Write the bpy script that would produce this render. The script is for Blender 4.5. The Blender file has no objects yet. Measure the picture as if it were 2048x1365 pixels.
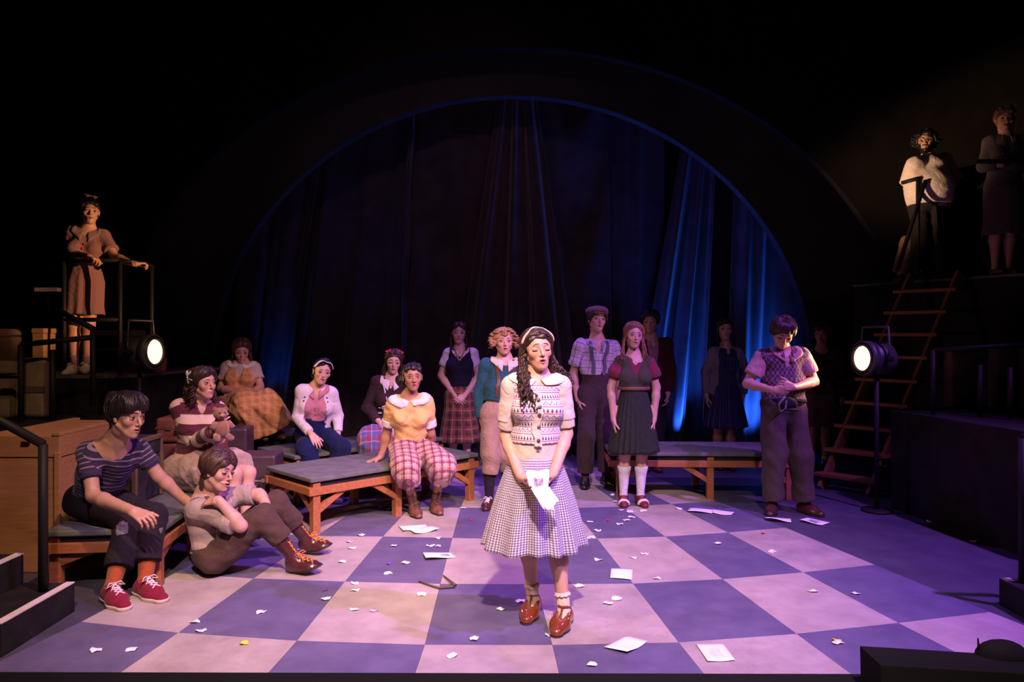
# A theatre stage during a play: checkered floor, benches, draped arch, cast in 1940s clothes.
import bpy, bmesh, math, random
import numpy as np
from mathutils import Vector, Matrix
random.seed(7); RNG = np.random.default_rng(7)
SC = bpy.context.scene
COL = SC.collection
# ------------------------------------------------------------------ camera
FPX, HCAM, CX, HY = 1450.0, 1.52, 1024.0, 670.0      # focal length (px of 2048), eye height, principal column, horizon row
cam_d = bpy.data.cameras.new('camera'); cam = bpy.data.objects.new('camera', cam_d); COL.objects.link(cam)
cam_d.sensor_width = 36.0; cam_d.lens = FPX / 2048 * 36.0
cam.location = (0, 0, HCAM); cam.rotation_euler = (math.pi/2, 0, 0)
cam_d.shift_y = -(682.5 - HY) / 2048.0; cam_d.clip_start = 0.05; cam_d.clip_end = 60
SC.camera = cam
# ------------------------------------------------------------------ exposure, world
SC.view_settings.view_transform = 'Standard'; SC.view_settings.look = 'None'
SC.view_settings.gamma = 1.0; SC.view_settings.use_curve_mapping = False
SC.view_settings.exposure = 0.0
W = bpy.data.worlds.new('dark_house'); SC.world = W; W.use_nodes = True
W.node_tree.nodes['Background'].inputs[0].default_value = (0.55, 0.45, 0.6, 1)
W.node_tree.nodes['Background'].inputs[1].default_value = 0.002
# ------------------------------------------------------------------ stage lights (rig above and in front, floor uplights, and a few added fill spots)
def spot(name, loc, target, color, power, angle=40, blend=0.6, size=0.15):
    l = bpy.data.lights.new(name, 'SPOT'); o = bpy.data.objects.new(name, l); COL.objects.link(o)
    l.energy = power; l.color = color; l.spot_size = math.radians(angle); l.spot_blend = blend; l.shadow_soft_size = size
    o.location = loc
    d = Vector(target) - Vector(loc); o.rotation_euler = d.to_track_quat('-Z', 'Y').to_euler()
    return o
spot('key_front', (1.5, -1.2, 5.0), (0.10, 3.9, 0.95), (1.0, 0.68, 0.70), 900, 17, 0.6, 0.08)
spot('violet_right', (4.6, 2.6, 6.2), (1.1, 4.9, 0.2), (0.42, 0.13, 1.0), 3100, 54, 0.75, 0.10)
spot('rose_wash', (0.3, -1.6, 6.4), (-0.1, 4.3, 0.0), (1.0, 0.66, 0.66), 4300, 40, 0.9, 0.15)
spot('amber_left', (-4.2, 1.2, 4.6), (-0.1, 4.2, 0.7), (1.0, 0.50, 0.20), 760, 22, 0.8, 0.10)
spot('amber_group', (0.7, 1.6, 6.0), (-1.95, 4.6, 0.4), (1.0, 0.56, 0.36), 1300, 42, 0.9, 0.10)
spot('amber_seats_fill', (-1.5, 1.5, 5.5), (-4.3, 6.3, 1.0), (1.0, 0.55, 0.3), 200, 15, 0.9, 0.10)  # unseen spot added to lift the dim seats on the left
spot('pink_group', (2.2, 1.4, 5.0), (-1.2, 6.4, 0.8), (1.0, 0.52, 0.60), 1750, 28, 0.9, 0.10)
spot('violet_back', (-1.2, 8.4, 6.2), (0.2, 5.6, 0.0), (0.34, 0.13, 1.0), 900, 60, 0.8, 0.12)
spot('lilac_centre', (0.4, 0.2, 5.4), (0.5, 7.0, 1.2), (0.75, 0.36, 1.0), 420, 24, 0.9, 0.12)
spot('lilac_right_fill', (2.6, 1.0, 5.4), (2.5, 8.1, 1.1), (0.55, 0.34, 1.0), 150, 14, 0.9, 0.10)  # added fill that brightens the girl in the long cardigan
spot('blue_foot_right', (3.75, 9.7, 0.15), (2.7, 10.3, 1.6), (0.02, 0.13, 1.0), 330, 100, 0.9, 0.06)
spot('blue_mid_right', (2.3, 9.65, 0.15), (1.9, 10.3, 2.2), (0.02, 0.13, 1.0), 170, 80, 0.9, 0.06)
spot('blue_foot_left', (-3.2, 9.75, 0.15), (-3.3, 10.2, 1.4), (0.02, 0.13, 1.0), 40, 30, 0.9, 0.05)
spot('dusky_drape_fill', (-0.5, 2.5, 6.4), (-0.6, 10.3, 2.6), (1.0, 0.55, 0.60), 120, 42, 1.0, 0.2)  # extra faint wash put in to bring out the drape folds
spot('blue_arch_right', (1.6, 9.38, 0.12), (2.4, 9.37, 4.0), (0.03, 0.10, 1.0), 150, 80, 0.9, 0.06)
spot('blue_arch_left', (-1.6, 9.38, 0.12), (-2.2, 9.36, 4.0), (0.03, 0.10, 1.0), 40, 70, 0.9, 0.06)
spot('amber_box_right', (4.6, 4.4, 2.5), (-4.05, 6.9, 2.05), (1.0, 0.46, 0.22), 3600, 11, 0.6, 0.06)
# ------------------------------------------------------------------ pixel <-> place
def px(x, y, d):                       # the point at depth d (m) that the photograph shows at pixel x, y
    return np.array([(x - CX) * d / FPX, d, HCAM - (y - HY) * d / FPX])
def gnd(x, y, z=0.0):                  # the point of a level surface at height z seen at pixel x, y
    d = FPX * (HCAM - z) / (y - HY); return px(x, y, d)
def V3(*a): return np.array(a, float)
def nrm(v): v = np.asarray(v, float); return v / max(1e-9, np.linalg.norm(v))
# ------------------------------------------------------------------ shader expressions
class E:                               # a socket with arithmetic, so that patterns can be written as formulas
    def __init__(s, t, k): s.t, s.k = t, k
    def m(s, op, b=None, c=None):
        n = s.t.nodes.new('ShaderNodeMath'); n.operation = op
        for i, v in enumerate((s, b, c)):
            if v is None: continue
            if isinstance(v, E): s.t.links.new(v.k, n.inputs[i])
            else: n.inputs[i].default_value = v
        return E(s.t, n.outputs[0])
    def __add__(s, b): return s.m('ADD', b)
    def __sub__(s, b): return s.m('SUBTRACT', b)
    def __mul__(s, b): return s.m('MULTIPLY', b)
    __radd__ = __add__; __rmul__ = __mul__
    def fr(s, p): return (s * (1.0 / p)).m('FRACT')          # 0..1 within period p
    def lt(s, b): return s.m('LESS_THAN', b)
    def gt(s, b): return s.m('GREATER_THAN', b)
    def absv(s): return s.m('ABSOLUTE')
    def tri(s, p): return ((s.fr(p) - 0.5).absv()) * 2.0      # 1 at the ends, 0 in the middle
    def mx(s, b): return s.m('MAXIMUM', b)
    def mn(s, b): return s.m('MINIMUM', b)
def mix(t, f, a, b, mode='MIX'):
    n = t.nodes.new('ShaderNodeMix'); n.data_type = 'RGBA'; n.blend_type = mode
    if isinstance(f, E): t.links.new(f.k, n.inputs[0])
    else: n.inputs[0].default_value = f
    for i, v in ((6, a), (7, b)):
        if isinstance(v, E): t.links.new(v.k, n.inputs[i])
        else: n.inputs[i].default_value = tuple(v[:3]) + (1,)
    return E(t, n.outputs[2])
def noise(t, scale, detail=3, vec=None, rough=0.55, dist=0.0):
    n = t.nodes.new('ShaderNodeTexNoise'); n.inputs['Scale'].default_value = scale; n.inputs['Detail'].default_value = detail
    n.inputs['Roughness'].default_value = rough; n.inputs['Distortion'].default_value = dist
    t.links.new(vec if vec is not None else obco(t), n.inputs['Vector'])
    return E(t, n.outputs[0])
def obco(t):
    for n in t.nodes:
        if n.type == 'TEX_COORD': return n.outputs['Object']
    return t.nodes.new('ShaderNodeTexCoord').outputs['Object']
def uvs(t):
    n = t.nodes.new('ShaderNodeUVMap'); n.uv_map = 'pat'
    s = t.nodes.new('ShaderNodeSeparateXYZ'); t.links.new(n.outputs[0], s.inputs[0])
    return E(t, s.outputs[0]), E(t, s.outputs[1])
MATS = {}
def mat(name, color=(0.5, 0.5, 0.5), rough=0.8, metal=0.0, fn=None, bump=None, spec=0.4, sheen=0.0, emit=None, sss=0.0, coat=0.0):
    if name in MATS: return MATS[name]
    m = bpy.data.materials.new(name); m.use_nodes = True; t = m.node_tree
    b = t.nodes['Principled BSDF']
    b.inputs['Base Color'].default_value = (*color, 1); b.inputs['Roughness'].default_value = rough
    b.inputs['Metallic'].default_value = metal; b.inputs['Specular IOR Level'].default_value = spec
    if sheen: b.inputs['Sheen Weight'].default_value = sheen
    if coat: b.inputs['Coat Weight'].default_value = coat
    if sss:
        b.inputs['Subsurface Weight'].default_value = sss; b.inputs['Subsurface Radius'].default_value = (0.02, 0.008, 0.005)
    if emit:
        b.inputs['Emission Color'].default_value = (*emit[:3], 1); b.inputs['Emission Strength'].default_value = emit[3]
    if fn is not None:
        e = fn(t)
        if isinstance(e, E): t.links.new(e.k, b.inputs['Base Color'])
    if bump:                                   # (scale, strength)
        n = noise(t, bump[0], 4); bn = t.nodes.new('ShaderNodeBump'); bn.inputs['Strength'].default_value = bump[1]
        if len(bump) > 3: n = n * 0.10 + noise(t, bump[3], 3, dist=1.2) * bump[4]          # fine weave plus soft creases
        bn.inputs['Distance'].default_value = bump[2] if len(bump) > 2 else 0.01
        t.links.new(n.k, bn.inputs['Height']); t.links.new(bn.outputs[0], b.inputs['Normal'])
    MATS[name] = m
    return m
def mottled(c1, c2, scale=6, detail=5, rough=0.6, lo=0.35, hi=0.65):
    def fn(t):
        f = ((noise(t, scale, detail, rough=rough) - lo) * (1.0 / (hi - lo))).m('MAXIMUM', 0.0).m('MINIMUM', 1.0)
        return mix(t, f, c1, c2)
    return fn
def woody(c1, c2, stretch=(1, 12, 12), scale=4):
    def fn(t):
        mp = t.nodes.new('ShaderNodeMapping'); mp.inputs['Scale'].default_value = stretch
        t.links.new(obco(t), mp.inputs[0])
        f = ((noise(t, scale, 6, vec=mp.outputs[0], rough=0.65, dist=0.6) - 0.3) * 2.5).m('MAXIMUM', 0.0).m('MINIMUM', 1.0)
        return mix(t, f, c1, c2)
    return fn
# ------------------------------------------------------------------ meshes
def new_obj(name, me, parent=None, loc=None):
    o = bpy.data.objects.new(name, me); COL.objects.link(o)
    if parent is not None: o.parent = parent
    if loc is not None: o.location = loc
    return o
def tag(o, label=None, cat=None, group=None, kind=None):
    if label: o['label'] = label
    if cat: o['category'] = cat
    if group: o['group'] = group
    if kind: o['kind'] = kind
    return o
def thing(name, label, cat, loc=(0, 0, 0), group=None, rz=0.0):
    o = bpy.data.objects.new(name, None); COL.objects.link(o); o.location = tuple(loc); o.rotation_euler = (0, 0, rz)
    o.empty_display_size = 0.1
    return tag(o, label, cat, group)
def mesh_np(name, v, f, mats, smooth=True, fm=None, uv=None, col=None):
    """v (N,3); f list of (M,k) int arrays of quads / tris"""
    me = bpy.data.meshes.new(name)
    fs = f if isinstance(f, list) else [f]
    fs = [np.asarray(a, np.int32) for a in fs if len(a)]
    v = np.asarray(v, np.float32)
    me.vertices.add(len(v)); me.vertices.foreach_set('co', v.ravel())
    loops = np.concatenate([a.ravel() for a in fs]); sizes = np.concatenate([np.full(len(a), a.shape[1], np.int32) for a in fs])
    me.loops.add(len(loops)); me.loops.foreach_set('vertex_index', loops)
    starts = np.concatenate([[0], np.cumsum(sizes)[:-1]]).astype(np.int32)
    me.polygons.add(len(sizes)); me.polygons.foreach_set('loop_start', starts); me.polygons.foreach_set('loop_total', sizes)
    me.polygons.foreach_set('use_smooth', np.full(len(sizes), smooth, bool))
    for m in (mats if isinstance(mats, (list, tuple)) else [mats]): me.materials.append(m)
    if fm is not None: me.polygons.foreach_set('material_index', np.asarray(fm, np.int32))
    me.update(calc_edges=True)
    if uv is not None:
        l = me.uv_layers.new(name='pat'); l.data.foreach_set('uv', np.asarray(uv, np.float32).ravel())
    if col is not None:
        a = me.color_attributes.new('Col', 'FLOAT_COLOR', 'POINT')
        a.data.foreach_set('color', np.c_[col, np.ones(len(col))].astype(np.float32).ravel())
    me.validate()
    return me
class MB:
    """collects shapes into one mesh"""
    def __init__(s): s.v = []; s.f = {3: [], 4: []}; s.n = 0; s.uv = None
    def add(s, v, f):
        v = np.asarray(v, float); s.v.append(v)
        for a in f:
            a = np.asarray(a, int)
            if len(a): s.f[a.shape[1]].append(a + s.n)
        s.n += len(v); return s
    def box(s, c, size, rot=None):
        q = np.array([(x, y, z) for x in (-.5, .5) for y in (-.5, .5) for z in (-.5, .5)]) * np.asarray(size)
        if rot is not None: q = q @ np.asarray(rot).T
        return s.add(q + np.asarray(c), [[(0, 1, 3, 2), (4, 6, 7, 5), (0, 4, 5, 1), (2, 3, 7, 6), (0, 2, 6, 4), (1, 5, 7, 3)]])
    def hexa(s, bot, top):              # two quads, counter-clockwise seen from above
        return s.add(list(bot) + list(top), [[(3, 2, 1, 0), (4, 5, 6, 7), (0, 1, 5, 4), (1, 2, 6, 5), (2, 3, 7, 6), (3, 0, 4, 7)]])
    def bar(s, a, b, w, h, up=(0, 0, 1)):
        a, b = np.asarray(a, float), np.asarray(b, float); d = b - a; L = np.linalg.norm(d); d = d / L
        x = np.cross(d, up)
        if np.linalg.norm(x) < 1e-4: x = np.cross(d, (1, 0, 0))
        x = nrm(x); z = np.cross(x, d)
        return s.box((a + b) / 2, (w, L, h), np.stack([x, d, z], 1))
    def tube(s, pts, r, n=8, cap=True):
        p = np.asarray(pts, float); m = len(p); r = np.broadcast_to(np.asarray(r, float), (m,))
        t = np.gradient(p, axis=0); t /= np.linalg.norm(t, axis=1, keepdims=True) + 1e-9
        ref = np.array([0, 0, 1.0]) if abs(t[0][2]) < 0.9 else np.array([1.0, 0, 0])
        x = nrm(np.cross(t[0], ref)); X = []
        for i in range(m):
            x = nrm(x - t[i] * (x @ t[i])); X.append(x)
        X = np.array(X); Y = np.cross(t, X)
        a = np.arange(n) * 2 * math.pi / n
        v = p[:, None] + r[:, None, None] * (np.cos(a)[None, :, None] * X[:, None] + np.sin(a)[None, :, None] * Y[:, None])
        i = np.arange(m - 1)[:, None] * n; j = np.arange(n)[None]; k = (j + 1) % n
        q = np.stack([i + j, i + k, i + n + k, i + n + j], -1).reshape(-1, 4)
        vv = v.reshape(-1, 3); tr = []
        if cap:
            vv = np.vstack([vv, p[0], p[-1]]); c0, c1 = m * n, m * n + 1
            tr = [(c0, (b + 1) % n, b) for b in range(n)] + [(c1, (m - 1) * n + b, (m - 1) * n + (b + 1) % n) for b in range(n)]
        return s.add(vv, [q, tr])
    def lathe(s, prof, n=24, c=(0, 0, 0), ax=None):      # prof: (r, z) pairs; ax: 3x3 columns x, y, z
        prof = np.asarray(prof, float); m = len(prof); a = np.arange(n) * 2 * math.pi / n
        v = np.stack([prof[:, None, 0] * np.cos(a), prof[:, None, 0] * np.sin(a), np.repeat(prof[:, 1:2], n, 1)], -1).reshape(-1, 3)
        if ax is not None: v = v @ np.asarray(ax).T
        i = np.arange(m - 1)[:, None] * n; j = np.arange(n)[None]; k = (j + 1) % n
        return s.add(v + np.asarray(c), [np.stack([i + j, i + k, i + n + k, i + n + j], -1).reshape(-1, 4)])
    def grid(s, P, close=False):                         # P (m,n,3)
        P = np.asarray(P, float); m, n = P.shape[:2]
        i = np.arange(m - 1)[:, None] * n; nn = n if close else n - 1
        j = np.arange(nn)[None]; k = (j + 1) % n
        return s.add(P.reshape(-1, 3), [np.stack([i + j, i + k, i + n + k, i + n + j], -1).reshape(-1, 4)])
    def sphere(s, c, r, n=12, m=8, ax=None):
        r = np.broadcast_to(np.asarray(r, float), (3,))
        th = np.linspace(0, math.pi, m + 1)[:, None]; ph = np.arange(n)[None] * 2 * math.pi / n
        q = np.stack([np.sin(th) * np.cos(ph) * r[0], np.sin(th) * np.sin(ph) * r[1], np.cos(th) * r[2] * np.ones_like(ph)], -1)
        if ax is not None: q = q @ np.asarray(ax).T
        return s.grid((q + np.asarray(c))[::-1], True)
    def mesh(s, name, m, off=(0, 0, 0), smooth=False):
        return mesh_np(name, np.vstack(s.v) - np.asarray(off), [np.vstack(a) for a in s.f.values() if a], m, smooth)
    def build(s, name, m, parent=None, off=None, smooth=False, bevel=0.0):
        """off: world position of the parent (the shapes are given in world space)"""
        o = new_obj(name, s.mesh(name, m, (0, 0, 0) if off is None else off, smooth), parent)
        if bevel:
            b = o.modifiers.new('bevel', 'BEVEL'); b.width = bevel; b.segments = 2; b.limit_method = 'ANGLE'; b.angle_limit = 0.7
        return o
def frame(yaw):                                          # image-right, forward, up for a thing facing yaw (0 = to the camera, + = to the right)
    return V3(math.cos(yaw), math.sin(yaw), 0), V3(math.sin(yaw), -math.cos(yaw), 0), V3(0, 0, 1)
# ================================================================== the setting
M_TILE_L = mat('floor_paint_pale', fn=mottled((0.335, 0.285, 0.24), (0.43, 0.37, 0.315), 5, 7), rough=0.55, bump=(60, 0.08))
M_TILE_D = mat('floor_paint_slate', fn=mottled((0.098, 0.087, 0.145), (0.135, 0.120, 0.192), 5, 7), rough=0.5, bump=(60, 0.08))
M_TILE_L2 = mat('floor_paint_pale_worn', fn=mottled((0.29, 0.245, 0.205), (0.43, 0.37, 0.315), 3, 8, 0.7), rough=0.6, bump=(60, 0.08))
M_FLOOR = mat('floor_paint_border', fn=mottled((0.05, 0.046, 0.068), (0.072, 0.066, 0.095), 4, 6), rough=0.55)
M_BLACK = mat('flat_black_paint', (0.006, 0.006, 0.006), 0.85, spec=0.2)
M_BLACK2 = mat('scuffed_black_paint', fn=mottled((0.007, 0.006, 0.007), (0.018, 0.016, 0.016), 7, 6), rough=0.75, spec=0.25)
M_PIPE = mat('black_steel_pipe', (0.010, 0.009, 0.009), 0.6, spec=0.25)
M_WOOD = mat('orange_stained_lumber', fn=woody((0.42, 0.16, 0.055), (0.26, 0.085, 0.03)), rough=0.55, bump=(40, 0.15))
M_LADDER = mat('red_brown_lumber', fn=woody((0.36, 0.15, 0.06), (0.20, 0.075, 0.03)), rough=0.6)
M_TOP = mat('grey_green_bench_top', fn=mottled((0.085, 0.095, 0.088), (0.135, 0.142, 0.130), 9, 6), rough=0.7, bump=(90, 0.1))
M_CRATE = mat('raw_plywood', fn=woody((0.46, 0.25, 0.11), (0.33, 0.16, 0.07)), rough=0.7)
M_NOSE = mat('white_step_nosing', fn=mottled((0.62, 0.54, 0.50), (0.74, 0.66, 0.62), 14), rough=0.7)
M_PAPER = mat('white_paper', (0.86, 0.85, 0.86), 0.75)
M_GREYTOP = mat('grey_platform_top', fn=mottled((0.09, 0.09, 0.095), (0.13, 0.13, 0.13), 6), rough=0.7)

floor = MB().box((0, 6.0, -0.05), (16, 12.0, 0.1)).build('floor', M_FLOOR); tag(floor, 'dark grey painted stage floor', kind='structure')
# painted squares: fanning out towards the audience, each a board of its own
CORN = {(-3,0):(162,1246),(-2,0):(356.5,1267.8),(-1,0):(594,1283.9),(0,0):(849.7,1292),(1,0):(1104.8,1292.5),(2,0):(1357.5,1287.4),(3,0):(1593,1270),(4,0):(1796.6,1248.2),(5,0):(1979.9,1226.3),
 (-2,1):(507,1159),(-1,1):(689.6,1165.2),(0,1):(880.7,1169.8),(1,1):(1072.7,1170.6),(2,1):(1266,1169.2),(3,1):(1445.2,1160.4),(4,1):(1606.2,1146.6),(5,1):(1749.3,1131.4),
 (-1,2):(765.8,1074.9),(0,2):(904.8,1077.5),(2,2):(1194.4,1079.1),(3,2):(1330.7,1074.9),(4,2):(1455.9,1066.8),(5,2):(1571,1057),(0,3):(921.5,1017)}
def fan(i, j):                                            # the fan-shaped layout the squares follow
    r = [9.9187, 9.1094, 8.1732, 7.2081]
    rj = r[j] if 0 <= j < 4 else (r[0] + 0.72 if j == -1 else r[3] - 0.92 * (j - 3))
    a = -0.016716 + 0.0631265 * i
    return V3(-0.2685 + rj * math.sin(a), 13.4843 - rj * math.cos(a), 0)
DEV = {k: gnd(*p) - fan(*k) for k, p in CORN.items()}
def corner(i, j):
    if (i, j) in DEV: return fan(i, j) + DEV[(i, j)]
    w = {k: 1.0 / ((k[0] - i) ** 2 + (k[1] - j) ** 2) ** 2 for k in DEV}
    s = sum(w.values()); return fan(i, j) + sum(DEV[k] * w[k] for k in DEV) / s
for j in range(-1, 7):
    for i in range(-3, 5):
        c = [corner(i, j), corner(i + 1, j), corner(i + 1, j + 1), corner(i, j + 1)]
        if max(p[1] for p in c) > 9.2: continue
        m = sum(c) / 4
        q = [m + (p - m) * 0.9985 for p in c]
        lt = (i + j) % 2 != 0
        b = MB().hexa([p + V3(0, 0, 0.0) for p in q], [p + V3(0, 0, 0.004) for p in q])
        o = b.build('floor_square', random.choice([M_TILE_L, M_TILE_L2]) if lt else M_TILE_D, floor)

# back wall, side walls and the two nested arches
wb = MB().box((0, 11.6, 3.5), (22, 0.1, 7.2)).build('wall_back', M_BLACK); tag(wb, kind='structure')
def portal(name, d, a, b, zc, thick, m):
    """a wall across the stage with an elliptical opening"""
    n = 72; s = MB(); an = [math.pi * k / n for k in range(n + 1)]
    inner = [(-a * math.cos(t), zc + b * math.sin(t)) for t in an]
    inner = [(-a, 0.0)] + inner + [(a, 0.0)]
    outer = []
    for x, z in inner:
        if z <= zc + 1e-6 : outer.append((math.copysign(10.0, x), z))
        else:
            k = min(10.0 / max(abs(x), 1e-6), (7.0 - zc) / max(1e-6, z - zc)); outer.append((x * k, zc + (z - zc) * k))
    P = np.array([[(x, d, z) for x, z in inner], [(x, d, z) for x, z in outer], [(x, d + thick, z) for x, z in outer], [(x, d + thick, z) for x, z in inner]])
    P = np.concatenate([P, P[:1]], 0)
    return tag(s.grid(P).build(name, m), kind='structure')
M_ARCH = mat('dark_portal_paint', fn=mottled((0.010, 0.0085, 0.0075), (0.016, 0.0135, 0.0115), 2.5), rough=0.9, spec=0.1)
M_ARCH2 = mat('dark_inner_arch_paint', fn=mottled((0.040, 0.038, 0.043), (0.055, 0.052, 0.058), 2.5), rough=0.9, spec=0.1)
DA, DB = 8.75, 9.3
tag(portal('trim_1', DA, 800 * DA / FPX, 658 * DA / FPX, HCAM - 83 * DA / FPX, 0.12, M_ARCH), 'tall dark outer arch of the stage portal')
tag(portal('trim_2', DB, 603 * DB / FPX, 562 * DB / FPX, HCAM - 83 * DB / FPX, 0.16, M_ARCH2), 'dark inner arch framing the drapes')

# drapes behind the arch: heavy cloth, each panel gathered at the top and hanging in folds
M_DRAPE = mat('dark_velvet_drape', fn=mottled((0.050, 0.040, 0.050), (0.085, 0.068, 0.082), 3, 5), rough=0.9, spec=0.15, sheen=0.3, bump=(30, 0.25))
def drape(label, top, bot, depth, folds, amp, seed, swag=0.0, pinch=0.0, m=60, n=90, loose=1.0):
    """top / bot: (x0, y0), (x1, y1) pixel ends of the upper and lower edge at that depth"""
    r = random.Random(seed)
    u = np.linspace(0, 1, n)[None]; v = np.linspace(0, 1, m)[:, None]
    t0, t1 = px(*top[0], depth), px(*top[1], depth); b0, b1 = px(*bot[0], depth), px(*bot[1], depth)
    P = ((1 - v) * (1 - u))[..., None] * t0 + ((1 - v) * u)[..., None] * t1 + (v * (1 - u))[..., None] * b0 + (v * u)[..., None] * b1
    ph = r.random() * 6; wob = sum(0.35 * np.sin(2 * math.pi * (k + 1) * u * 1.3 + r.random() * 6 + v * r.uniform(-1.5, 1.5)) for k in range(3))
    f = np.sin(2 * math.pi * folds * u + ph + wob) + 0.4 * np.sin(2 * math.pi * folds * 2.3 * u + ph * 2 + wob * 2 + v)
    P[..., 1] += amp * f * (0.35 + 0.65 * v * loose)
    P[..., 2] -= swag * (4 * u * (1 - u)) * (0.35 + 0.65 * v)
    P[..., 1] -= 0.25 * swag * np.sin(v * math.pi * 5 + 3 * (u - 0.5) ** 2 * 4) * 4 * u * (1 - u)
    P[..., 0] += pinch * np.sin(v * math.pi) * (u - 0.5)
    s = MB().grid(P); o = s.build('drape', M_DRAPE, smooth=True)
    sd = o.modifiers.new('thickness', 'SOLIDIFY'); sd.thickness = 0.012
    return tag(o, label, 'drape', 'drapes behind the arch')
drape('plain dark drape hanging at the far left inside the arch', ((400, 330), (640, 330)), ((380, 905), (560, 905)), 10.15, 3.5, 0.07, 1)
drape('dark drape falling in a long diagonal left of the pale seam', ((600, 230), (850, 190)), ((520, 905), (800, 905)), 10.45, 3, 0.10, 2)
drape('dark gathered drape in shallow scallops between seam and centre pleat', ((815, 185), (1060, 178)), ((795, 905), (960, 905)), 10.25, 1.2, 0.05, 3, swag=0.30)
drape('dark drape gathered to a point above the centre of the arch', ((1000, 175), (1070, 175)), ((890, 905), (1180, 905)), 10.05, 3.2, 0.14, 4)
drape('bluish drape sagging in deep crescents right of the centre', ((1070, 180), (1215, 185)), ((1060, 905), (1230, 905)), 10.35, 0.8, 0.04, 5, swag=0.55)
drape('dark straight drape hanging behind the boy in the cap', ((1190, 185), (1330, 200)), ((1170, 905), (1330, 905)), 10.55, 1.6, 0.08, 6)
drape('blue lit drape sweeping down to the left in sharp folds', ((1370, 250), (1430, 290)), ((1255, 905), (1400, 905)), 10.0, 2.3, 0.17, 7)
drape('blue lit drape hanging behind the girl in the long cardigan', ((1400, 290), (1560, 400)), ((1380, 905), (1500, 905)), 10.35, 1.7, 0.16, 8)
drape('bright blue lit drape at the right foot of the arch', ((1470, 330), (1640, 420)), ((1450, 905), (1640, 905)), 10.1, 1.8, 0.15, 9)
def pole(x0, y0, x1, y1, d, label):
    a, b = px(x0, y0, d), px(x1, y1, d)
    t = thing('drape_seam', label, 'drape', b)
    MB().tube([a + (b - a) * k / 12 + V3(0.012 * math.sin(k * 1.7), 0, 0) for k in range(13)], 0.035, 8).build('seam_roll', M_DRAPE, t, b, True)
pole(824, 215, 800, 900, 10.0, 'pale rolled vertical seam hanging between the left drapes')
# ------------------------------------------------------------------ risers left and right
def deck(name, label, poly, z0, z1, top_m=M_GREYTOP, side_m=M_BLACK2, cat='platform', lip=0.025):
    """a platform: black carcass with a thin grey top board"""
    c = np.mean(np.array(poly), 0); base = V3(c[0], c[1], z0); t = thing(name, label, cat, base)
    n = len(poly)
    def pris(za, zb, grow):
        P = np.array([(c[0] + (x - c[0]) * grow, c[1] + (y - c[1]) * grow) for x, y in poly])
        s = MB(); v = [(x, y, za) for x, y in P] + [(x, y, zb) for x, y in P]
        q = [(i, (i + 1) % n, n + (i + 1) % n, n + i) for i in range(n)]
        f4, f3 = list(q), []
        for i in range(1, n - 1): f3 += [(n, n + i, n + i + 1), (0, i + 1, i)]
        return s.add(v, [f4, f3])
    pris(z0, z1 - lip, 1.0).build('carcass', side_m, t, base)
    pris(z1 - lip, z1, 1.004).build('top_board', top_m, t, base)
    return t
LZ, RZ = 1.147, 2.12
deck('platform', 'black left platform carrying the woman in the striped dress', [(-7.4, 6.62), (-3.55, 6.62), (-3.30, 8.55), (-7.4, 8.55)], 0, LZ)
deck('platform', 'low grey topped platform end behind the lamp on the left', [(-3.28, 7.78), (-2.95, 7.78), (-2.95, 8.55), (-3.28, 8.55)], 0, 1.0)
for k, (x0, x1, z, lab) in enumerate([(-3.22, -2.86, 0.90, 'highest'), (-2.85, -2.64, 0.74, 'middle'), (-2.63, -2.22, 0.52, 'lowest')]):
    deck('stage_step', f'{lab} black step with grey tread under the seated woman in orange', [(x0, 7.34), (x1, 7.34), (x1, 7.76), (x0, 7.76)], 0, z, cat='step')
deck('platform', 'high black platform at the upper right above the ladder', [(4.98, 7.05), (9.2, 7.05), (9.2, 8.7), (4.1, 8.7), (4.40, 8.08)], 0, RZ)
deck('platform', 'waist high black side wall of the stage on the right', [(3.32, 6.35), (3.55, 4.6), (9.0, 4.6), (9.0, 6.9), (5.0, 6.9), (3.8, 6.35)], 0, 0.86, top_m=M_BLACK2)
deck('platform', 'waist high black riser behind the wooden crate on the left', [(-8.0, 5.6), (-3.35, 5.6), (-3.35, 6.55), (-8.0, 6.55)], 0, 0.80, top_m=M_BLACK2)
# corner steps with pale nosing
def corner_steps(label, sx, n):
    base = V3(sx * 2.4, 3.7, 0); t = thing('corner_steps', label, 'steps', base)
    for k in range(n):
        x0 = 2.40 + 0.28 * k; z = 0.158 * (k + 1); y0, y1 = 3.41, 3.98
        a, b = sorted((sx * x0, sx * (x0 + 1.6 - 0.28 * k)))
        MB().box(((a + b) / 2, (y0 + y1) / 2, z - 0.158 / 2), (b - a, y1 - y0, 0.158)).build('tread', M_BLACK2, t, base, bevel=0.004)
        MB().box((sx * (x0 + 0.022), (y0 + y1) / 2, z + 0.003), (0.044, y1 - y0, 0.006)).build('nosing_strip', M_NOSE, t, base)
    return t
corner_steps('black steps with pale nosing strips at the lower left corner', -1, 4)
bR = V3(2.9, 3.8, 0); tR = thing('corner_steps', 'black step block with a handrail post at the lower right corner', 'steps', bR)
MB().box((3.5, 3.78, 0.075), (1.52, 0.6, 0.15)).build('tread', M_BLACK2, tR, bR, bevel=0.004)
MB().box((4.0, 3.78, 0.225), (1.0, 0.6, 0.15)).build('tread', M_BLACK2, tR, bR, bevel=0.004)
MB().box((2.77, 4.05, 0.1515), (0.05, 0.05, 0.003)).build('nosing_strip', M_NOSE, tR, bR)
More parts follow.
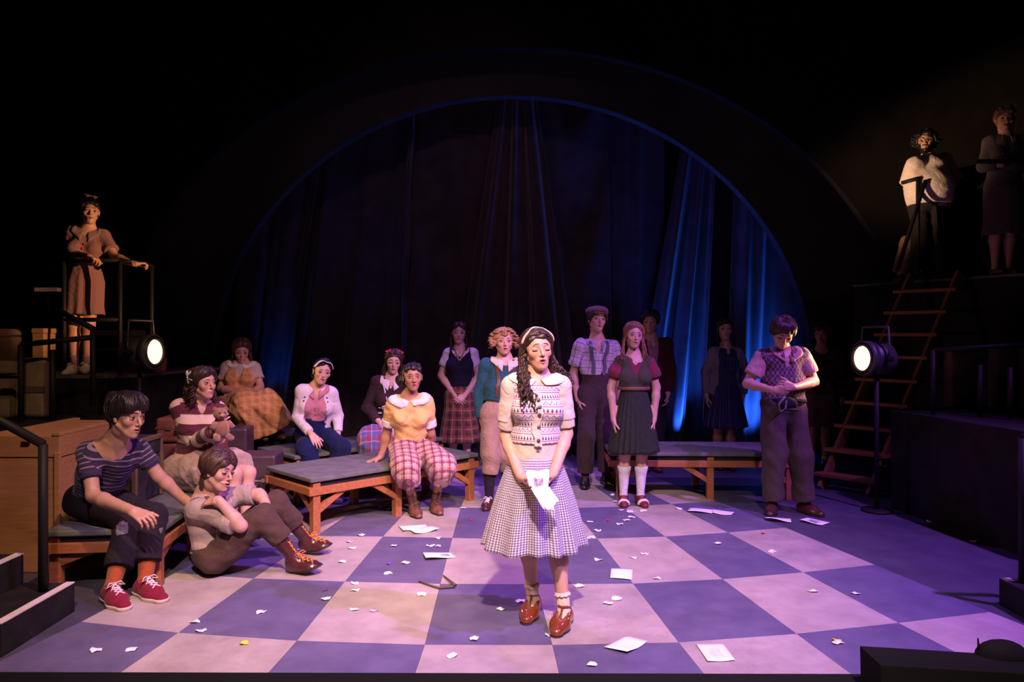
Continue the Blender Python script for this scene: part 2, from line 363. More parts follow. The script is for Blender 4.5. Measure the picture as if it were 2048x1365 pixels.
# handrails
def rail(label, lines, r=0.022, name='handrail'):
    base = V3(*min((p for l in lines for p in l), key=lambda p: p[2])); t = thing(name, label, 'railing', base)
    for l in lines:
        L = np.linalg.norm(np.array(l[0]) - np.array(l[-1]))
        MB().tube(l, r, 10).build('post' if abs(l[0][2] - l[-1][2]) > 0.85 * L and len(l) == 2 else 'rail', M_PIPE, t, base, True)
    return t
def pz(x, y, z):                                         # pixel on the level z
    return gnd(x, y, z)
pb = V3(-2.49, 3.85, 0.158)
rail('black pipe handrail sloping over the lower left steps', [[pb, pb + V3(0, 0, 0.78)], [pb + V3(0, 0, 0.78), pb + V3(-0.62, -0.02, 1.13)], [pb + V3(-0.62, -0.02, 0.30), pb + V3(-0.62, -0.02, 1.13)]], 0.024)
pr = V3(2.82, 4.0, 0.15)
rail('black pipe handrail beside the lower right step', [[pr, pr + V3(0, 0, 0.80)], [pr + V3(0, 0, 0.80), pr + V3(0.3, -0.05, 0.90)], [pr + V3(0.3, -0.05, 0.0), pr + V3(0.3, -0.05, 0.90)]], 0.024)
# ladder stair on the right
lb, lt_ = V3(3.35, 6.80, 0), V3(4.63, 7.50, RZ); wv = V3(-0.30, 0.36, 0)
tl = thing('ladder_stair', 'steep open wooden ladder stair rising to the right platform', 'ladder', lb)
for nm, o_ in (('stringer', V3(0, 0, 0)), ('stringer', wv)):
    MB().bar(lb + o_, lt_ + o_ + V3(0.0, 0.0, 0.04), 0.035, 0.10).build(nm, M_LADDER, tl, lb, bevel=0.004)
for k in range(9):
    f = (k + 0.6) / 9.2; c = lb + (lt_ - lb) * f
    dn = nrm(V3(lt_[0] - lb[0], lt_[1] - lb[1], 0)); wn = nrm(wv)
    R3 = np.stack([dn, wn, V3(0, 0, 1)], 1)
    MB().box(c + wv / 2 - dn * 0.03, (0.17, np.linalg.norm(wv) + 0.14, 0.034), R3).build('tread', M_LADDER, tl, lb, bevel=0.003)
# rails of the upper right platform
d1 = 7.75
rail('thin black railing in front of the man in the white shirt', [
    [px(1836, 357, d1), px(1836, 553, d1)], [px(1836, 357, d1), px(1804, 366, d1 + 0.15)], [px(1851, 361, d1 - 0.05), px(1794, 543, d1 - 0.1)]], 0.021, 'railing')
rail('black rail crossing the waist of the woman in the suit', [[px(1955, 323, 7.06), px(2120, 323, 7.06)], [px(2075, 323, 7.06), px(2075, 546, 7.06)]], 0.021, 'railing')
# rails of the left platform
dl = 6.72
rail('black railing the woman in the striped dress leans on', [
    [px(128, 522, dl), px(240, 521, dl)], [px(240, 521, dl), px(284, 527, dl + 0.15)], [px(240, 521, dl), px(240, 757, dl)],
    [px(303, 533, dl + 0.35), px(303, 752, dl + 0.35)], [px(284, 527, dl + 0.15), px(303, 533, dl + 0.35)],
    [px(128, 522, dl), px(128, 757, dl)], [px(128, 640, dl), px(240, 640, dl)]], 0.02, 'railing')
rail('black sloping railing in front of the left platform', [
    [px(110, 618, 6.3), px(186, 658, 6.1)], [px(186, 658, 6.1), px(186, 812, 6.1)], [px(42, 690, 6.0), px(42, 858, 6.0)], [px(42, 690, 6.0), px(186, 675, 6.1)],
    [px(105, 700, 6.05), px(105, 862, 6.05)], [px(0, 752, 6.0), px(42, 752, 6.0)]], 0.024, 'railing')
rail('thin dark railing along the right side wall', [
    [px(1866, 700, 6.0), px(1866, 830, 6.0)], [px(1960, 730, 5.8), px(1960, 835, 5.8)], [px(1866, 700, 6.0), px(2046, 690, 5.7)], [px(2020, 735, 5.6), px(2020, 838, 5.6)]], 0.02, 'railing')
# ------------------------------------------------------------------ benches
def bench(label, corner_, ang, length, width, h, legs):
    """corner_: near corner of the top; the long side runs at angle ang, the short side at ang + 90 degrees; legs: places along the long side"""
    u = V3(math.cos(ang), math.sin(ang), 0); w = V3(-math.sin(ang), math.cos(ang), 0); c0 = V3(corner_[0], corner_[1], 0)
    base = c0 + u * length / 2 + w * width / 2; t = thing('bench', label, 'bench', base, 'green topped wooden benches'); R3 = np.stack([u, w, V3(0, 0, 1)], 1)
    th, rh = 0.035, 0.06
    MB().box(base + V3(0, 0, h - th / 2), (length, width, th), R3).build('top_board', M_TOP, t, base, bevel=0.008)
    MB().box(base + V3(0, 0, h - th - 0.02), (length - 0.06, width - 0.06, 0.04), R3).build('subframe', M_BLACK2, t, base)
    zr = h - th - 0.04 - rh / 2
    for s_ in (0, 1):
        p = c0 + w * (0.02 + s_ * (width - 0.04)) + V3(0, 0, zr)
        MB().bar(p - u * 0.01, p + u * (length + 0.01), 0.04, rh).build('side_rail', M_WOOD, t, base, bevel=0.004)
        p = c0 + u * (0.02 + s_ * (length - 0.04)) + V3(0, 0, zr)
        MB().bar(p + w * 0.04, p + w * (width - 0.04), 0.04, rh).build('end_rail', M_WOOD, t, base, bevel=0.004)
    for k, l in enumerate(legs):
        for s_ in (0, 1):
            p = c0 + u * l + w * (0.045 + s_ * (width - 0.09))
            MB().bar(p, p + V3(0, 0, h - th - 0.01), 0.062, 0.062, up=u).build('leg', M_WOOD, t, base, bevel=0.004)
            top = h - th - 0.04 - rh
            for sg in ((1,) if k == 0 else (-1,) if k == len(legs) - 1 else (-1,)):
                MB().bar(p + V3(0, 0, 0.16) + w * 0.0, p + u * sg * 0.26 + V3(0, 0, top + 0.02), 0.045, 0.045, up=w).build('brace', M_WOOD, t, base, bevel=0.003)
            MB().bar(p + V3(0, 0, 0.16), p + w * (0.24 if s_ == 0 else -0.24) + V3(0, 0, top + 0.02), 0.045, 0.045, up=u).build('brace', M_WOOD, t, base, bevel=0.003)
    return t
A45 = math.radians(44.7)
B1C = V3(-2.09, 4.32, 0); B1A = math.radians(96)
bench('wooden bench with grey green top under the man in the striped shirt', B1C[:2], B1A, 1.38, 0.66, 0.365, (0.06, 0.7, 1.32))
bench('wooden bench with grey green top under the woman in the yellow sweater', (-1.515, 5.46), A45, 1.70, 0.74, 0.434, (0.06, 0.82, 1.63))
bench('wooden bench with grey green top under the woman in the white cardigan', (-1.94, 6.47), A45, 1.70, 0.74, 0.434, (0.06, 0.82, 1.63))
bench('empty wooden bench with grey green top behind the girl in green pinafore', (0.90, 6.70), math.radians(-2.0), 1.75, 0.70, 0.434, (0.10, 0.93, 1.65))
# ------------------------------------------------------------------ crate, trunks, cases
def crate(name, label, x0, x1, y0, y1, z0, z1, m, cat, rot=0.0, lid=0.05, straps=0):
    c = V3((x0 + x1) / 2, (y0 + y1) / 2, z0); t = thing(name, label, cat, c, rz=rot); W_, D_, H_ = x1 - x0, y1 - y0, z1 - z0
    z = V3(0, 0, 0)
    MB().box((0, 0, (H_ - lid) / 2), (W_, D_, H_ - lid - 0.004)).build('body', m, t, z, bevel=0.006)
    MB().box((0, 0, H_ - lid / 2), (W_ + 0.012, D_ + 0.012, lid)).build('lid', m, t, z, bevel=0.006)
    return t, W_, D_, H_
t, w_, d_, h_ = crate('wooden_crate', 'tall plywood crate behind the man in the striped shirt', -3.30, -2.885, 4.62, 5.46, 0, 0.878, M_CRATE, 'crate', 0.0, 0.14)
for x in (-0.19, 0.19): MB().box((x, 0, 0.885), (0.05, 0.86, 0.02)).build('batten', M_CRATE, t, (0, 0, 0), bevel=0.003)
for x in (-0.20, 0.20): MB().box((x, -0.425, 0.40), (0.035, 0.02, 0.74)).build('corner_batten', M_CRATE, t, (0, 0, 0), bevel=0.003)
MB().box((0.0, -0.428, 0.83), (0.05, 0.015, 0.02)).build('latch', M_PIPE, t, (0, 0, 0))
M_TRUNK = mat('worn_black_leatherette', fn=mottled((0.02, 0.02, 0.026), (0.10, 0.075, 0.06), 7, 6, 0.7, 0.5, 0.72), rough=0.6)
M_BRASS = mat('dull_brass_trim', (0.30, 0.22, 0.13), 0.45, metal=0.6)
t, w_, d_, h_ = crate('steamer_trunk', 'worn black trunk with pale edge trim beside the crate', -2.82, -2.54, 4.88, 5.24, 0.366, 0.80, M_TRUNK, 'trunk', 0.0, 0.12)
for x in (-1, 1):
    for y in (-1, 1): MB().box((x * w_ / 2, y * d_ / 2, h_ / 2), (0.03, 0.03, h_ - 0.01)).build('edge_trim', M_BRASS, t, (0, 0, 0), bevel=0.003)
    MB().box((x * w_ / 2, 0, h_ - 0.008), (0.03, d_, 0.03)).build('edge_trim', M_BRASS, t, (0, 0, 0), bevel=0.003)
M_CASE = mat('red_brown_suitcase_leather', fn=mottled((0.20, 0.065, 0.045), (0.28, 0.10, 0.065), 8), rough=0.5)
M_CASE2 = mat('dark_plum_suitcase_leather', fn=mottled((0.05, 0.03, 0.04), (0.075, 0.045, 0.055), 8), rough=0.45)
def suitcase(label, c, size, m, rz=0.0, edge=M_BRASS, handle=True):
    t = thing('suitcase', label, 'suitcase', c, rz=rz); W_, D_, H_ = size; z = (0, 0, 0)
    MB().box((0, 0, H_ / 2), (W_, D_, H_)).build('shell', m, t, z, bevel=0.02)
    MB().box((0, 0, H_ * 0.58), (W_ + 0.008, D_ + 0.008, 0.012)).build('seam_band', edge, t, z)
    if handle: MB().tube([(-0.07, -D_ / 2, H_ * 0.5), (-0.06, -D_ / 2 - 0.035, H_ * 0.5), (0.06, -D_ / 2 - 0.035, H_ * 0.5), (0.07, -D_ / 2, H_ * 0.5)], 0.011, 6).build('handle', m, t, z, True)
    for x in (-1, 1): MB().box((x * W_ * 0.28, -D_ / 2 - 0.004, H_ * 0.58), (0.045, 0.012, 0.03)).build('clasp', edge, t, z)
    return t
suitcase('red brown suitcase on top of the stack behind the striped sweater', V3(-2.72, 6.16, 0.632), (0.46, 0.34, 0.20), M_CASE, 0.08)
suitcase('large red brown suitcase at the bottom of the stack behind the sweater', V3(-2.72, 6.18, 0.0), (0.48, 0.36, 0.62), M_CASE, 0.03)
suitcase('dark plum suitcase standing right of the woman in striped sweater', V3(-2.62, 6.78, 0.0), (0.34, 0.28, 0.66), M_CASE2, 0.1)
suitcase('low dark plum suitcase with pale top edge behind the knees of the woman', V3(-2.21, 6.26, 0.0), (0.40, 0.32, 0.50), M_CASE2, 0.08, mat('lavender_edge', (0.30, 0.26, 0.32), 0.4))
M_SACK = mat('rose_brown_cloth', fn=mottled((0.22, 0.13, 0.12), (0.30, 0.19, 0.17), 10), rough=0.9)
def lumpy(name, label, cat, c, r, m, seed, parent=None, ax=None, amp=0.12):
    rr = np.random.default_rng(seed); s = MB().sphere((0, 0, 0), 1.0, 28, 18); v = s.v[0]
    d = rr.normal(size=(4, 3)) * 2.2; p = rr.random(4) * 6
    k = 1 + amp * sum(np.sin(v @ d[i] + p[i]) for i in range(4)) * 0.5
    s.v[0] = v * k[:, None] * np.asarray(r); lo = s.v[0][:, 2].min(); s.v[0][:, 2] = np.maximum(s.v[0][:, 2] - lo, 0)
    o = s.build(name, m, parent, smooth=True); o.location = tuple(c)
    return tag(o, label, cat)
lumpy('cloth_sack', 'rose brown cloth sack slumped beside the black trunk', 'sack', V3(-2.50, 5.83, 0.52), (0.13, 0.12, 0.10), M_SACK, 3)
crate('wooden_box', 'low dark box carrying the cloth sack and open tin', -2.66, -2.34, 5.72, 5.95, 0, 0.515, M_CASE2, 'box')
# pale upholstered seat backs in the side seating
M_SEAT = mat('beige_upholstery', fn=mottled((0.22, 0.17, 0.11), (0.28, 0.22, 0.15), 16, 4), rough=0.9)
M_SEAT2 = mat('brown_upholstery', fn=mottled((0.10, 0.065, 0.05), (0.14, 0.09, 0.065), 16, 4), rough=0.9)
def panel(label, x0, y0, x1, y1, d, m, cut=False):
    """a rounded upright cushion panel with a dark band across"""
    a, b = px(x0, y1, d), px(x1, y0, d); W_, H_ = b[0] - a[0], b[2] - a[2]; base = V3((a[0] + b[0]) / 2, d, a[2])
    t = thing('seat_back', label, 'seat'); t.location = tuple(base)
    r = min(W_, H_) * 0.16; P = []
    for cx_, cz, a0 in ((W_ / 2 - r, r, -90), (W_ / 2 - r, H_ - r, 0), (-W_ / 2 + r, H_ - r, 90), (-W_ / 2 + r, r, 180)):
        for k in range(6): g = math.radians(a0 + 18 * k); P.append((cx_ + r * math.cos(g), cz + r * math.sin(g)))
    P = np.array(P); c = P.mean(0); rows = []
    for g, y in ((0.02, -0.05), (0.8, -0.05), (0.94, -0.04), (1.0, -0.015), (1.0, 0.06), (0.02, 0.06)):
        rows.append([(c[0] + (p[0] - c[0]) * g, y, c[1] + (p[1] - c[1]) * g) for p in P])
    MB().grid(np.array(rows)[::-1], True).build('cushion', m, t, (0, 0, 0), True)
    MB().box((0, -0.052, H_ * 0.48), (W_ * 0.94, 0.012, H_ * 0.10)).build('band', M_SEAT2, t, (0, 0, 0))
    MB().box((0, 0.075, H_ / 2 - 0.04), (W_ * 0.5, 0.03, H_ * 0.8)).build('support', M_BLACK, t, (0, 0, 0))
    return t
panel('beige cushioned seat back at the far left edge', -60, 722, 36, 838, 6.2, M_SEAT)
panel('beige cushioned seat back right of the far left one', 48, 716, 98, 836, 6.2, M_SEAT)
panel('brown upper seat back at the far left edge', -40, 658, 34, 831, 6.45, M_SEAT2)
panel('dim brown seat back behind the right railing', 1985, 690, 2040, 819, 6.4, M_SEAT2)
panel('dim brown seat back at the right edge of the picture', 2046, 690, 2120, 821, 6.3, M_SEAT2)
panel('dim brown seat back nearest the ladder', 1895, 700, 1955, 814.5, 6.6, M_SEAT2)
M_KRAFT = mat('tan_cardboard', (0.34, 0.20, 0.10), 0.8)
a, b = px(64, 713, 7.4), px(87, 657, 7.4)
t, *_ = crate('cardboard_box', 'tan box standing upright between the left railings', a[0], b[0], 7.4, 7.6, LZ, b[2], M_KRAFT, 'box', lid=0.05)
a, b = px(187, 700, 8.0), px(245, 655, 8.0)
t = thing('cabinet', 'low dark cabinet with a pale top on the left platform', 'cabinet', V3((a[0] + b[0]) / 2, 8.2, LZ))
MB().box((0, 0, 0.18), (0.42, 0.3, 0.36)).build('body', M_BLACK2, t, (0, 0, 0), bevel=0.005)
MB().box((0, 0, 0.395), (0.46, 0.34, 0.06)).build('top', mat('pale_grey_top', (0.30, 0.28, 0.26), 0.6), t, (0, 0, 0), bevel=0.005)
MB().box((0, -0.155, 0.21), (0.40, 0.012, 0.02)).build('edge_strip', M_WOOD, t, (0, 0, 0))
MB().box((0.12, -0.155, 0.30), (0.03, 0.012, 0.02)).build('knob', M_BRASS, t, (0, 0, 0))
t, *_ = crate('wooden_box', 'orange wooden box on the left platform behind the lamp', px(250, 0, 7.5)[0], px(282, 0, 7.5)[0], 7.4, 7.62, LZ, LZ + 0.24, M_WOOD, 'box')
a = px(97, 580, 8.1)
t = thing('music_desk', 'dark desk with a pale front edge at the back of the platform', 'desk', V3(a[0], 8.2, LZ))
MB().box((0, 0, a[2] - LZ), (0.26, 0.3, 0.045)).build('top', mat('pale_grey_top', (0.3, 0.28, 0.26), 0.6), t, (0, 0, 0), bevel=0.004)
for x in (-0.1, 0.1): MB().box((x, 0.05, (a[2] - LZ) / 2), (0.03, 0.03, a[2] - LZ)).build('leg', M_BLACK, t, (0, 0, 0))
lumpy('folded_cloth', 'crumpled dark red cloth lying under the left lamp', 'cloth', V3(*(px(312, 745, 6.9)[:2]), LZ), (0.11, 0.08, 0.10), mat('dark_red_cloth', (0.22, 0.05, 0.05), 0.9), 8, amp=0.3)
# ------------------------------------------------------------------ the two lit stage lamps
M_CAN = mat('grey_lamp_housing', fn=mottled((0.055, 0.05, 0.056), (0.08, 0.072, 0.08), 9), rough=0.5, metal=0.4)
def stage_lamp(label, c, ang, floor_z, power, aim, core):
    n = V3(math.cos(ang), math.sin(ang), 0.02); n = nrm(n); s_ = nrm(np.cross(V3(0, 0, 1), n)); u = np.cross(n, s_)
    base = V3(c[0], c[1], floor_z); back = c - n * 0.16
    base = V3(back[0], back[1], floor_z)
    t = thing('stage_lamp', label, 'stage lamp', base); AX = np.stack([s_, u, n], 1)
    MB().lathe([(0.0, -0.30), (0.10, -0.29), (0.135, -0.25), (0.135, -0.03), (0.122, -0.028), (0.122, 0.0), (0.108, 0.0), (0.104, -0.02)], 32, c, AX).build('housing', M_CAN, t, base, True)
    MB().lathe([(0.0, -0.018), (0.06, -0.006), (0.104, -0.016)], 32, c, AX).build('lens', mat('glowing_lens', (1, 0.8, 0.5), 0.3, emit=(1.0, 0.74, 0.33, 2.6)), t, base, True)
    MB().lathe([(0.137, -0.075), (0.150, -0.072), (0.150, -0.012), (0.137, -0.01)], 32, c, AX).build('front_ring', M_CAN, t, base, True)
    for k in range(5): MB().box(c - n * (0.10 + 0.035 * k) + u * 0.138, (0.12, 0.012, 0.014), AX).build('cooling_fin', M_CAN, t, base)
    pts = [c - n * 0.14 + s_ * 0.16 + u * 0.0]
    MB().tube([c - n * 0.14 + s_ * 0.15, c - n * 0.14 + s_ * 0.17 + u * 0.06, c - n * 0.14 + s_ * 0.15 + u * 0.27, c - n * 0.14 - s_ * 0.15 + u * 0.27, c - n * 0.14 - s_ * 0.17 + u * 0.06, c - n * 0.14 - s_ * 0.15], 0.011, 6).build('yoke', M_CAN, t, base, True)
    for q in (-1, 1): MB().tube([c - n * 0.14 + s_ * q * 0.13, c - n * 0.14 + s_ * q * 0.19], 0.026, 10).build('knob', M_BLACK, t, base, True)
    MB().tube([base, base + V3(0, 0, c[2] - floor_z - 0.13)], 0.02, 8).build('stand_pole', M_PIPE, t, base, True)
    MB().lathe([(0.0, 0.025), (0.12, 0.02), (0.13, 0.0), (0.0, 0.0)][::-1], 20, base).build('stand_base', M_PIPE, t, base, True)
    l = spot('lamp_beam', c + n * 0.03, c + n * 4 + V3(0, 0, 0.25), (1.0, 0.50, 0.20), power, 105, 0.5, 0.09)
    l.parent = t; l.matrix_parent_inverse = Matrix.Translation(-Vector(base))
    l = spot('lamp_core_beam', c + n * 0.03, aim, (1.0, 0.60, 0.34), core, 15, 0.9, 0.06)
    l.parent = t; l.matrix_parent_inverse = Matrix.Translation(-Vector(base))
    return t
stage_lamp('lit drum shaped stage lamp beside the left platform', px(312, 704, 6.2), math.radians(-10.8), 0.0, 60, (4.72, 8.2, 3.5), 3600)
stage_lamp('lit drum shaped stage lamp in front of the ladder on the right', px(1722, 717, 6.2), math.radians(-165.7), 0.0, 60, (-4.05, 6.9, 2.25), 300)
# ------------------------------------------------------------------ sheets and scraps of paper
def quad_sheet(pts, z=0.006, bend=0.006, seed=0, n=8):
    rr = random.Random(seed); c = [gnd(x, y, 0.006) for x, y in pts]
    u = np.linspace(0, 1, n)[None, :, None]; v = np.linspace(0, 1, n)[:, None, None]
    P = (1 - v) * ((1 - u) * c[0] + u * c[1]) + v * ((1 - u) * c[3] + u * c[2])
    P[..., 2] += z - 0.004 + bend * (np.sin(u[..., 0] * 3.1 * rr.uniform(0.8, 1.6) + rr.random() * 3) + 1) * (0.4 + v[..., 0]) * 0.5
    return P
def sheet(label, pts, seed, prints=(), bend=0.010):
    P = quad_sheet(pts, 0.006, bend, seed); base = P.mean((0, 1)); base[2] = 0.004
    t = thing('paper_sheet', label, 'paper', base, 'loose pages on the stage floor')
    o = MB().grid(P).build('page', M_PAPER, t, base, True); sd = o.modifiers.new('t', 'SOLIDIFY'); sd.thickness = 0.0012
    for (u0, u1, v0, v1, mm) in prints:
        i = lambda a: int(round(a * 7)); Q = P[i(v0):i(v1) + 1, i(u0):i(u1) + 1].copy(); Q[..., 2] += 0.0016
        MB().grid(Q).build('printed_picture', mm, t, base, True)
    return t
M_PRINT = mat('grey_print', fn=mottled((0.10, 0.10, 0.12), (0.55, 0.54, 0.56), 40, 4), rough=0.8)
M_PRINTF = mat('faint_print', fn=mottled((0.62, 0.62, 0.64), (0.80, 0.80, 0.81), 30, 4), rough=0.8)
r2 = lambda x, y: (600 + x / 3.74, 1000 + y / 3.74); r3 = lambda x, y: (1050 + x / 3.74, 1000 + y / 3.74)
r4 = lambda x, y: (1450 + x / 3.425, 1000 + y / 3.425); r1 = lambda x, y: (x / 2.926, 1100 + y / 2.926); r6 = lambda x, y: (1100 + x / 3.413, 900 + y / 3.413)
sheet('white page lying half under another near the brown boots', [r2(735, 200), r2(935, 185), r2(970, 222), r2(770, 242)], 1)
sheet('white page lying on top of another near the brown boots', [r2(812, 228), r2(985, 205), r2(1043, 235), r2(860, 262)], 2, bend=0.014)
sheet('curled white page with a small dark emblem left of the girl', [r2(918, 405), r2(1130, 398), r2(1168, 435), r2(940, 462)], 3, [(0.6, 0.8, 0.3, 0.7, M_PRINT)], 0.016)
sheet('flat white page just right of the gingham skirt', [(1222.5, 1138.2), (1265.2, 1139.8), (1263.9, 1161.2), (1220.3, 1157.8)], 4, bend=0.003)
sheet('white page turned like a diamond at the front of the stage', [r3(590, 1112), r3(757, 1025), r3(915, 1073), r3(765, 1160)], 5)
sheet('white page with a faint picture at the front right', [(1391.7, 1290), (1445.2, 1288.8), (1470.3, 1323.5), (1415, 1325.4)], 6, [(0.28, 0.72, 0.28, 0.72, M_PRINTF)], 0.004)
sheet('pale page lying left of a pair behind on the dark squares', [r3(1235, 65), r3(1405, 78), r3(1400, 108), r3(1215, 95)], 7)
sheet('pale page lying right of a pair behind on the dark squares', [r3(1400, 76), r3(1567, 96), r3(1540, 121), r3(1402, 106)], 8)
sheet('wavy pale page at the left shoe of the man in the argyle vest', [r4(268, 128), r4(450, 133), r4(455, 157), r4(285, 150)], 9, bend=0.02)
sheet('pale page with a dark picture by the argyle man\'s right shoe', [r4(560, 128), r4(720, 158), r4(665, 178), r4(510, 150)], 10, [(0.28, 0.72, 0.28, 0.86, M_PRINT)])
SCRAPS = [r2(*p) for p in [(460, 270), (385, 368), (315, 468), (700, 350), (975, 350), (1028, 290), (790, 476), (655, 555), (410, 628), (412, 682), (190, 750), (910, 715), (405, 825), (1500, 826), (1650, 765), (1305, 1050), (1140, 1175), (1770, 388), (1215, 66)]]
SCRAPS += [r3(*p) for p in [(485, 167), (755, 158), (712, 187), (795, 135), (715, 80), (785, 92), (885, 87), (1150, 72), (545, 235), (455, 290), (497, 285), (550, 455), (815, 437), (895, 410), (1440, 333), (990, 594), (405, 652), (690, 748), (628, 782), (505, 1243), (1845, 393)]]
SCRAPS += [r4(*p) for p in [(320, 358), (605, 632), (900, 648), (770, 985), (1405, 153), (1695, 288)]]
SCRAPS += [r1(*p) for p in [(560, 592), (765, 590), (1135, 428), (1178, 478), (1525, 370)]] + [r6(*p) for p in [(300, 260), (425, 312), (445, 358)]]
TINT = [(r2(665, 485), 'purple'), (r2(185, 680), 'purple'), (r2(1035, 352), 'lavender'), (r2(553, 833), 'lavender'), (r2(370, 320), 'lavender'), (r3(180, 1022), 'lavender'), (r3(620, 160), 'red'), (r3(1455, 130), 'red'), (r3(1780, 257), 'red'), (r1(1430, 552), 'yellow'), (r4(765, 968), 'yellow'), (r2(1280, 155), 'red')]
TM = {'purple': mat('purple_paper', (0.20, 0.05, 0.45), 0.7), 'lavender': mat('lavender_paper', (0.50, 0.45, 0.62), 0.7), 'red': mat('red_paper', (0.5, 0.03, 0.08), 0.7), 'yellow': mat('yellow_paper', (0.8, 0.62, 0.05), 0.7)}
def scrap(p, label, group, m, rad, seed):
    rr = random.Random(seed); n = 9; c = gnd(p[0], p[1], 0.004); a0 = rr.random() * 6
    ring = []
    for k in range(n):
        a = a0 + 2 * math.pi * k / n; q = rad * rr.uniform(0.65, 1.2); ring.append((q * math.cos(a) * 1.25, q * math.sin(a), rr.uniform(0.002, 0.014)))
    v = [(0, 0, 0.003)] + [(x * 0.55, y * 0.55, z * 0.6) for x, y, z in ring] + ring
    f3 = [(0, 1 + k, 1 + (k + 1) % n) for k in range(n)]; f4 = [(1 + k, 1 + n + k, 1 + n + (k + 1) % n, 1 + (k + 1) % n) for k in range(n)]
    o = MB().add(v, [f3, f4]).build('paper_scrap', m, smooth=True); o.location = tuple(c)
    sd = o.modifiers.new('t', 'SOLIDIFY'); sd.thickness = 0.0015
    return tag(o, label, 'paper scrap', group)
MARKS = {'the red sneakers': (285, 1205), 'the laced boots on the floor': (640, 1130), 'the pair of overlapping pages': (838, 1062), 'the page with an emblem': (880, 1116), 'the bent twig': (880, 1170),
         'the girl\'s strapped shoes': (1085, 1255), 'the page right of the gingham skirt': (1243, 1150), 'the diamond turned page': (1250, 1292), 'the page with a faint picture': (1430, 1307),
         'the two toned shoes': (1263, 1014), 'the pair of pale pages behind': (1420, 1024), 'the argyle man\'s shoes': (1577, 1035), 'the right side wall': (1960, 1090), 'the front left corner of the floor': (60, 1330), 'the brown ankle boots': (850, 1035), 'the front edge of the stage': (1000, 1365)}
ORD = ['nearest', 'second nearest', 'third nearest', 'fourth nearest', 'fifth nearest', 'sixth nearest', 'seventh nearest', 'eighth nearest', 'ninth nearest', 'tenth nearest', 'eleventh nearest']
def scrap_labels(pts, what):
    G = {k: gnd(*v) for k, v in MARKS.items()}; own = {}; L = [None] * len(pts)
    for i, q in enumerate(pts):
        c = gnd(*q); k = min(G, key=lambda m: np.linalg.norm(G[m] - c)); own.setdefault(k, []).append((np.linalg.norm(G[k] - c), i))
    for k, v in own.items():
        for n, (_, i) in enumerate(sorted(v)): L[i] = f'{what}, {ORD[n]} to {k}'
    return L
for k, (q, lab) in enumerate(zip(SCRAPS, scrap_labels(SCRAPS, 'white paper scrap'))):
    scrap(q, lab, 'white paper scraps on the floor', M_PAPER, 0.024 if q[1] > 1075 else 0.026, k)
for c in ('purple', 'lavender', 'red', 'yellow'):
    pts = [q for q, cc in TINT if cc == c]
    for k, (q, lab) in enumerate(zip(pts, scrap_labels(pts, f'tiny {c} paper scrap'))):
        scrap(q, lab, f'{c} paper scraps on the floor', TM[c], 0.014 if c in ('red', 'purple') else 0.02, 100 + k)
tw = [gnd(*r2(890, 612), 0.012), gnd(*r2(970, 640), 0.012), gnd(*r2(1040, 660), 0.014), gnd(*r2(1150, 650), 0.016), gnd(*r2(1163, 640), 0.03), gnd(*r2(1120, 605), 0.02), gnd(*r2(1072, 568), 0.012)]
o = MB().tube(tw, [0.005, 0.006, 0.007, 0.008, 0.008, 0.006, 0.004], 7).build('twig', mat('dark_olive_bark', (0.09, 0.075, 0.045), 0.8), smooth=True); tag(o, 'thin bent dark twig lying on the floor left of the girl', 'twig')
# ------------------------------------------------------------------ dark ledge of the first row, close to the camera
b0 = px(900, 1362, 2.2)
t = thing('front_ledge', 'black ledge running along the bottom edge of the picture', 'ledge', (0, 2.2, 0))
z = px(0, 1362, 2.2)[2]
MB().hexa([(-2.2, 1.95, 0), (2.2, 1.95, 0), (2.2, 2.2, 0), (-2.2, 2.2, 0)], [(-2.2, 1.95, z + 0.02), (2.2, 1.95, z + 0.005), (2.2, 2.2, z + 0.02), (-2.2, 2.2, z + 0.03)]).build('ledge_board', M_BLACK, t, (0, 2.2, 0), bevel=0.006)
a, b = px(1719, 1292, 2.1), px(2060, 1318, 2.1)
t = thing('monitor_box', 'black box silhouette standing on the ledge at the lower right', 'box', (a[0] + 0.3, 2.1, z + 0.02))
MB().hexa([(a[0] + 0.003, 1.98, z + 0.02), (a[0] + 0.62, 1.98, z + 0.02), (a[0] + 0.62, 2.1, z + 0.02), (a[0] + 0.003, 2.1, z + 0.02)],
          [(a[0], 1.98, a[2] - 0.001), (a[0] + 0.62, 1.98, b[2]), (a[0] + 0.62, 2.1, b[2]), (a[0], 2.1, a[2])]).build('box_body', M_BLACK, t, (a[0] + 0.3, 2.1, z + 0.02), bevel=0.003)
c = px(2003, 1312, 2.09)
MB().sphere(c, (0.075, 0.04, 0.045), 20, 12).build('cloth_hump', M_BLACK, t, (a[0] + 0.3, 2.1, z + 0.02), True)
MB().tube([c + V3(-0.065, 0, 0.01), c + V3(-0.068, 0, 0.05)], [0.004, 0.002], 6).build('wire_end', M_BLACK, t, (a[0] + 0.3, 2.1, z + 0.02), True)
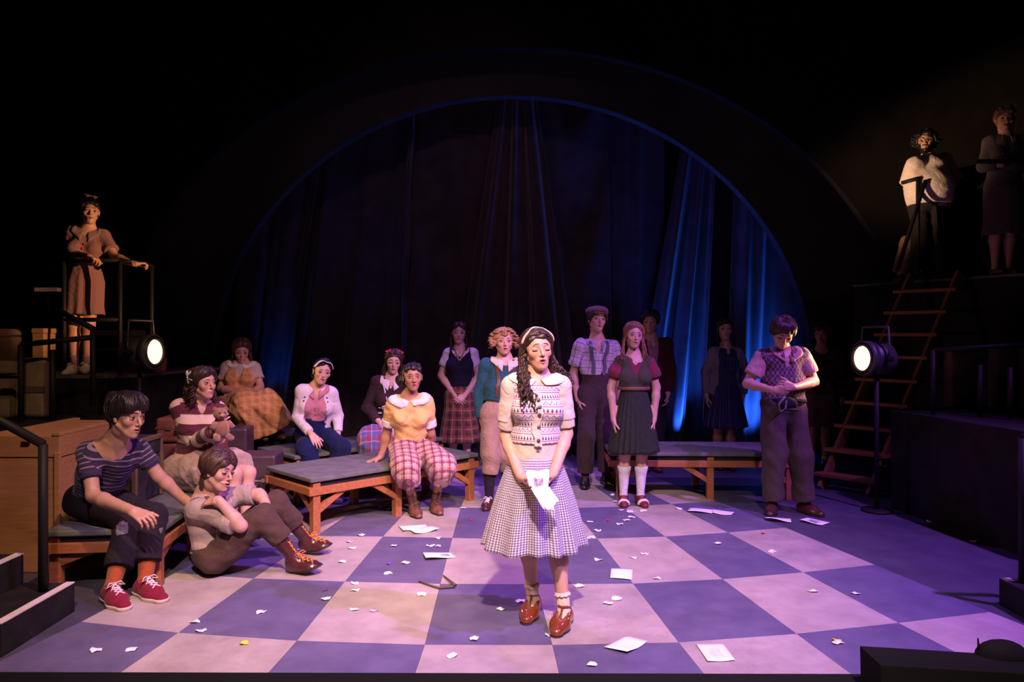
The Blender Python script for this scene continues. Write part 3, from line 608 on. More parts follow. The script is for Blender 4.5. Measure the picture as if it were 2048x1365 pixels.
# ================================================================== people: smooth bodies grown from joints
F4 = np.float32
def rcp(a, b, r1, r2=None, ax=(), k=0.03):                # rounded cone; ax: (vector, scale) squash; k: blend radius, negative = carve
    r2 = r1 if r2 is None else r2
    return (np.asarray(a, F4), np.asarray(b, F4), float(r1), float(r2), tuple((np.asarray(nrm(v), F4), float(s)) for v, s in ax), float(k))
def blob(c, r, ax=(), k=0.03): return rcp(c, c, r, r, ax, k)
def pdist(P, p, inf=0.0):
    a, b, r1, r2, ax, k = p; ba = b - a; L2 = float(ba @ ba); q = P - a; r = r1 + inf
    if L2 > 1e-10:
        t = np.clip((q @ ba) / L2, 0, 1); q = q - t[:, None] * ba; r = r + (r2 - r1) * t
    sm = 1.0
    for n, s in ax:
        q = q + n * ((q @ n) * (1.0 / s - 1.0))[:, None]; sm = min(sm, s)
    return (np.sqrt(np.einsum('ij,ij->i', q, q)) - r) * sm
def sdf(P, prims, inf=0.0):
    d = None
    for p in prims:
        k = p[5]
        e = pdist(P, p, inf if k > 0 else 0.0)
        if d is None: d = e; continue
        if k >= 0:
            h = np.maximum(k - np.abs(d - e), 0) / max(k, 1e-6); d = np.minimum(d, e) - h * h * (k * 0.25)
        else:
            k = -k; e = -e; h = np.maximum(k - np.abs(d - e), 0) / k; d = np.maximum(d, e) + h * h * (k * 0.25)
    return d
def bounds(prims, inf=0.0):
    lo, hi = [], []
    for a, b, r1, r2, ax, k in prims:
        if k < 0: continue
        R = max(r1, r2) * max([1.0] + [s for _, s in ax]) + inf
        lo.append(np.minimum(a, b) - R); hi.append(np.maximum(a, b) + R)
    return np.min(lo, 0), np.max(hi, 0)
def polygonize(fn, lo, hi, h):
    """surface of fn = 0 as quads (surface nets on a sparse grid)"""
    h = float(h); lo = np.asarray(lo, float) - 2.5 * h; n = np.ceil((np.asarray(hi) + 2.5 * h - lo) / (4 * h)).astype(int)
    bi = np.stack(np.meshgrid(*[np.arange(k) for k in n], indexing='ij'), -1).reshape(-1, 3)
    cd = fn((lo + (bi * 4 + 1.5) * h).astype(F4))
    N = n * 4; V = np.repeat(np.repeat(np.repeat(np.where(cd < 0, -1.0, 1.0).astype(F4).reshape(n), 4, 0), 4, 1), 4, 2)
    act = bi[np.abs(cd) < 5.2 * h]
    o = np.stack(np.meshgrid(*[np.arange(4)] * 3, indexing='ij'), -1).reshape(-1, 3)
    idx = (act[:, None] * 4 + o[None]).reshape(-1, 3)
    V[idx[:, 0], idx[:, 1], idx[:, 2]] = fn((lo + idx * h).astype(F4))
    s = V < 0
    c = np.zeros(N - 1, np.int8)
    for dx in (0, 1):
        for dy in (0, 1):
            for dz in (0, 1): c += s[dx:N[0] - 1 + dx, dy:N[1] - 1 + dy, dz:N[2] - 1 + dz]
    cell = np.argwhere((c > 0) & (c < 8))
    if not len(cell): return np.zeros((0, 3)), np.zeros((0, 4), int)
    vid = np.full(N - 1, -1, np.int32); vid[cell[:, 0], cell[:, 1], cell[:, 2]] = np.arange(len(cell))
    cor = [(dx, dy, dz) for dx in (0, 1) for dy in (0, 1) for dz in (0, 1)]
    val = np.stack([V[cell[:, 0] + a, cell[:, 1] + b, cell[:, 2] + d] for a, b, d in cor], 1)
    acc = np.zeros((len(cell), 3)); cnt = np.zeros(len(cell))
    for i in range(8):
        for j in range(i + 1, 8):
            df = np.abs(np.array(cor[i]) - np.array(cor[j]))
            if df.sum() != 1: continue
            a, b = val[:, i], val[:, j]; m = (a < 0) != (b < 0)
            t = np.where(m, a / np.where(m, a - b, 1), 0)
            p = np.array(cor[i])[None] + t[:, None] * (np.array(cor[j]) - np.array(cor[i]))[None]
            acc += np.where(m[:, None], p, 0); cnt += m
    v = lo + (cell + acc / cnt[:, None]) * h
    qs = []
    for axis in range(3):
        e = [slice(None)] * 3; e2 = [slice(None)] * 3; e[axis] = slice(0, -1); e2[axis] = slice(1, None)
        A, B = s[tuple(e)], s[tuple(e2)]
        for flip, mk in ((False, A & ~B), (True, ~A & B)):
            i = np.argwhere(mk); u, w = [(1, 2), (2, 0), (0, 1)][axis]
            i = i[(i[:, u] > 0) & (i[:, w] > 0) & (i[:, u] < N[u] - 1) & (i[:, w] < N[w] - 1)]
            if not len(i): continue
            def g(du, dw):
                k = i.copy(); k[:, u] += du; k[:, w] += dw; return vid[k[:, 0], k[:, 1], k[:, 2]]
            q = np.stack([g(-1, -1), g(0, -1), g(0, 0), g(-1, 0)], 1); q = q[(q >= 0).all(1)]
            qs.append(q[:, ::-1] if flip else q)
    return v, np.vstack(qs)
def grad(fn, P, e=0.003):
    P = np.asarray(P, F4); g = np.zeros((len(P), 3))
    for i in range(3):
        d = np.zeros(3, F4); d[i] = e; g[:, i] = fn(P + d) - fn(P - d)
    return g / (np.linalg.norm(g, axis=1, keepdims=True) + 1e-9)
def drape_to(fn, P, off, it=3):                           # settle points onto a surface
    P = np.asarray(P, float).copy()
    for _ in range(it): P -= grad(fn, P) * (fn(P.astype(F4)) - off)[:, None]
    return P
def folds(seed, amp, freq, dirs=None, n=4):
    r = np.random.default_rng(seed); D = r.normal(size=(n, 3)) if dirs is None else np.array([dirs[i % len(dirs)] + 0.25 * r.normal(size=3) for i in range(n)])
    D = (D / np.linalg.norm(D, axis=1, keepdims=True) * freq * r.uniform(0.7, 1.3, (n, 1))).astype(F4); ph = r.random(n) * 6.28
    W_ = (r.normal(size=(n, 3)) * freq * 0.35).astype(F4)
    def f(P):
        o = 0.0
        for i in range(n): o = o + np.sin(P @ D[i] + ph[i] + 1.6 * np.sin(P @ W_[i] + ph[i] * 2)) ** 3
        return o * (amp * 2.0 / n)
    return f
def tri_count(): return sum(len(o.data.polygons) for o in COL.objects if o.type == 'MESH')
M_SKIN = None
def skin_material():
    m = bpy.data.materials.new('skin'); m.use_nodes = True; t = m.node_tree; b = t.nodes['Principled BSDF']
    a = t.nodes.new('ShaderNodeVertexColor'); a.layer_name = 'Col'
    n = noise(t, 45, 3); e = mix(t, n * 0.22, E(t, a.outputs[0]), (0.45, 0.16, 0.12), 'MULTIPLY')
    t.links.new(e.k, b.inputs['Base Color']); b.inputs['Roughness'].default_value = 0.48; b.inputs['Specular IOR Level'].default_value = 0.4
    b.inputs['Subsurface Weight'].default_value = 0.12; b.inputs['Subsurface Radius'].default_value = (0.012, 0.005, 0.003)
    return m
M_SKIN = skin_material()
SKINS = {'fair': (0.58, 0.345, 0.26), 'warm': (0.54, 0.32, 0.225), 'olive': (0.50, 0.29, 0.19), 'brown': (0.40, 0.21, 0.13), 'pale': (0.64, 0.41, 0.335)}

class Person:
    def __init__(s, label, H, J, D=None, yaw=0, z0=0.0, bulk=1.0, female=False, skin='fair', res=None, syaw=None, arm_k=1.0):
        s.H, s.J, s.z0, s.bulk, s.female = H, J, z0, bulk, female; s.skin = np.array(SKINS[skin]); s.label = label
        g = lambda n: J.get(n)
        if 'feet' in J:
            fl = [gnd(x, y, z0) for x, y in J['feet']]; s.D = D or (fl[0][1] + fl[1][1]) / 2
        else: s.D = D
        s.h = res or max(0.0065, 0.00165 * s.D)
        s.joint = {}; jj = s.joint
        yr = math.radians(yaw); s.R, s.F, _ = frame(yr)
        sy = math.radians(yaw if syaw is None else syaw); s.SR, s.SF, _ = frame(sy)
        def P_(n, parent=None, L=None):
            x, y, d = J[n]
            if isinstance(d, str):
                c = jj[parent]; dr = px(x, y, 1.0); dr0 = np.array([0, 0, HCAM]); dv = nrm(dr - dr0)
                oc = dr0 - c; b_ = dv @ oc; disc = b_ * b_ - (oc @ oc - L * L)
                t = -b_ + (math.sqrt(disc) if disc > 0 else 0) * (1 if d == '+' else -1)
                return dr0 + dv * t
            return px(x, y, s.D + d)
        hw, sw = 0.047 * H, (0.085 if female else 0.103) * H
        if 'feet' in J:
            for q, p in zip('LR', fl): jj['a' + q] = p + V3(0, 0, 0.047 * H)
        if g('pel') is not None: jj['pel'] = P_('pel')
        else:
            m = (jj['aL'] + jj['aR']) / 2; jj['pel'] = V3(m[0], m[1], z0 + 0.525 * H)
            if g('pelx'): jj['pel'] = px(g('pelx'), 0, m[1]) * V3(1, 1, 0) + V3(0, 0, z0 + 0.525 * H)
        if g('neck') is not None: jj['neck'] = P_('neck', 'pel', 0.30 * H)
        else: jj['neck'] = jj['pel'] + V3(0, 0.01, 0.302 * H)
        if g('neckx'): jj['neck'] = px(g('neckx'), 0, jj['neck'][1]) * V3(1, 1, 0) + V3(0, 0, jj['neck'][2])
        s.U = nrm(jj['neck'] - jj['pel'])
        s.SF = nrm(s.SF - s.U * (s.SF @ s.U)); s.SR = np.cross(s.U, -s.SF) if np.cross(s.U, -s.SF) @ s.SR > 0 else np.cross(s.U, s.SF)
        for q, sg in (('L', -1), ('R', 1)):
            jj['h' + q] = P_('h' + q) if g('h' + q) else jj['pel'] + s.R * sg * hw
            jj['s' + q] = P_('s' + q) if g('s' + q) else jj['neck'] - s.U * 0.028 * H + s.SR * sg * sw
            if g('e' + q): jj['e' + q] = P_('e' + q, 's' + q, 0.172 * H * arm_k)
            else: jj['e' + q] = jj['s' + q] + V3(0, 0, -0.168 * H) + s.SR * sg * 0.035 * H - s.SF * 0.01
            if g('w' + q): jj['w' + q] = P_('w' + q, 'e' + q, 0.152 * H * arm_k)
            else: jj['w' + q] = jj['e' + q] + V3(0, 0, -0.15 * H) + s.SF * 0.025 * H
            if 'a' + q in jj and not g('k' + q):
                hh, aa = jj['h' + q], jj['a' + q]; jj['k' + q] = hh * 0.5 + aa * 0.5 + s.F * 0.018 * H
            else:
                jj['k' + q] = P_('k' + q, 'h' + q, 0.245 * H)
            if 'a' + q not in jj: jj['a' + q] = P_('a' + q, 'k' + q, 0.235 * H)
        base = V3((jj['aL'][0] + jj['aR'][0]) / 2, (jj['aL'][1] + jj['aR'][1]) / 2, z0)
        s.base = base; s.root = thing('person', label, 'person', base)
        # head
        s.hh = 0.142 * H * J.get('hk', 1.0)
        x, y, d = J['head']; s.hc = px(x, y, jj['neck'][1] + d)
        s.head_frame(*J.get('look', (yaw, 0, 0)))
        s.make_prims()
    def head_frame(s, yaw, pitch, roll):                   # degrees; pitch + = looking up, roll + = tilts to image right
        r, f, u = frame(math.radians(yaw)); p = math.radians(pitch)
        f2 = f * math.cos(p) + u * math.sin(p); u2 = u * math.cos(p) - f * math.sin(p); q = math.radians(roll)
        s.HR = r * math.cos(q) - u2 * math.sin(q); s.HU = u2 * math.cos(q) + r * math.sin(q); s.HF = f2
    def hp(s, x, y, z): return s.hc + s.hh * (s.HR * x + s.HF * y + s.HU * z)
    def make_prims(s):
        j, H, b = s.joint, s.H, s.bulk; pel, nk = j['pel'], j['neck']; sp = lambda t: pel + (nk - pel) * t
        B = 0.5 + 0.5 * b
        pr = {}
        pr['pelvis'] = rcp(j['hL'], j['hR'], 0.047 * H * b, ax=[(s.F, 0.92)], k=0.05)
        pr['belly'] = rcp(sp(0.08), sp(0.40), 0.062 * H * b, (0.054 if s.female else 0.060) * H * b, ax=[(s.R, 1.2)], k=0.05)
        pr['ribs'] = rcp(sp(0.48), sp(0.80), 0.060 * H * b, 0.057 * H * B, ax=[(s.SR, 1.34 if not s.female else 1.22)], k=0.05)
        pr['gird'] = rcp(j['sL'] * 0.93 + j['sR'] * 0.07, j['sR'] * 0.93 + j['sL'] * 0.07, 0.031 * H, ax=[], k=0.05)
        pr['trap'] = rcp(sp(0.93), nk + s.U * 0.015 * H, 0.046 * H, 0.034 * H, ax=[(s.SR, 1.3)], k=0.04)
        pr['neck'] = rcp(nk - s.U * 0.02 * H, s.hp(0, -0.12, -0.12), 0.034 * H * (0.88 if s.female else 1.02), 0.030 * H * (0.95 if s.female else 1.05), k=0.03)
        if s.female:
            for q, sg in (('L', -1), ('R', 1)): pr['bust' + q] = blob(sp(0.64) + s.SR * sg * 0.046 * H + s.SF * 0.040 * H * B, 0.040 * H * B, k=0.04)
        elif b > 1.2: pr['paunch'] = blob(sp(0.25) + s.F * 0.05 * H, 0.075 * H * b, ax=[(s.R, 1.2)], k=0.06)
        for q in 'LR':
            pr['ua' + q] = rcp(j['s' + q], j['e' + q], 0.030 * H * B, 0.0230 * H * B, k=0.03)
            m = j['e' + q] * 0.72 + j['w' + q] * 0.28
            pr['fa' + q] = rcp(j['e' + q], m, 0.0230 * H * B, 0.0240 * H * B, k=0.02)
            pr['fb' + q] = rcp(m, j['w' + q], 0.0240 * H * B, 0.0155 * H, k=0.02)
            pr['th' + q] = rcp(j['h' + q], j['k' + q], 0.048 * H * b, 0.033 * H * B, k=0.04)
            c = j['k' + q] * 0.68 + j['a' + q] * 0.32; back = nrm(np.cross(np.cross(j['a' + q] - j['k' + q], s.F), j['a' + q] - j['k' + q])) * -1
            back = back if back @ s.F < 0 else -back
            pr['sh' + q] = rcp(j['k' + q], c + back * 0.008 * H, 0.031 * H * B, 0.0315 * H * B, k=0.03)
            pr['si' + q] = rcp(c + back * 0.008 * H, j['a' + q], 0.0315 * H * B, 0.0175 * H, k=0.03)
        s.pr = pr
    # ---------------------------------------------------------------- mesh helpers
    def put(s, name, v, f, m, smooth=True, uv=None, col=None, label=None, fm=None, parent=None):
        off = s.base
        me = mesh_np(name, v - off, f, m, smooth, fm=fm, uv=uv, col=col); o = new_obj(name, me, parent or s.root)
        if label: o['label'] = label
        return o
    def bones(s, kind='top'):
        j = s.joint; L = [(j['pel'], j['neck'], s.SF, 0.13, 0.0, 'ang')]
        if kind == 'top':
            for q in 'LR':
                L.append((j['s' + q], j['e' + q], s.SF, 0.055, 0.0, 'ang')); L.append((j['e' + q], j['w' + q], s.SF, 0.045, 0.30, 'ang'))
        if kind == 'legs':
            L = []
            for q in 'LR':
                L.append((j['h' + q], j['k' + q], s.F + V3(0, 0, .5), 0.09, 0.0, 'ang')); L.append((j['k' + q], j['a' + q], s.F, 0.07, 0.245 * s.H, 'ang'))
        if kind == 'lap':
            hm, km, am = (j['hL'] + j['hR']) / 2, (j['kL'] + j['kR']) / 2, (j['aL'] + j['aR']) / 2
            L = [(hm, hm + nrm(s.F * 0.75 - V3(0, 0, 0.85)), s.R, 0.2, 0.0, 'flat')]
        return L
    def uvmap(s, v, f, bones):
        c = v[f].mean(1); D = []
        for a, b, fr, rad, v0, md in bones:
            ba = b - a; t = np.clip(((c - a) @ ba) / (ba @ ba), -0.1, 1.1); D.append(np.linalg.norm(c - a - t[:, None] * ba, axis=1) / rad)
        w = np.argmin(D, 0); uv = np.zeros(f.shape + (2,))
        for i, (a, b, fr, rad, v0, md) in enumerate(bones):
            m = w == i
            if not m.any(): continue
            ax = nrm(b - a); q = v[f[m]] - a; qc = c[m] - a
            if md == 'flat':
                uv[m, :, 0] = q @ fr; uv[m, :, 1] = q @ ax + v0; continue
            fx = nrm(fr - ax * (fr @ ax)); rx = np.cross(ax, fx)
            an = np.arctan2(q @ rx, q @ fx); ac = np.arctan2(qc @ rx, qc @ fx)[:, None]
            an = ac + (an - ac + math.pi) % (2 * math.pi) - math.pi
            uv[m, :, 0] = an * rad * 1.05; uv[m, :, 1] = q @ ax + v0
        return uv.reshape(-1, 2)
    def cloth(s, name, prims, m, cuts=(), fold=None, h=None, uvb='top', label=None, parent=None, inf=0.0, limbs=(), lcuts=(), lk=0.045):
        """cuts: (point, normal) keeps the side behind the normal; limbs are joined on after the cuts, lcuts trim all"""
        carve = [p for p in prims if p[5] < 0] if limbs else []; prims = [p for p in prims if p[5] > 0] if limbs else prims
        h = h or s.h
        def fn(P):
            d = sdf(P, prims, inf)
            if fold is not None: d = d + fold(P)
            for p, n in cuts: d = np.maximum(d, (P - np.asarray(p, F4)) @ np.asarray(nrm(n), F4))
            for lp, lc, kk in limbs:
                e = sdf(P, lp, inf)
                if fold is not None: e = e + fold(P)
                for p, n in lc: e = np.maximum(e, (P - np.asarray(p, F4)) @ np.asarray(nrm(n), F4))
                k_ = np.maximum(kk - np.abs(d - e), 0) / kk; d = np.minimum(d, e) - k_ * k_ * (kk * 0.25)
            for p in carve: d = np.maximum(d, -pdist(P, p))
            for p, n in lcuts: d = np.maximum(d, (P - np.asarray(p, F4)) @ np.asarray(nrm(n), F4))
            return d
        lo, hi = bounds(list(prims) + [q for l in limbs for q in l[0]], inf + 0.02); v, f = polygonize(fn, lo, hi, h)
        if not len(f): print('EMPTY', name, s.label); return None, fn
        uv = s.uvmap(v, f, s.bones(uvb) if isinstance(uvb, str) else uvb)
        o = s.put(name, v, f, m, uv=uv, label=label, parent=parent)
        return o, fn
    def arm(s, q, f0, f1, r0, r1, k=0.04):                 # tube along the arm: 0 shoulder, 1 elbow, 2 wrist
        j = s.joint; at = lambda f: j['s' + q] + (j['e' + q] - j['s' + q]) * f if f <= 1 else j['e' + q] + (j['w' + q] - j['e' + q]) * (f - 1)
        if f0 < 1 < f1:
            rm = r0 + (r1 - r0) * (1 - f0) / (f1 - f0); return [rcp(at(f0), at(1), r0, rm, k=k), rcp(at(1), at(f1), rm, r1, k=0.02)]
        return [rcp(at(f0), at(f1), r0, r1, k=k)]
    def leg(s, q, f0, f1, r0, r1, k=0.04, rm=None):
        j = s.joint; at = lambda f: j['h' + q] + (j['k' + q] - j['h' + q]) * f if f <= 1 else j['k' + q] + (j['a' + q] - j['k' + q]) * (f - 1)
        if f0 < 1 < f1:
            rm = rm or (r0 + (r1 - r0) * (1 - f0) / (f1 - f0)); return [rcp(at(f0), at(1), r0, rm, k=k), rcp(at(1), at(f1), rm, r1, k=0.03)]
        return [rcp(at(f0), at(f1), r0, r1, k=k)]
    def flat_arm(s, q, f1, r0, r1, k=0.045):
        j = s.joint; a, b = (j['s' + q], j['e' + q]) if f1 <= 1 else (j['e' + q], j['w' + q]); g = f1 if f1 <= 1 else f1 - 1; P = a + (b - a) * g
        ext = 0.25 * r1 / max(0.05, np.linalg.norm(b - a)) * 4
        return (s.arm(q, 0.0, f1 + ext if not (f1 <= 1 < f1 + ext) else 1.0, r0, r1, k=0.03) if f1 > 1 or f1 + ext <= 1 else [rcp(a, P + nrm(b - a) * r1, r0, r1)], [(P, b - a)], k)
    def flat_leg(s, q, f1, r0, r1, rm, k=0.05):
        j = s.joint; a, b = (j['h' + q], j['k' + q]) if f1 <= 1 else (j['k' + q], j['a' + q]); g = f1 if f1 <= 1 else f1 - 1; P = a + (b - a) * g; E_ = P + nrm(b - a) * r1
        pr = [rcp(j['h' + q], j['k' + q], r0, rm, k=0.03), rcp(j['k' + q], E_, rm, r1, k=0.03)] if f1 > 1 else [rcp(a, E_, r0, r1)]
        return (pr, [(P, b - a)] if f1 > 1 else [(P, b - a)], k)
    def sp(s, t, f=0.0, r=0.0, u=0.0): return s.joint['pel'] + (s.joint['neck'] - s.joint['pel']) * t + s.SF * f + s.SR * r + s.U * u
    def trunk(s, names=('pelvis', 'belly', 'ribs', 'gird', 'trap', 'bustL', 'bustR', 'paunch'), grow=0.0):
        return [(a, b, r1 + grow, r2 + grow, ax, k) for n in names if n in s.pr for a, b, r1, r2, ax, k in [s.pr[n]]]
    # ---------------------------------------------------------------- body
    def body(s, hands=True, face=None, bare_leg=True):
        V, Fq, C = [], [], []; n = [0]
        def add(v, f, c):
            V.append(v); Fq.append(np.asarray(f) + n[0]); C.append(np.broadcast_to(c, (len(v), 3)).copy()); n[0] += len(v)
        pr = [s.pr[k] for k in s.pr]
        j = s.joint
        for q in 'LR': pr.append(rcp(j['a' + q], j['a' + q] + s.F * 0.07 * s.H * 0 + V3(0, 0, -0.02), 0.0175 * s.H, 0.018 * s.H, k=0.02))
        lo, hi = bounds(pr, 0.01); v, f = polygonize(lambda P: sdf(P, pr), lo, hi, max(0.0115, s.h * 1.5)); add(v, f, s.skin)
        if hands:
            for q in 'LR': s.hand(q, add)
        s.make_head(add, face or {})
        V = np.vstack(V); C = np.vstack(C)
        f4 = [a for a in Fq if a.shape[1] == 4]; f3 = [a for a in Fq if a.shape[1] == 3]
        return s.put('body', V, [np.vstack(f4)] + ([np.vstack(f3)] if f3 else []), M_SKIN, col=C)
    def hand(s, q, add):
        j, hs = s.joint, 0.106 * s.H; sg = -1 if q == 'L' else 1; h = s.J.get('hand' + q, {})
        w = j['w' + q]; fd = nrm(w - j['e' + q])
        if 'tip' in h:
            x, y, d = h['tip']; D = nrm(px(x, y, s.D + d) - w)
        else: D = nrm(fd + np.asarray(h.get('bend', (0, 0, 0)), float))
        N = np.asarray(h.get('palm', -s.SR * sg), float); N = nrm(N - D * (N @ D)); S = np.cross(D, N)     # across the knuckles
        th = h.get('thumb'); th = nrm(np.asarray(th, float)) if th is not None else s.SF
        if S @ th < 0: S = -S                                                                              # S points to the thumb side
        curl = h.get('curl', 0.35); spread = h.get('spread', 0.05)
        pr = [rcp(w - fd * 0.3 * hs, w + D * 0.08 * hs, 0.0175 * s.H, 0.0160 * s.H, k=0.012)]
        for o, l in ((0.17, 0.50), (0.06, 0.53), (-0.06, 0.51), (-0.165, 0.46)):
            pr.append(rcp(w + D * 0.10 * hs + S * o * 0.55 * hs, w + D * l * hs + S * o * hs, 0.078 * hs, 0.062 * hs, ax=[(N, 0.85)], k=0.014))
        pr.append(rcp(w + D * 0.12 * hs + S * 0.10 * hs + N * 0.03 * hs, w + D * 0.34 * hs + S * 0.22 * hs + N * 0.05 * hs, 0.075 * hs, 0.062 * hs, k=0.014))
        for i, (o, l, L) in enumerate(((0.175, 0.51, 0.40), (0.06, 0.54, 0.45), (-0.06, 0.52, 0.42), (-0.17, 0.47, 0.33))):
            p = w + D * l * hs + S * o * hs; cu = curl * (1 + 0.08 * i); d = nrm(D + S * (o * spread * 8)); nn = N.copy(); r = 0.050 if i < 3 else 0.044
            for sgm, (fr, a) in enumerate(((0.45, 0.9), (0.31, 1.25), (0.24, 0.8))):
                an = cu * a; d, nn = d * math.cos(an) + nn * math.sin(an), nn * math.cos(an) - d * math.sin(an)
                e = p + d * L * fr * hs; pr.append(rcp(p, e, r * hs, (r - 0.004) * hs, k=0.003)); p = e; r -= 0.004
        tc = h.get('tcurl', 0.3); p = w + D * 0.30 * hs + S * 0.20 * hs + N * 0.05 * hs; d = nrm(D * 0.75 + S * h.get('tout', 0.55) + N * 0.35); r = 0.057
        for fr in (0.21, 0.17):
            e = p + d * fr * hs; pr.append(rcp(p, e, r * hs, (r - 0.006) * hs, k=0.006)); p = e; r -= 0.006; d = nrm(d + (D * 0.3 - S * 0.5 + N * 0.3) * tc)
        s.tip = getattr(s, 'tip', {}); s.tip[q] = w + D * 0.6 * hs; s.palm = getattr(s, 'palm', {}); s.palm[q] = (w, D, N, S, hs)
        lo, hi = bounds(pr, 0.004); v, f = polygonize(lambda P: sdf(P, pr), lo, hi, min(0.0062, max(0.0036, s.h * 0.52))); c = np.tile(s.skin, (len(v), 1))
        k = np.clip(np.linalg.norm(v - w, axis=1) / hs - 0.5, 0, 0.5)[:, None]; c = c * (1 - 0.25 * k) + np.array([0.62, 0.25, 0.2]) * 0.25 * k
        add(v, f, c)
    def make_head(s, add, fc):
        hh = s.hh; x_, y_, z_ = s.HR, s.HF, s.HU; p = s.hp; fem = s.female
        wd = fc.get('width', 1.0); mo = fc.get('open', 0.0); sm = fc.get('smile', 0.0); jaw = fc.get('jaw', 0.95 if fem else 1.05)
        def carve(b_, k): return (b_[0], b_[1], b_[2], b_[3], b_[4], -k)
        pr = [rcp(p(0, -0.11, 0.15), p(0, -0.01, 0.165), 0.333 * hh, 0.320 * hh, ax=[(x_, 0.97 * wd)], k=0.02),
              rcp(p(0, 0.085, 0.03), p(0, 0.165, -0.32), 0.285 * hh * wd, 0.168 * hh, ax=[(y_, 0.92)], k=0.10 * hh)]
        for q in (-1, 1):
            pr.append(rcp(p(q * 0.205 * wd * jaw, 0.0, -0.19), p(q * 0.055, 0.21, -0.41), 0.082 * hh, 0.070 * hh, k=0.08 * hh))
            pr.append(blob(p(q * 0.165 * wd, 0.212, -0.095 + 0.015 * sm), 0.102 * hh, k=0.09 * hh))
        pr += [rcp(p(-0.12, 0.29, 0.095), p(0.12, 0.29, 0.095), 0.056 * hh, k=0.07 * hh), blob(p(0, 0.265, -0.415), 0.075 * hh * jaw, k=0.05 * hh),
               rcp(p(0, 0.185, 0.18), p(0, 0.13, 0.27), 0.135 * hh, k=0.1 * hh)]
        for q in (-1, 1): pr.append(carve(blob(p(q * 0.148, 0.392, 0.002), 0.064 * hh, ax=[(x_, 1.3)]), 0.05 * hh))
        ns = fc.get('nose', 1.0)
        pr += [rcp(p(0, 0.325, 0.055), p(0, 0.400 + 0.02 * ns, -0.115), 0.027 * hh, 0.036 * hh * ns, k=0.035 * hh), blob(p(0, 0.400 + 0.02 * ns, -0.138), 0.040 * hh * ns, k=0.02 * hh)]
        for q in (-1, 1): pr.append(blob(p(q * 0.046 * ns, 0.362, -0.150), 0.030 * hh * ns, k=0.02 * hh))
        mw = 0.125 + 0.045 * sm; mz = -0.270; my = 0.345
        pr.append(blob(p(0, 0.265, -0.275), 0.105 * hh, ax=[(x_, 1.2)], k=0.06 * hh))                                  # muzzle
        for q in (-1, 1):
            pr.append(rcp(p(0, my + 0.026, mz + 0.016 + 0.05 * mo), p(q * mw, my - 0.055, mz + 0.045 * sm + 0.002), 0.022 * hh, 0.010 * hh, k=0.014 * hh))
            pr.append(rcp(p(0, my + 0.020, mz - 0.026 - 0.12 * mo), p(q * mw, my - 0.055, mz + 0.045 * sm - 0.004), 0.027 * hh, 0.010 * hh, k=0.014 * hh))
        if mo > 0.05: pr.append(carve(blob(p(0, my + 0.02, mz - 0.006 - 0.04 * mo), 0.055 * hh, ax=[(x_, 1.5), (z_, 0.16 + 0.6 * mo)]), 0.012 * hh))
        else: pr.append(carve(rcp(p(-mw * 0.9, my + 0.005, mz + 0.034 * sm), p(mw * 0.9, my + 0.005, mz + 0.034 * sm), 0.005 * hh), 0.006 * hh))
        for q in (-1, 1):
            pr.append(rcp(p(q * 0.335 * wd, -0.03, 0.05), p(q * 0.325 * wd, 0.0, -0.11), 0.060 * hh, 0.040 * hh, ax=[(nrm(x_ * 0.9 + y_ * 0.25 * q), 0.40)], k=0.02 * hh))
        pr.append(rcp(p(0, -0.10, -0.12), p(0, -0.12, -0.30), 0.22 * hh, 0.23 * hh, k=0.08 * hh))
        lo, hi = bounds(pr, 0.01)
        fn = lambda P: sdf(P, pr); s.head_fn = fn
        v, f = polygonize(fn, lo, hi, max(0.0036, s.h * 0.52) if s.D < 6.3 else s.h * 0.52)
        c = np.tile(s.skin, (len(v), 1)); q = (v - s.hc) / hh; lx, ly, lz = q @ x_, q @ y_, q @ z_
        lip = np.array(fc.get('lip', s.skin * np.array([0.85, 0.58, 0.55])))
        def blend(mask, col):
            m = np.clip(mask, 0, 1)[:, None]; c[:] = c * (1 - m) + col * m
        ld = np.sqrt((lx / (mw * 0.98)) ** 2 + ((lz - (mz - 0.006 - 0.04 * mo + 0.04 * sm * np.minimum(1, (lx / mw) ** 2))) / (0.044 + 0.075 * mo)) ** 2)
        blend((1.0 - ld) * 4 * (ly > 0.25), lip)
        if mo > 0.05:
            md = np.sqrt((lx / 0.082) ** 2 + ((lz - (mz - 0.006 - 0.04 * mo)) / (0.014 + 0.035 * mo)) ** 2); blend((1.0 - md) * 5 * (ly > 0.22) * (ly < 0.40), np.array([0.10, 0.02, 0.02]))
        blend((0.14 - np.hypot(np.abs(lx) - 0.17, lz + 0.11)) * 5 * (ly > 0.1) * fc.get('blush', 0.5), s.skin * np.array([1.0, 0.62, 0.58]))
        if fc.get('beard'): blend(((lz < -0.10) & (ly > -0.15) & (np.abs(lx) > 0.17)).astype(float) + ((lz < -0.335)).astype(float) + ((lz < -0.185) & (lz > -0.235) & (np.abs(lx) < 0.14) & (ly > 0.3)).astype(float), np.array(fc['beard']))
        add(v, f, c)
        # eyes, lids, brows
        brow = np.array(fc.get('brow', (0.05, 0.03, 0.02))); closed = 0.20 + 0.81 * fc.get('closed', 0.25); gx, gz = fc.get('gaze', (0, 0))
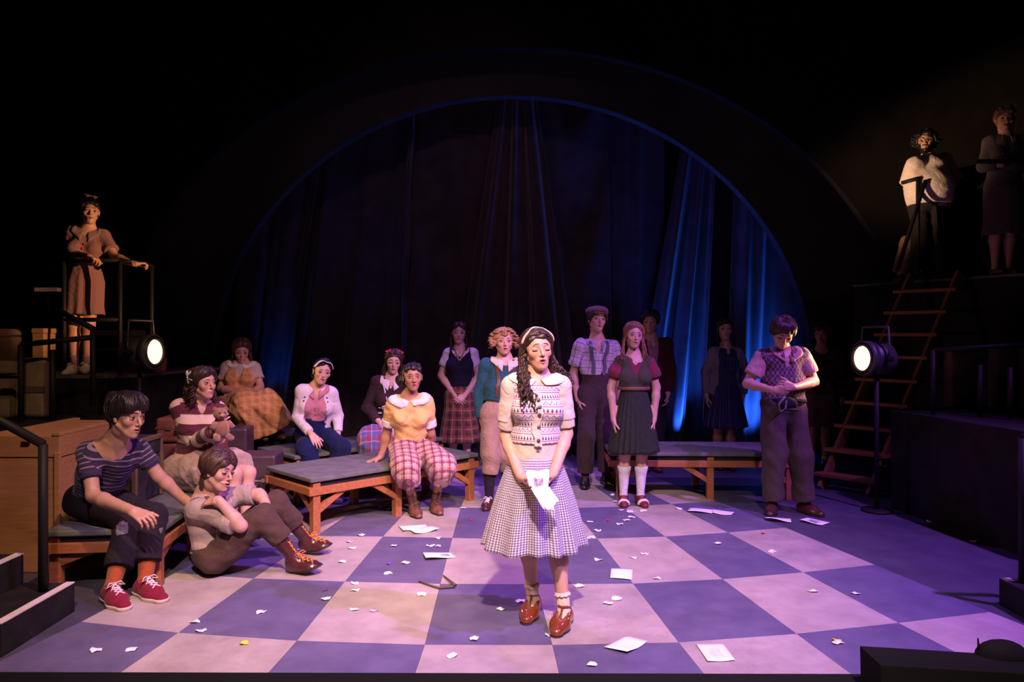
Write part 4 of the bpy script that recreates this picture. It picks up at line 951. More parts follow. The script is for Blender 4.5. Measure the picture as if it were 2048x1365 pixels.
        for sd in (-1, 1):
            ec = p(sd * 0.148, 0.278, 0.002); r = 0.068 * hh
            b = MB().sphere((0, 0, 0), 1, 14, 10); w = b.v[0]; dirn = nrm(np.array([gx, 1.0, gz])); ca = w @ dirn
            col = np.where((ca > 0.80)[:, None], np.array([0.035, 0.02, 0.014]), np.array([0.46, 0.38, 0.35])); 
            add(ec + r * (w[:, :1] * x_ + w[:, 1:2] * y_ + w[:, 2:] * z_), np.vstack(b.f[4]), col)
            up = math.radians(62 - 92 * closed)
            for lo_, hi_, cc in ((up, math.radians(100), s.skin * np.array([0.92, 0.86, 0.84])), (math.radians(-100), math.radians(-26), s.skin * 0.96)):
                e = np.linspace(lo_, hi_, 8)[:, None]; a = np.linspace(-1.45, 1.45, 12)[None]; rr = r * 1.08
                G = ec + rr * ((np.sin(a) * np.cos(e) * 1.02)[..., None] * x_ + (np.cos(a) * np.cos(e))[..., None] * y_ + (np.sin(e) * np.ones_like(a))[..., None] * z_)
                b = MB().grid(G); cl = np.tile(cc, (len(b.v[0]), 1))
                add(b.v[0], np.vstack(b.f[4]), cl)
            a = np.linspace(-1.25, 1.25, 9); L = ec + r * 1.10 * ((np.sin(a) * math.cos(up))[:, None] * x_ + (np.cos(a) * math.cos(up))[:, None] * y_ + math.sin(up) * z_)
            b = MB().tube(L, 0.011 * hh, 5, False); add(b.v[0], np.vstack(b.f[4]), np.array([0.03, 0.018, 0.015]))
            worry = 0.6 * fc.get('worry', 0.0); t = np.linspace(0, 1, 7)
            bx = sd * (0.055 + 0.18 * t); bz = 0.135 + 0.035 * np.sin(t * 2.6) - worry * 0.07 * (t - 0.3) - 0.02 * t
            B = np.array([p(bx[k], 0.38, bz[k] - 0.022) for k in range(7)]); B = drape_to(fn, B, 0.004 * hh)
            b = MB().tube(B, hh * np.array([0.008, 0.013, 0.014, 0.013, 0.011, 0.009, 0.004]) * fc.get('browk', 1.0), 6); add(b.v[0], np.vstack(b.f[4]), brow)
    # ---------------------------------------------------------------- hair
    def cap_prims(s, grow=0.045, low=0.0):
        hh, p = s.hh, s.hp
        return [rcp(p(0, -0.13, 0.155), p(0, 0.0, 0.175), (0.335 + grow) * hh, (0.325 + grow) * hh, ax=[(s.HR, 1.0)], k=0.02), rcp(p(-0.06, 0.10, 0.27), p(0.06, 0.10, 0.27), (0.175 + grow) * hh, k=0.06 * hh)]
    def hair(s, m, extra=(), strands=(), grow=0.045, line=-0.05, tilt=0.75, fold=(0.010, 60), name='hair', back=True, label=None, side=0.30, lowback=-0.30, res=None, flow=None):
        """a cap of hair trimmed at the hairline, extra locks (prims) and strands (polyline, radius)"""
        hh = s.hh; pr = s.cap_prims(grow); n = nrm(s.HF * tilt - s.HU * math.sqrt(max(0, 1 - tilt * tilt))); c0 = s.hc + s.hh * (-line) * n
        if back: pr.append(rcp(s.hp(0, -0.24, 0.0), s.hp(0, -0.22, lowback), 0.24 * hh, 0.17 * hh, ax=[(s.HR, 1.15)], k=0.05 * hh))
        ff = folds(int(s.hc[0] * 1000) % 9973 + 5, fold[0] * hh * 4, fold[1], [s.HR, s.HF + 0.3 * s.HU]) if fold else None
        ex = [e for e in extra if e[5] > 0]; cut = [e for e in extra if e[5] <= 0]
        def fn(P):
            d = sdf(P, pr); d = np.maximum(d, (P - c0.astype(F4)) @ n.astype(F4))
            if ex:
                for e in ex:
                    de = pdist(P, e); k = e[5]; h = np.maximum(k - np.abs(d - de), 0) / k; d = np.minimum(d, de) - h * h * k * 0.25
            if ff is not None: d = d + ff(P)
            for e in cut: d = np.maximum(d, -pdist(P, e))
            return d
        lo, hi = bounds(pr + list(ex), 0.03); v, f = polygonize(fn, lo, hi, res or max(0.0055, s.h * 0.75))
        b = MB(); b.add(v, [f])
        if flow: strands = list(strands) + s.flow_strands(fn, **flow)
        for L, r in strands: b.tube(L, r, 5)
        s.hair_fn = fn
        o = b.build(name, m, s.root, s.base, True)
        if label: o['label'] = label
        return o
    def flow_strands(s, fn, n=70, style='part', part=0.0, r=0.006, seed=1, m=12, wob=0.06, low=-0.15, front=0.42):
        """locks combed over the cap: from a parting to the sides, straight back, or down all round"""
        rr = np.random.default_rng(seed); c = s.hp(0, -0.05, 0.15); t = np.linspace(0, 1, m)[None, :, None]
        if style == 'part':
            y0 = rr.uniform(-0.45, front, n); sd = np.where(rr.random(n) < 0.5 + part * 0.8, -1.0, 1.0)
            A = np.stack([np.full(n, part * 0.35) + sd * 0.02, y0, np.full(n, 0.42)], 1); B = np.stack([sd * 0.45, y0 * 0.45 - 0.14 + rr.uniform(-0.08, 0.08, n), rr.uniform(low, low + 0.15, n)], 1)
        elif style == 'back':
            x0 = rr.uniform(-0.36, 0.36, n); A = np.stack([x0, np.full(n, front) - x0 ** 2 * 1.5, 0.26 - x0 ** 2 * 1.2], 1); B = np.stack([x0 * 0.6, np.full(n, -0.5), rr.uniform(low, 0.1, n)], 1)
        else:
            a = rr.uniform(0, 2 * math.pi, n); A = np.stack([0.06 * np.sin(a) + part * 0.2, 0.06 * np.cos(a) - 0.08, np.full(n, 0.45)], 1)
            B = np.stack([0.45 * np.sin(a), 0.45 * np.cos(a), np.where(np.cos(a) > 0.45, 0.12, low) + rr.uniform(-0.06, 0.06, n)], 1)
        up = np.array([0, 0, 0.15]); 
        Q = A[:, None] * (1 - t) + B[:, None] * t + np.array([0, 0, 0.28])[None, None] * np.sin(t * math.pi) * (0.6 if style != 'back' else 1.2)
        Q = Q + wob * np.sin(t * rr.uniform(5, 9, (n, 1, 1)) + rr.random((n, 1, 1)) * 6) * rr.normal(size=(n, 1, 3)) * 0.35
        P = (s.hc + s.hh * (Q[..., :1] * s.HR + Q[..., 1:2] * s.HF + Q[..., 2:] * s.HU)).reshape(-1, 3)
        for _ in range(7):
            d = fn(P.astype(F4)); v = P - c; v /= np.linalg.norm(v, axis=1, keepdims=True); P = P - v * np.clip(d - 0.001, -0.03, 0.03)[:, None] * 0.9
        P = P.reshape(n, m, 3); w = np.linspace(0, 1, m)
        return [(P[i], r * rr.uniform(0.7, 1.3) * (0.55 + 0.6 * np.sin(w * math.pi)) + 0.001) for i in range(n)]
    def strand(s, start, path, curl=0.0, turns=5, n=16, seed=0, r=0.008):
        """start, path: head-space points (units of head height); a wavy lock through them"""
        rr = random.Random(seed); C = np.array([start] + list(path), float); t = np.linspace(0, len(C) - 1, n)
        i = np.minimum(t.astype(int), len(C) - 2); u = (t - i)[:, None]
        Q = C[i] * (1 - u) + C[i + 1] * u
        for _ in range(2): Q[1:-1] = (Q[:-2] + 2 * Q[1:-1] + Q[2:]) / 4
        ph = rr.random() * 6.28; w = np.linspace(0, 1, n)
        a = ph + w * turns * 2 * math.pi
        Q[:, 0] += curl * np.cos(a) * (0.3 + 0.7 * w); Q[:, 1] += curl * np.sin(a) * (0.3 + 0.7 * w)
        Wd = s.hc + s.hh * (Q[:, :1] * s.HR + Q[:, 1:2] * s.HF + Q[:, 2:] * s.HU)
        return Wd, r * (1 - 0.65 * w ** 2) + 0.0015
    def headband(s, m, y0=0.05, width=0.08, tilt=0.0, span=1.6, name='headband', off=0.003):
        fn = s.hair_fn; c = s.hp(0, 0, 0.15)
        A = [c + s.hh * 0.6 * (s.HR * math.sin(a) + (s.HU * math.cos(tilt) + s.HF * math.sin(tilt)) * math.cos(a)) + s.HF * y0 * s.hh for a in np.linspace(-span, span, 26)]
        A = np.array(A)
        for _ in range(14):
            d = fn(A.astype(F4)); A = A + (c + s.HF * y0 * s.hh - A) / np.linalg.norm(c + s.HF * y0 * s.hh - A, axis=1, keepdims=True) * np.clip(d - off, -0.02, 0.05)[:, None] * 0.8
        for _ in range(2): A[1:-1] = (A[:-2] + 2 * A[1:-1] + A[2:]) / 4
        n = A - c; n /= np.linalg.norm(n, axis=1, keepdims=True); w = s.HF * width * s.hh * 0.5
        G = np.stack([A - w - n * 0.004, A - w * 0.9 + n * 0.004, A + n * 0.006, A + w * 0.9 + n * 0.004, A + w - n * 0.004], 1)
        o = MB().grid(G).build(name, m, s.root, s.base, True); o.modifiers.new('t', 'SOLIDIFY').thickness = 0.003
        return o
    # ---------------------------------------------------------------- skirts
    def skirt(s, m, top, bot, rw, rh, pleats=28, amp=0.03, rows=26, cols=192, flat=0.92, bell=1.0, seed=1, label=None, name='skirt', sway=(0, 0), uvs_=(1.0, 1.0), sharp=False, parent=None, wave=0.004):
        """hanging skirt from the waist centre top to the hem centre bot"""
        rr = random.Random(seed); t = np.linspace(0, 1, rows)[:, None]; a = np.linspace(-math.pi, math.pi, cols + 1)[None]
        ax = nrm(top - bot); rad = rw + (rh - rw) * (t ** bell); tp = max(0.08, (top[2] - s.joint['pel'][2]) / max(0.1, top[2] - bot[2])); rad = np.maximum(rad, (0.094 * s.H * s.bulk + 0.016) * np.minimum(1, t / tp * 0.35 + 0.66))
        w = np.sin(pleats * a + 1.2 * np.sin(3 * a + rr.random() * 6)) if not sharp else (np.abs(((a * pleats / math.pi) % 2) - 1) * 2 - 1)
        lo = sum(math.sin(0) + np.sin(k * a + rr.random() * 6) for k in (2, 3, 5)) / 3
        R_ = rad * (1 + amp * t ** 0.7 * w + 0.5 * amp * t * lo)
        c = top[None, None] * (1 - t[..., None]) + bot[None, None] * t[..., None]
        P = c + R_[..., None] * (np.sin(a)[..., None] * -s.R + np.cos(a)[..., None] * s.F * -flat * -1)
        P[..., 2] += (wave * np.sin(5 * a + 1) * t)
        b = MB().grid(P); v, f = b.v[0], np.vstack(b.f[4])
        L = np.linalg.norm(top - bot); U_ = np.broadcast_to(a * (rw * 0.35 + rh * 0.65) * uvs_[0], P.shape[:2]).reshape(-1); V_ = np.broadcast_to(t * L * uvs_[1], P.shape[:2]).reshape(-1)
        uv = np.stack([U_[f], V_[f]], -1).reshape(-1, 2)
        o = s.put(name, v, f, m, uv=uv, label=label, parent=parent); sd = o.modifiers.new('thickness', 'SOLIDIFY'); sd.thickness = 0.005; sd.offset = -1
        return o
    # ---------------------------------------------------------------- small parts laid on cloth
    def ribbon(s, name, pts, width, fn, m, off=0.006, thick=0.004, label=None, up=None, parent=None, n=16):
        """a strap through the points, settled on the cloth fn"""
        C = np.array(pts, float); t = np.linspace(0, len(C) - 1, n); i = np.minimum(t.astype(int), len(C) - 2); u = (t - i)[:, None]
        Q = C[i] * (1 - u) + C[i + 1] * u
        for _ in range(2): Q[1:-1] = (Q[:-2] + 2 * Q[1:-1] + Q[2:]) / 4
        Q = drape_to(fn, Q, off); g = grad(fn, Q); T = np.gradient(Q, axis=0); S = np.cross(T, g); S /= np.linalg.norm(S, axis=1, keepdims=True) + 1e-9
        wv_ = np.broadcast_to(np.asarray(width, float), (n,))[:, None] / 2
        A, B = drape_to(fn, Q - S * wv_, off), drape_to(fn, Q + S * wv_, off)
        G = np.stack([A, Q, B], 1); g3 = np.stack([g, g, g], 1)
        rows = np.concatenate([G + g3 * thick, (G - g3 * off)[:, ::-1]], 1)
        b = MB().grid(rows, True); return b.build(name, m, parent or s.root, s.base, False) if label is None else tag(b.build(name, m, parent or s.root, s.base, False), label)
    def button(s, name, p, fn, m, r=0.009, parent=None):
        p = drape_to(fn, np.array([p]), 0.003)[0]; g = grad(fn, np.array([p]))[0]; x = nrm(np.cross(g, (0, 0, 1.0))); y = np.cross(g, x)
        return MB().lathe([(0.0, -0.003), (r, -0.003), (r, 0.003), (r * 0.75, 0.0045), (0.0, 0.004)], 12, p, np.stack([x, y, g], 1)).build(name, m, parent or s.root, s.base, True)
    def collar(s, m, fn, kind='point', width=0.05, rn=None, gap=12, drop=0.0, label=None, name='collar', rise=0.02, lift=0.005):
        """two turned-down collar leaves round the neck, lying on the cloth fn"""
        H = s.H; rn = rn or 0.037 * H; nk = s.joint['neck'] + s.U * rise + s.SF * 0.012; res = []
        for sg in (-1, 1):
            th = np.linspace(180, gap, 22) * math.pi / 180; k = np.linspace(0, 1, 22)
            if kind == 'point': wd = width * (0.75 + 0.55 * k ** 2)
            elif kind == 'round': wd = width * (0.9 + 0.35 * np.sin(k * math.pi * 0.85)) * np.where(k > 0.86, np.sqrt(np.maximum(0.02, 1 - ((k - 0.86) / 0.14) ** 2)), 1)
            else: wd = width * np.ones_like(k)
            dirs = np.sin(th)[:, None] * s.SR * sg * 1.12 + np.cos(th)[:, None] * s.SF
            dn = -s.U * (0.012 + drop * k[:, None]) 
            inner = nk + dirs * rn + dn * 0 - s.U * (0.03 + drop) * (k[:, None] ** 3)
            rows = []
            for t in np.linspace(0, 1, 6):
                Q = inner + dirs * (wd * t)[:, None] - s.U * (0.55 * wd * t)[:, None]
                if kind == 'point': Q = Q - s.U * (wd * t * 0.75 * k ** 4)[:, None]
                if t > 0.12: 
                    d = fn(Q.astype(F4)); Q2 = drape_to(fn, Q, lift); Q = Q * (1 - min(1, t * 1.8)) + Q2 * min(1, t * 1.8) if t < 0.55 else Q2
                rows.append(Q)
            res.append(np.array(rows) if sg > 0 else np.array(rows)[::-1])
        b = MB()
        for r in res: b.grid(r)
        o = b.build(name, m, s.root, s.base, True); sd = o.modifiers.new('t', 'SOLIDIFY'); sd.thickness = 0.0032; sd.offset = 0
        if label: o['label'] = label
        return o
    # ---------------------------------------------------------------- shoes
    def shoe(s, q, kind, m, sole_m, lace_m=None, fwd=None, up=None, k=1.0, sock=None, toe_m=None, pitch=0.0):
        H = s.H; a = s.joint['a' + q]; f = nrm(fwd if fwd is not None else s.F); u = nrm(up if up is not None else V3(0, 0, 1)); r = np.cross(f, u); FL = 0.152 * H * k
        c = a - u * 0.047 * H                                                     # sole under the ankle
        pt = lambda x, y, z: c + f * x * FL + r * y * FL + u * z * FL
        sh = [rcp(pt(-0.17, 0, 0.15), pt(-0.10, 0, 0.16), 0.125 * FL, 0.13 * FL, k=0.03), rcp(pt(-0.12, 0, 0.11), pt(0.30, 0, 0.10), 0.125 * FL, 0.14 * FL, k=0.04),
              rcp(pt(0.30, 0.01, 0.10), pt(0.60, 0.0, 0.085), 0.15 * FL, 0.125 * FL, ax=[(u, 0.85)], k=0.05), rcp(pt(0.0, 0, 0.24), pt(0.30, 0, 0.14), 0.115 * FL, 0.11 * FL, k=0.05)]
        cuts = [(pt(0, 0, 0.035), -u)]
        if kind in ('sneaker', 'oxford', 'saddle'): sh.append(rcp(pt(-0.04, 0, 0.25), pt(0, 0, 0.33), 0.12 * FL, 0.115 * FL, k=0.03)); cuts.append((pt(0, 0, 0.37 if kind == 'sneaker' else 0.33), u + f * -0.25))
        if kind == 'boot': kn = s.joint['k' + q]; ax_ = nrm(kn - a); sh += [rcp(pt(-0.02, 0, 0.25), a + ax_ * 0.52 * FL, 0.125 * FL, 0.165 * FL, k=0.04)]; cuts.append((a + ax_ * 0.56 * FL, ax_))
        if kind == 'strap':
            cuts.append((pt(0, 0, 0.30), u + f * 0.14)); sh.append(rcp(pt(0.0, 0, 0.22), pt(0.26, 0, 0.24), 0.105 * FL, 0.075 * FL, k=-0.015)); 
        if kind == 'pump': cuts.append((pt(0, 0, 0.24), u + f * 0.10))
        fn0 = lambda P: sdf(P, sh)
        def fn(P):
            d = sdf(P, sh)
            for p, n in cuts: d = np.maximum(d, (P - p.astype(F4)) @ nrm(n).astype(F4))
            return d
        lo, hi = bounds([e for e in sh if e[5] > 0], 0.01); hr = max(0.0055, s.h * 0.75); v, fa = polygonize(fn, lo, hi, hr)
        o = s.put('shoe', v, fa, m)
        th = 0.035 if kind != 'sneaker' else 0.06
        def fs(P):
            d = sdf(P, sh[:3], 0.006); return np.maximum(np.maximum(d, (P - pt(0, 0, th + (0.03 if kind == 'sneaker' else 0.008)).astype(F4)) @ u.astype(F4)), -(P - pt(0, 0, 0.002).astype(F4)) @ u.astype(F4))
        v, fa = polygonize(fs, lo - 0.01, hi + 0.01, min(hr, 0.0072)); s.put('sole', v, fa, sole_m, parent=o)
        if kind in ('boot', 'oxford', 'strap', 'pump'):
            MB().box(pt(-0.14, 0, 0.03), (0.21 * FL, 0.24 * FL, 0.06 * FL), np.stack([f, r, u], 1)).build('heel', sole_m, o, s.base, bevel=0.003)
        if lace_m is not None:
            b = MB(); top = [(0.40, 0.22), (0.32, 0.26), (0.24, 0.30), (0.17, 0.34), (0.11, 0.38)] if kind != 'boot' else [(0.40, 0.22), (0.32, 0.26), (0.24, 0.30), (0.17, 0.36), (0.13, 0.44)]
            if kind == 'boot':                                                        # lacing runs on up the front of the shaft
                for i in range(5):
                    z = 0.12 + 0.095 * i
                    for sg in (-1, 1):
                        L = np.array([a + ax_ * z * FL + f * 0.3 * FL - r * 0.05 * sg * FL, a + ax_ * (z + 0.05) * FL + f * 0.3 * FL, a + ax_ * (z + 0.095) * FL + f * 0.3 * FL + r * 0.05 * sg * FL]); b.tube(drape_to(fn0, L, 0.003, 6), 0.0038, 5)
            for i, (x, z) in enumerate(top):
                for sg in (-1, 1):
                    x2, z2 = top[min(i + 1, len(top) - 1)]
                    L = np.array([pt(x, -0.06 * sg, z), pt((x + x2) / 2, 0, (z + z2) / 2 + 0.02), pt(x2, 0.06 * sg, z2)]); L = drape_to(fn0, L, 0.003); b.tube(L, 0.0032 * (1.25 if kind != 'boot' else 1.2), 5)
            x, z = top[-1]
            for sg in (-1, 1): b.tube([pt(x, 0, z + 0.02), pt(x + 0.06, 0.10 * sg, z + 0.05), pt(x + 0.08, 0.17 * sg, z - 0.02), pt(x + 0.05, 0.06 * sg, z)], 0.0035, 5); b.tube([pt(x, 0, z), pt(x + 0.08, 0.05 * sg, z - 0.03), pt(x + 0.12, 0.12 * sg, z - 0.14)], 0.003, 5)
            b.build('laces', lace_m, o, s.base, True)
        if kind == 'strap':
            for L in ([pt(0.40, 0, 0.215), pt(0.28, 0, 0.27), pt(0.15, 0, 0.36)], [pt(-0.12, -0.12, 0.24), pt(0.0, -0.125, 0.35), pt(0.10, -0.08, 0.395), pt(0.15, 0, 0.40), pt(0.10, 0.08, 0.395), pt(0.0, 0.125, 0.35), pt(-0.12, 0.12, 0.24)]):
                MB().tube(L, 0.0065, 6).build('strap', m, o, s.base, True)
            MB().box(pt(0.0, 0.125, 0.33), (0.014, 0.008, 0.012)).build('buckle', M_BRASS, o, s.base)
        if toe_m is not None:
            def ft(P): return np.maximum(np.maximum(sdf(P, sh, 0.0025), -(P - pt(0.40, 0, 0).astype(F4)) @ f.astype(F4) * 0 + np.abs((P - pt(0.37, 0, 0).astype(F4)) @ nrm(f - u * 0.3).astype(F4)) - 0.017), -(P - pt(0, 0, 0.06).astype(F4)) @ u.astype(F4))
            v, fa = polygonize(ft, lo, hi, hr); 
            if len(v): s.put('toe_band', v, fa, toe_m, parent=o)
        return o
    def sock(s, q, m, f0, f1=2.02, grow=0.006, label=None, fold=None, frill=False):
        j = s.joint; n = {'L': 'L', 'R': 'R'}[q]; pr = [s.pr['sh' + q], s.pr['si' + q], rcp(j['a' + q], j['a' + q] - V3(0, 0, 0.025), 0.0175 * s.H, 0.017 * s.H, k=0.02), rcp(j['a' + q] - V3(0, 0, 0.022), j['a' + q] - V3(0, 0, 0.040) + s.F * 0.04 * s.H, 0.0165 * s.H, 0.014 * s.H, k=0.02)]
        top = j['k' + q] + (j['a' + q] - j['k' + q]) * (f0 - 1)
        o, _ = s.cloth('sock', pr, m, cuts=[(top, j['k' + q] - j['a' + q])], inf=grow, uvb='legs', h=max(0.006, s.h * 0.8), fold=fold, label=label)
        if frill:
            ax = nrm(j['k' + q] - j['a' + q]); x = nrm(np.cross(ax, (0, 1, 0))); y = np.cross(ax, x); a = np.linspace(0, 2 * math.pi, 49)[None]; t = np.linspace(0, 1, 4)[:, None]
            R_ = 0.0195 * s.H + 0.010 * t + 0.004 * t * np.sin(10 * a)
            P = top + R_[..., None] * (np.cos(a)[..., None] * x + np.sin(a)[..., None] * y) - ax * (0.016 * t[..., None])
            fo = MB().grid(P).build('frill', m, o, s.base, True); fo.modifiers.new('t', 'SOLIDIFY').thickness = 0.003
        return o
# ================================================================== cloth
def fabric(name, fn, rough=0.9, bump=(220, 0.4, 0.026, 13, 1.0), sheen=0.15):
    def g(t):
        u, v = uvs(t); return fn(t, u, v)
    return mat(name, rough=rough, fn=g, bump=bump, spec=0.15, sheen=sheen)
def plain(name, c, var=0.85, rough=0.9, bump=(220, 0.42, 0.028, 13, 1.0), sheen=0.15):
    c2 = tuple(x * var for x in c)
    return mat(name, rough=rough, fn=mottled(c, c2, 30, 4), bump=bump, spec=0.15, sheen=sheen * min(1.0, 6.0 * sum(c) / 3))
def band(x, p, c, w): return (x.fr(p) - c).absv().lt(w * 0.5)          # 1 inside a band of relative width w at phase c
def stripes_v(name, base, cols, p, **k):                                # bands across the body (height v)
    def fn(t, u, v):
        e = mix(t, 0.0, base, base)
        for c, w, col in cols: e = mix(t, band(v, p, c, w), e, col)
        return e
    return fabric(name, fn, **k)
def stripes_u(name, base, cols, p, **k):
    def fn(t, u, v):
        e = mix(t, 0.0, base, base)
        for c, w, col in cols: e = mix(t, band(u, p, c, w), e, col)
        return e
    return fabric(name, fn, **k)
def plaid(name, base, cols, p, rot=False, pv=None, **k):                # cols: (phase, width, colour, strength)
    def fn(t, u, v):
        if rot: u, v = (u + v) * 0.7071, (u - v) * 0.7071
        e = mix(t, 0.0, base, base)
        for c, w, col, f in cols:
            e = mix(t, band(u, p, c, w) * f, e, col); e = mix(t, band(v, pv or p, c, w) * f, e, col)
        return e
    return fabric(name, fn, **k)
def gingham(name, light, mid, dark, p):
    def fn(t, u, v):
        a, b = u.fr(p).lt(0.5), v.fr(p).lt(0.5)
        e = mix(t, a.mx(b), light, mid); return mix(t, a * b, e, dark)
    return fabric(name, fn)
def fair_isle(name):
    base, ink, red = (0.58, 0.53, 0.57), (0.10, 0.045, 0.13), (0.33, 0.05, 0.13)
    def fn(t, u, v):
        h = v.fr(0.036) * -1.0 + 1.0; odd = v.fr(0.072).lt(0.5); e = mix(t, 0.0, base, base)
        tree = ((u.fr(0.019) - 0.5).absv() * 2.0).lt((h - 0.2) * 1.15) * h.lt(0.8) * h.gt(0.2)
        trunk = (u.fr(0.019) - 0.5).absv().lt(0.08) * h.gt(0.75) * h.lt(0.9)
        zig = ((h - 0.5) - (u.tri(0.03) - 0.5) * 0.5).absv().lt(0.075)
        dot = (u.fr(0.03) - 0.5).absv().lt(0.10) * (h - 0.72).absv().lt(0.07)
        e = mix(t, odd * tree.mx(trunk), e, ink); e = mix(t, (odd * -1.0 + 1.0) * zig.mx(dot), e, (0.17, 0.09, 0.24))
        return mix(t, (h - 0.5).absv().gt(0.445), e, red)
    return fabric(name, fn, bump=(300, 0.45, 0.02, 15, 0.8))
def argyle(name):
    def fn(t, u, v):
        a, b = (u + v * 0.62), (u - v * 0.62); p = 0.07
        A, B = a.fr(p).lt(0.5), b.fr(p).lt(0.5)
        e = mix(t, A * B, (0.035, 0.028, 0.05), (0.16, 0.05, 0.06)); e = mix(t, (A.mx(B) * -1.0 + 1.0), e, (0.06, 0.055, 0.10))
        l = (a.fr(p) - 0.25).absv().lt(0.035).mx((b.fr(p) - 0.25).absv().lt(0.035)); l2 = (a.fr(p) - 0.75).absv().lt(0.03).mx((b.fr(p) - 0.75).absv().lt(0.03))
        return mix(t, l.mx(l2), e, (0.30, 0.19, 0.18))
    return fabric(name, fn)
def ribbed(name, c, p=0.006, axis='u'):
    def fn(t, u, v):
        k = (u if axis == 'u' else v); return mix(t, k.fr(p).lt(0.35), c, tuple(x * 0.72 for x in c))
    return fabric(name, fn)
def floral(name, base, spots, scale=38):
    def fn(t, u, v):
        vo = t.nodes.new('ShaderNodeTexVoronoi'); vo.inputs['Scale'].default_value = scale; t.links.new(obco(t), vo.inputs['Vector'])
        d = E(t, vo.outputs['Distance']); n = noise(t, 18, 2)
        e = mix(t, d.lt(0.32) * n.gt(0.45), base, spots[0]); return mix(t, d.lt(0.16), e, spots[1])
    return fabric(name, fn)
def hairm(name, c1, c2):
    def fn(t):
        mp = t.nodes.new('ShaderNodeMapping'); mp.inputs['Scale'].default_value = (1, 1, 0.25); t.links.new(obco(t), mp.inputs[0])
        return mix(t, noise(t, 90, 4, vec=mp.outputs[0]), c1, c2)
    return mat(name, rough=0.42, fn=fn, bump=(200, 0.2, 0.004), spec=0.4)
HAIR = {'black': hairm('black_hair', (0.006, 0.005, 0.005), (0.016, 0.012, 0.011)), 'dark': hairm('dark_brown_hair', (0.016, 0.008, 0.006), (0.050, 0.022, 0.015)),
        'brown': hairm('brown_hair', (0.030, 0.014, 0.009), (0.085, 0.040, 0.022)), 'auburn': hairm('light_brown_hair', (0.11, 0.045, 0.022), (0.24, 0.11, 0.055)),
        'blond': hairm('golden_curly_hair', (0.24, 0.12, 0.05), (0.48, 0.28, 0.12))}
M_LEATHER_B = mat('brown_leather', fn=mottled((0.12, 0.045, 0.03), (0.19, 0.075, 0.05), 14), rough=0.38, spec=0.5)
M_LEATHER_O = mat('oxblood_leather', fn=mottled((0.048, 0.013, 0.012), (0.085, 0.024, 0.02), 14), rough=0.25, spec=0.55)
M_PATENT = mat('russet_patent_leather', fn=mottled((0.15, 0.030, 0.012), (0.19, 0.042, 0.018), 10), rough=0.12, spec=0.6, coat=0.6)
M_BLKSHOE = mat('black_polished_leather', (0.018, 0.014, 0.014), 0.25, spec=0.5)
M_SOLE = mat('dark_rubber_sole', (0.02, 0.014, 0.012), 0.6)
M_WSOLE = mat('cream_rubber_sole', (0.62, 0.52, 0.42), 0.6)
M_LACE_O = mat('orange_lace', (0.62, 0.22, 0.05), 0.8); M_LACE_W = mat('white_lace', (0.72, 0.66, 0.62), 0.8); M_LACE_B = mat('brown_lace', (0.10, 0.05, 0.03), 0.8)
M_WHITE = plain('white_cotton', (0.74, 0.70, 0.70)); M_CREAM = plain('cream_cotton', (0.66, 0.56, 0.44))
M_BUTTON = mat('tortoise_button', (0.09, 0.06, 0.06), 0.3); M_BELT = mat('brown_belt_leather', (0.10, 0.035, 0.02), 0.4)
# ================================================================== the cast
def std_folds(s, seed, amp=0.006, freq=26): return folds(seed, amp, freq, [s.U + s.SR * 0.6, s.SR, s.U - s.SR * 0.5])
def neck_hole(s, kind='crew', w=1.0):
    H = s.H
    L = [rcp(s.sp(1.045, 0.012), s.sp(1.2, 0.02), 0.047 * w * H / 1.65, 0.06 * w, k=-0.008)]
    if kind == 'v': L += [rcp(s.sp(0.76, 0.085 * H), s.sp(1.05, 0.04 * H), 0.006, 0.040 * w, k=-0.006), rcp(s.sp(0.90, 0.075 * H), s.sp(1.05, 0.04 * H), 0.018, 0.042 * w, k=-0.006)]
    if kind == 'scoop': L += [rcp(s.sp(0.97, 0.05 * H), s.sp(1.08, 0.03 * H), 0.040 * w, 0.05 * w, k=-0.008)]
    if kind == 'deepv': L += [rcp(s.sp(0.62, 0.09 * H), s.sp(1.05, 0.045 * H), 0.01, 0.055 * w, k=-0.006)]
    return L
def top(s, m, name='shirt', sleeve=0.5, grow=0.010, hem=0.05, neck='crew', sr=(0.037, 0.036), fold=(0.006, 26), label=None, seed=None, waist=1.0, arms='LR', nw=1.0, inf=0.0, extra=(), parent=None, cuts=()):
    H = s.H; B = 0.5 + 0.5 * s.bulk; grow *= 0.85; sr = (sr[0] * 0.88, sr[1] * 0.90)
    pr = s.trunk(('pelvis', 'belly', 'ribs', 'gird', 'bustL', 'bustR', 'paunch'), grow)
    pr.append(rcp(s.sp(0.02), s.sp(0.34), 0.060 * H * s.bulk * waist + grow, 0.056 * H * s.bulk * waist + grow, ax=[(s.R, 1.2)], k=0.03))
    lm = []
    if sleeve:
        for q in arms: lm.append(s.flat_arm(q, sleeve, sr[0] * H * B, sr[1] * H * B))
    pr += list(extra) + neck_hole(s, neck, nw)
    c = [(s.sp(hem), -s.U)] + list(cuts)
    sd = seed or int(abs(s.base[0]) * 991) + 3
    return s.cloth(name, pr, m, cuts=c, fold=std_folds(s, sd, *fold) if fold else None, label=label, inf=inf, parent=parent, limbs=lm)
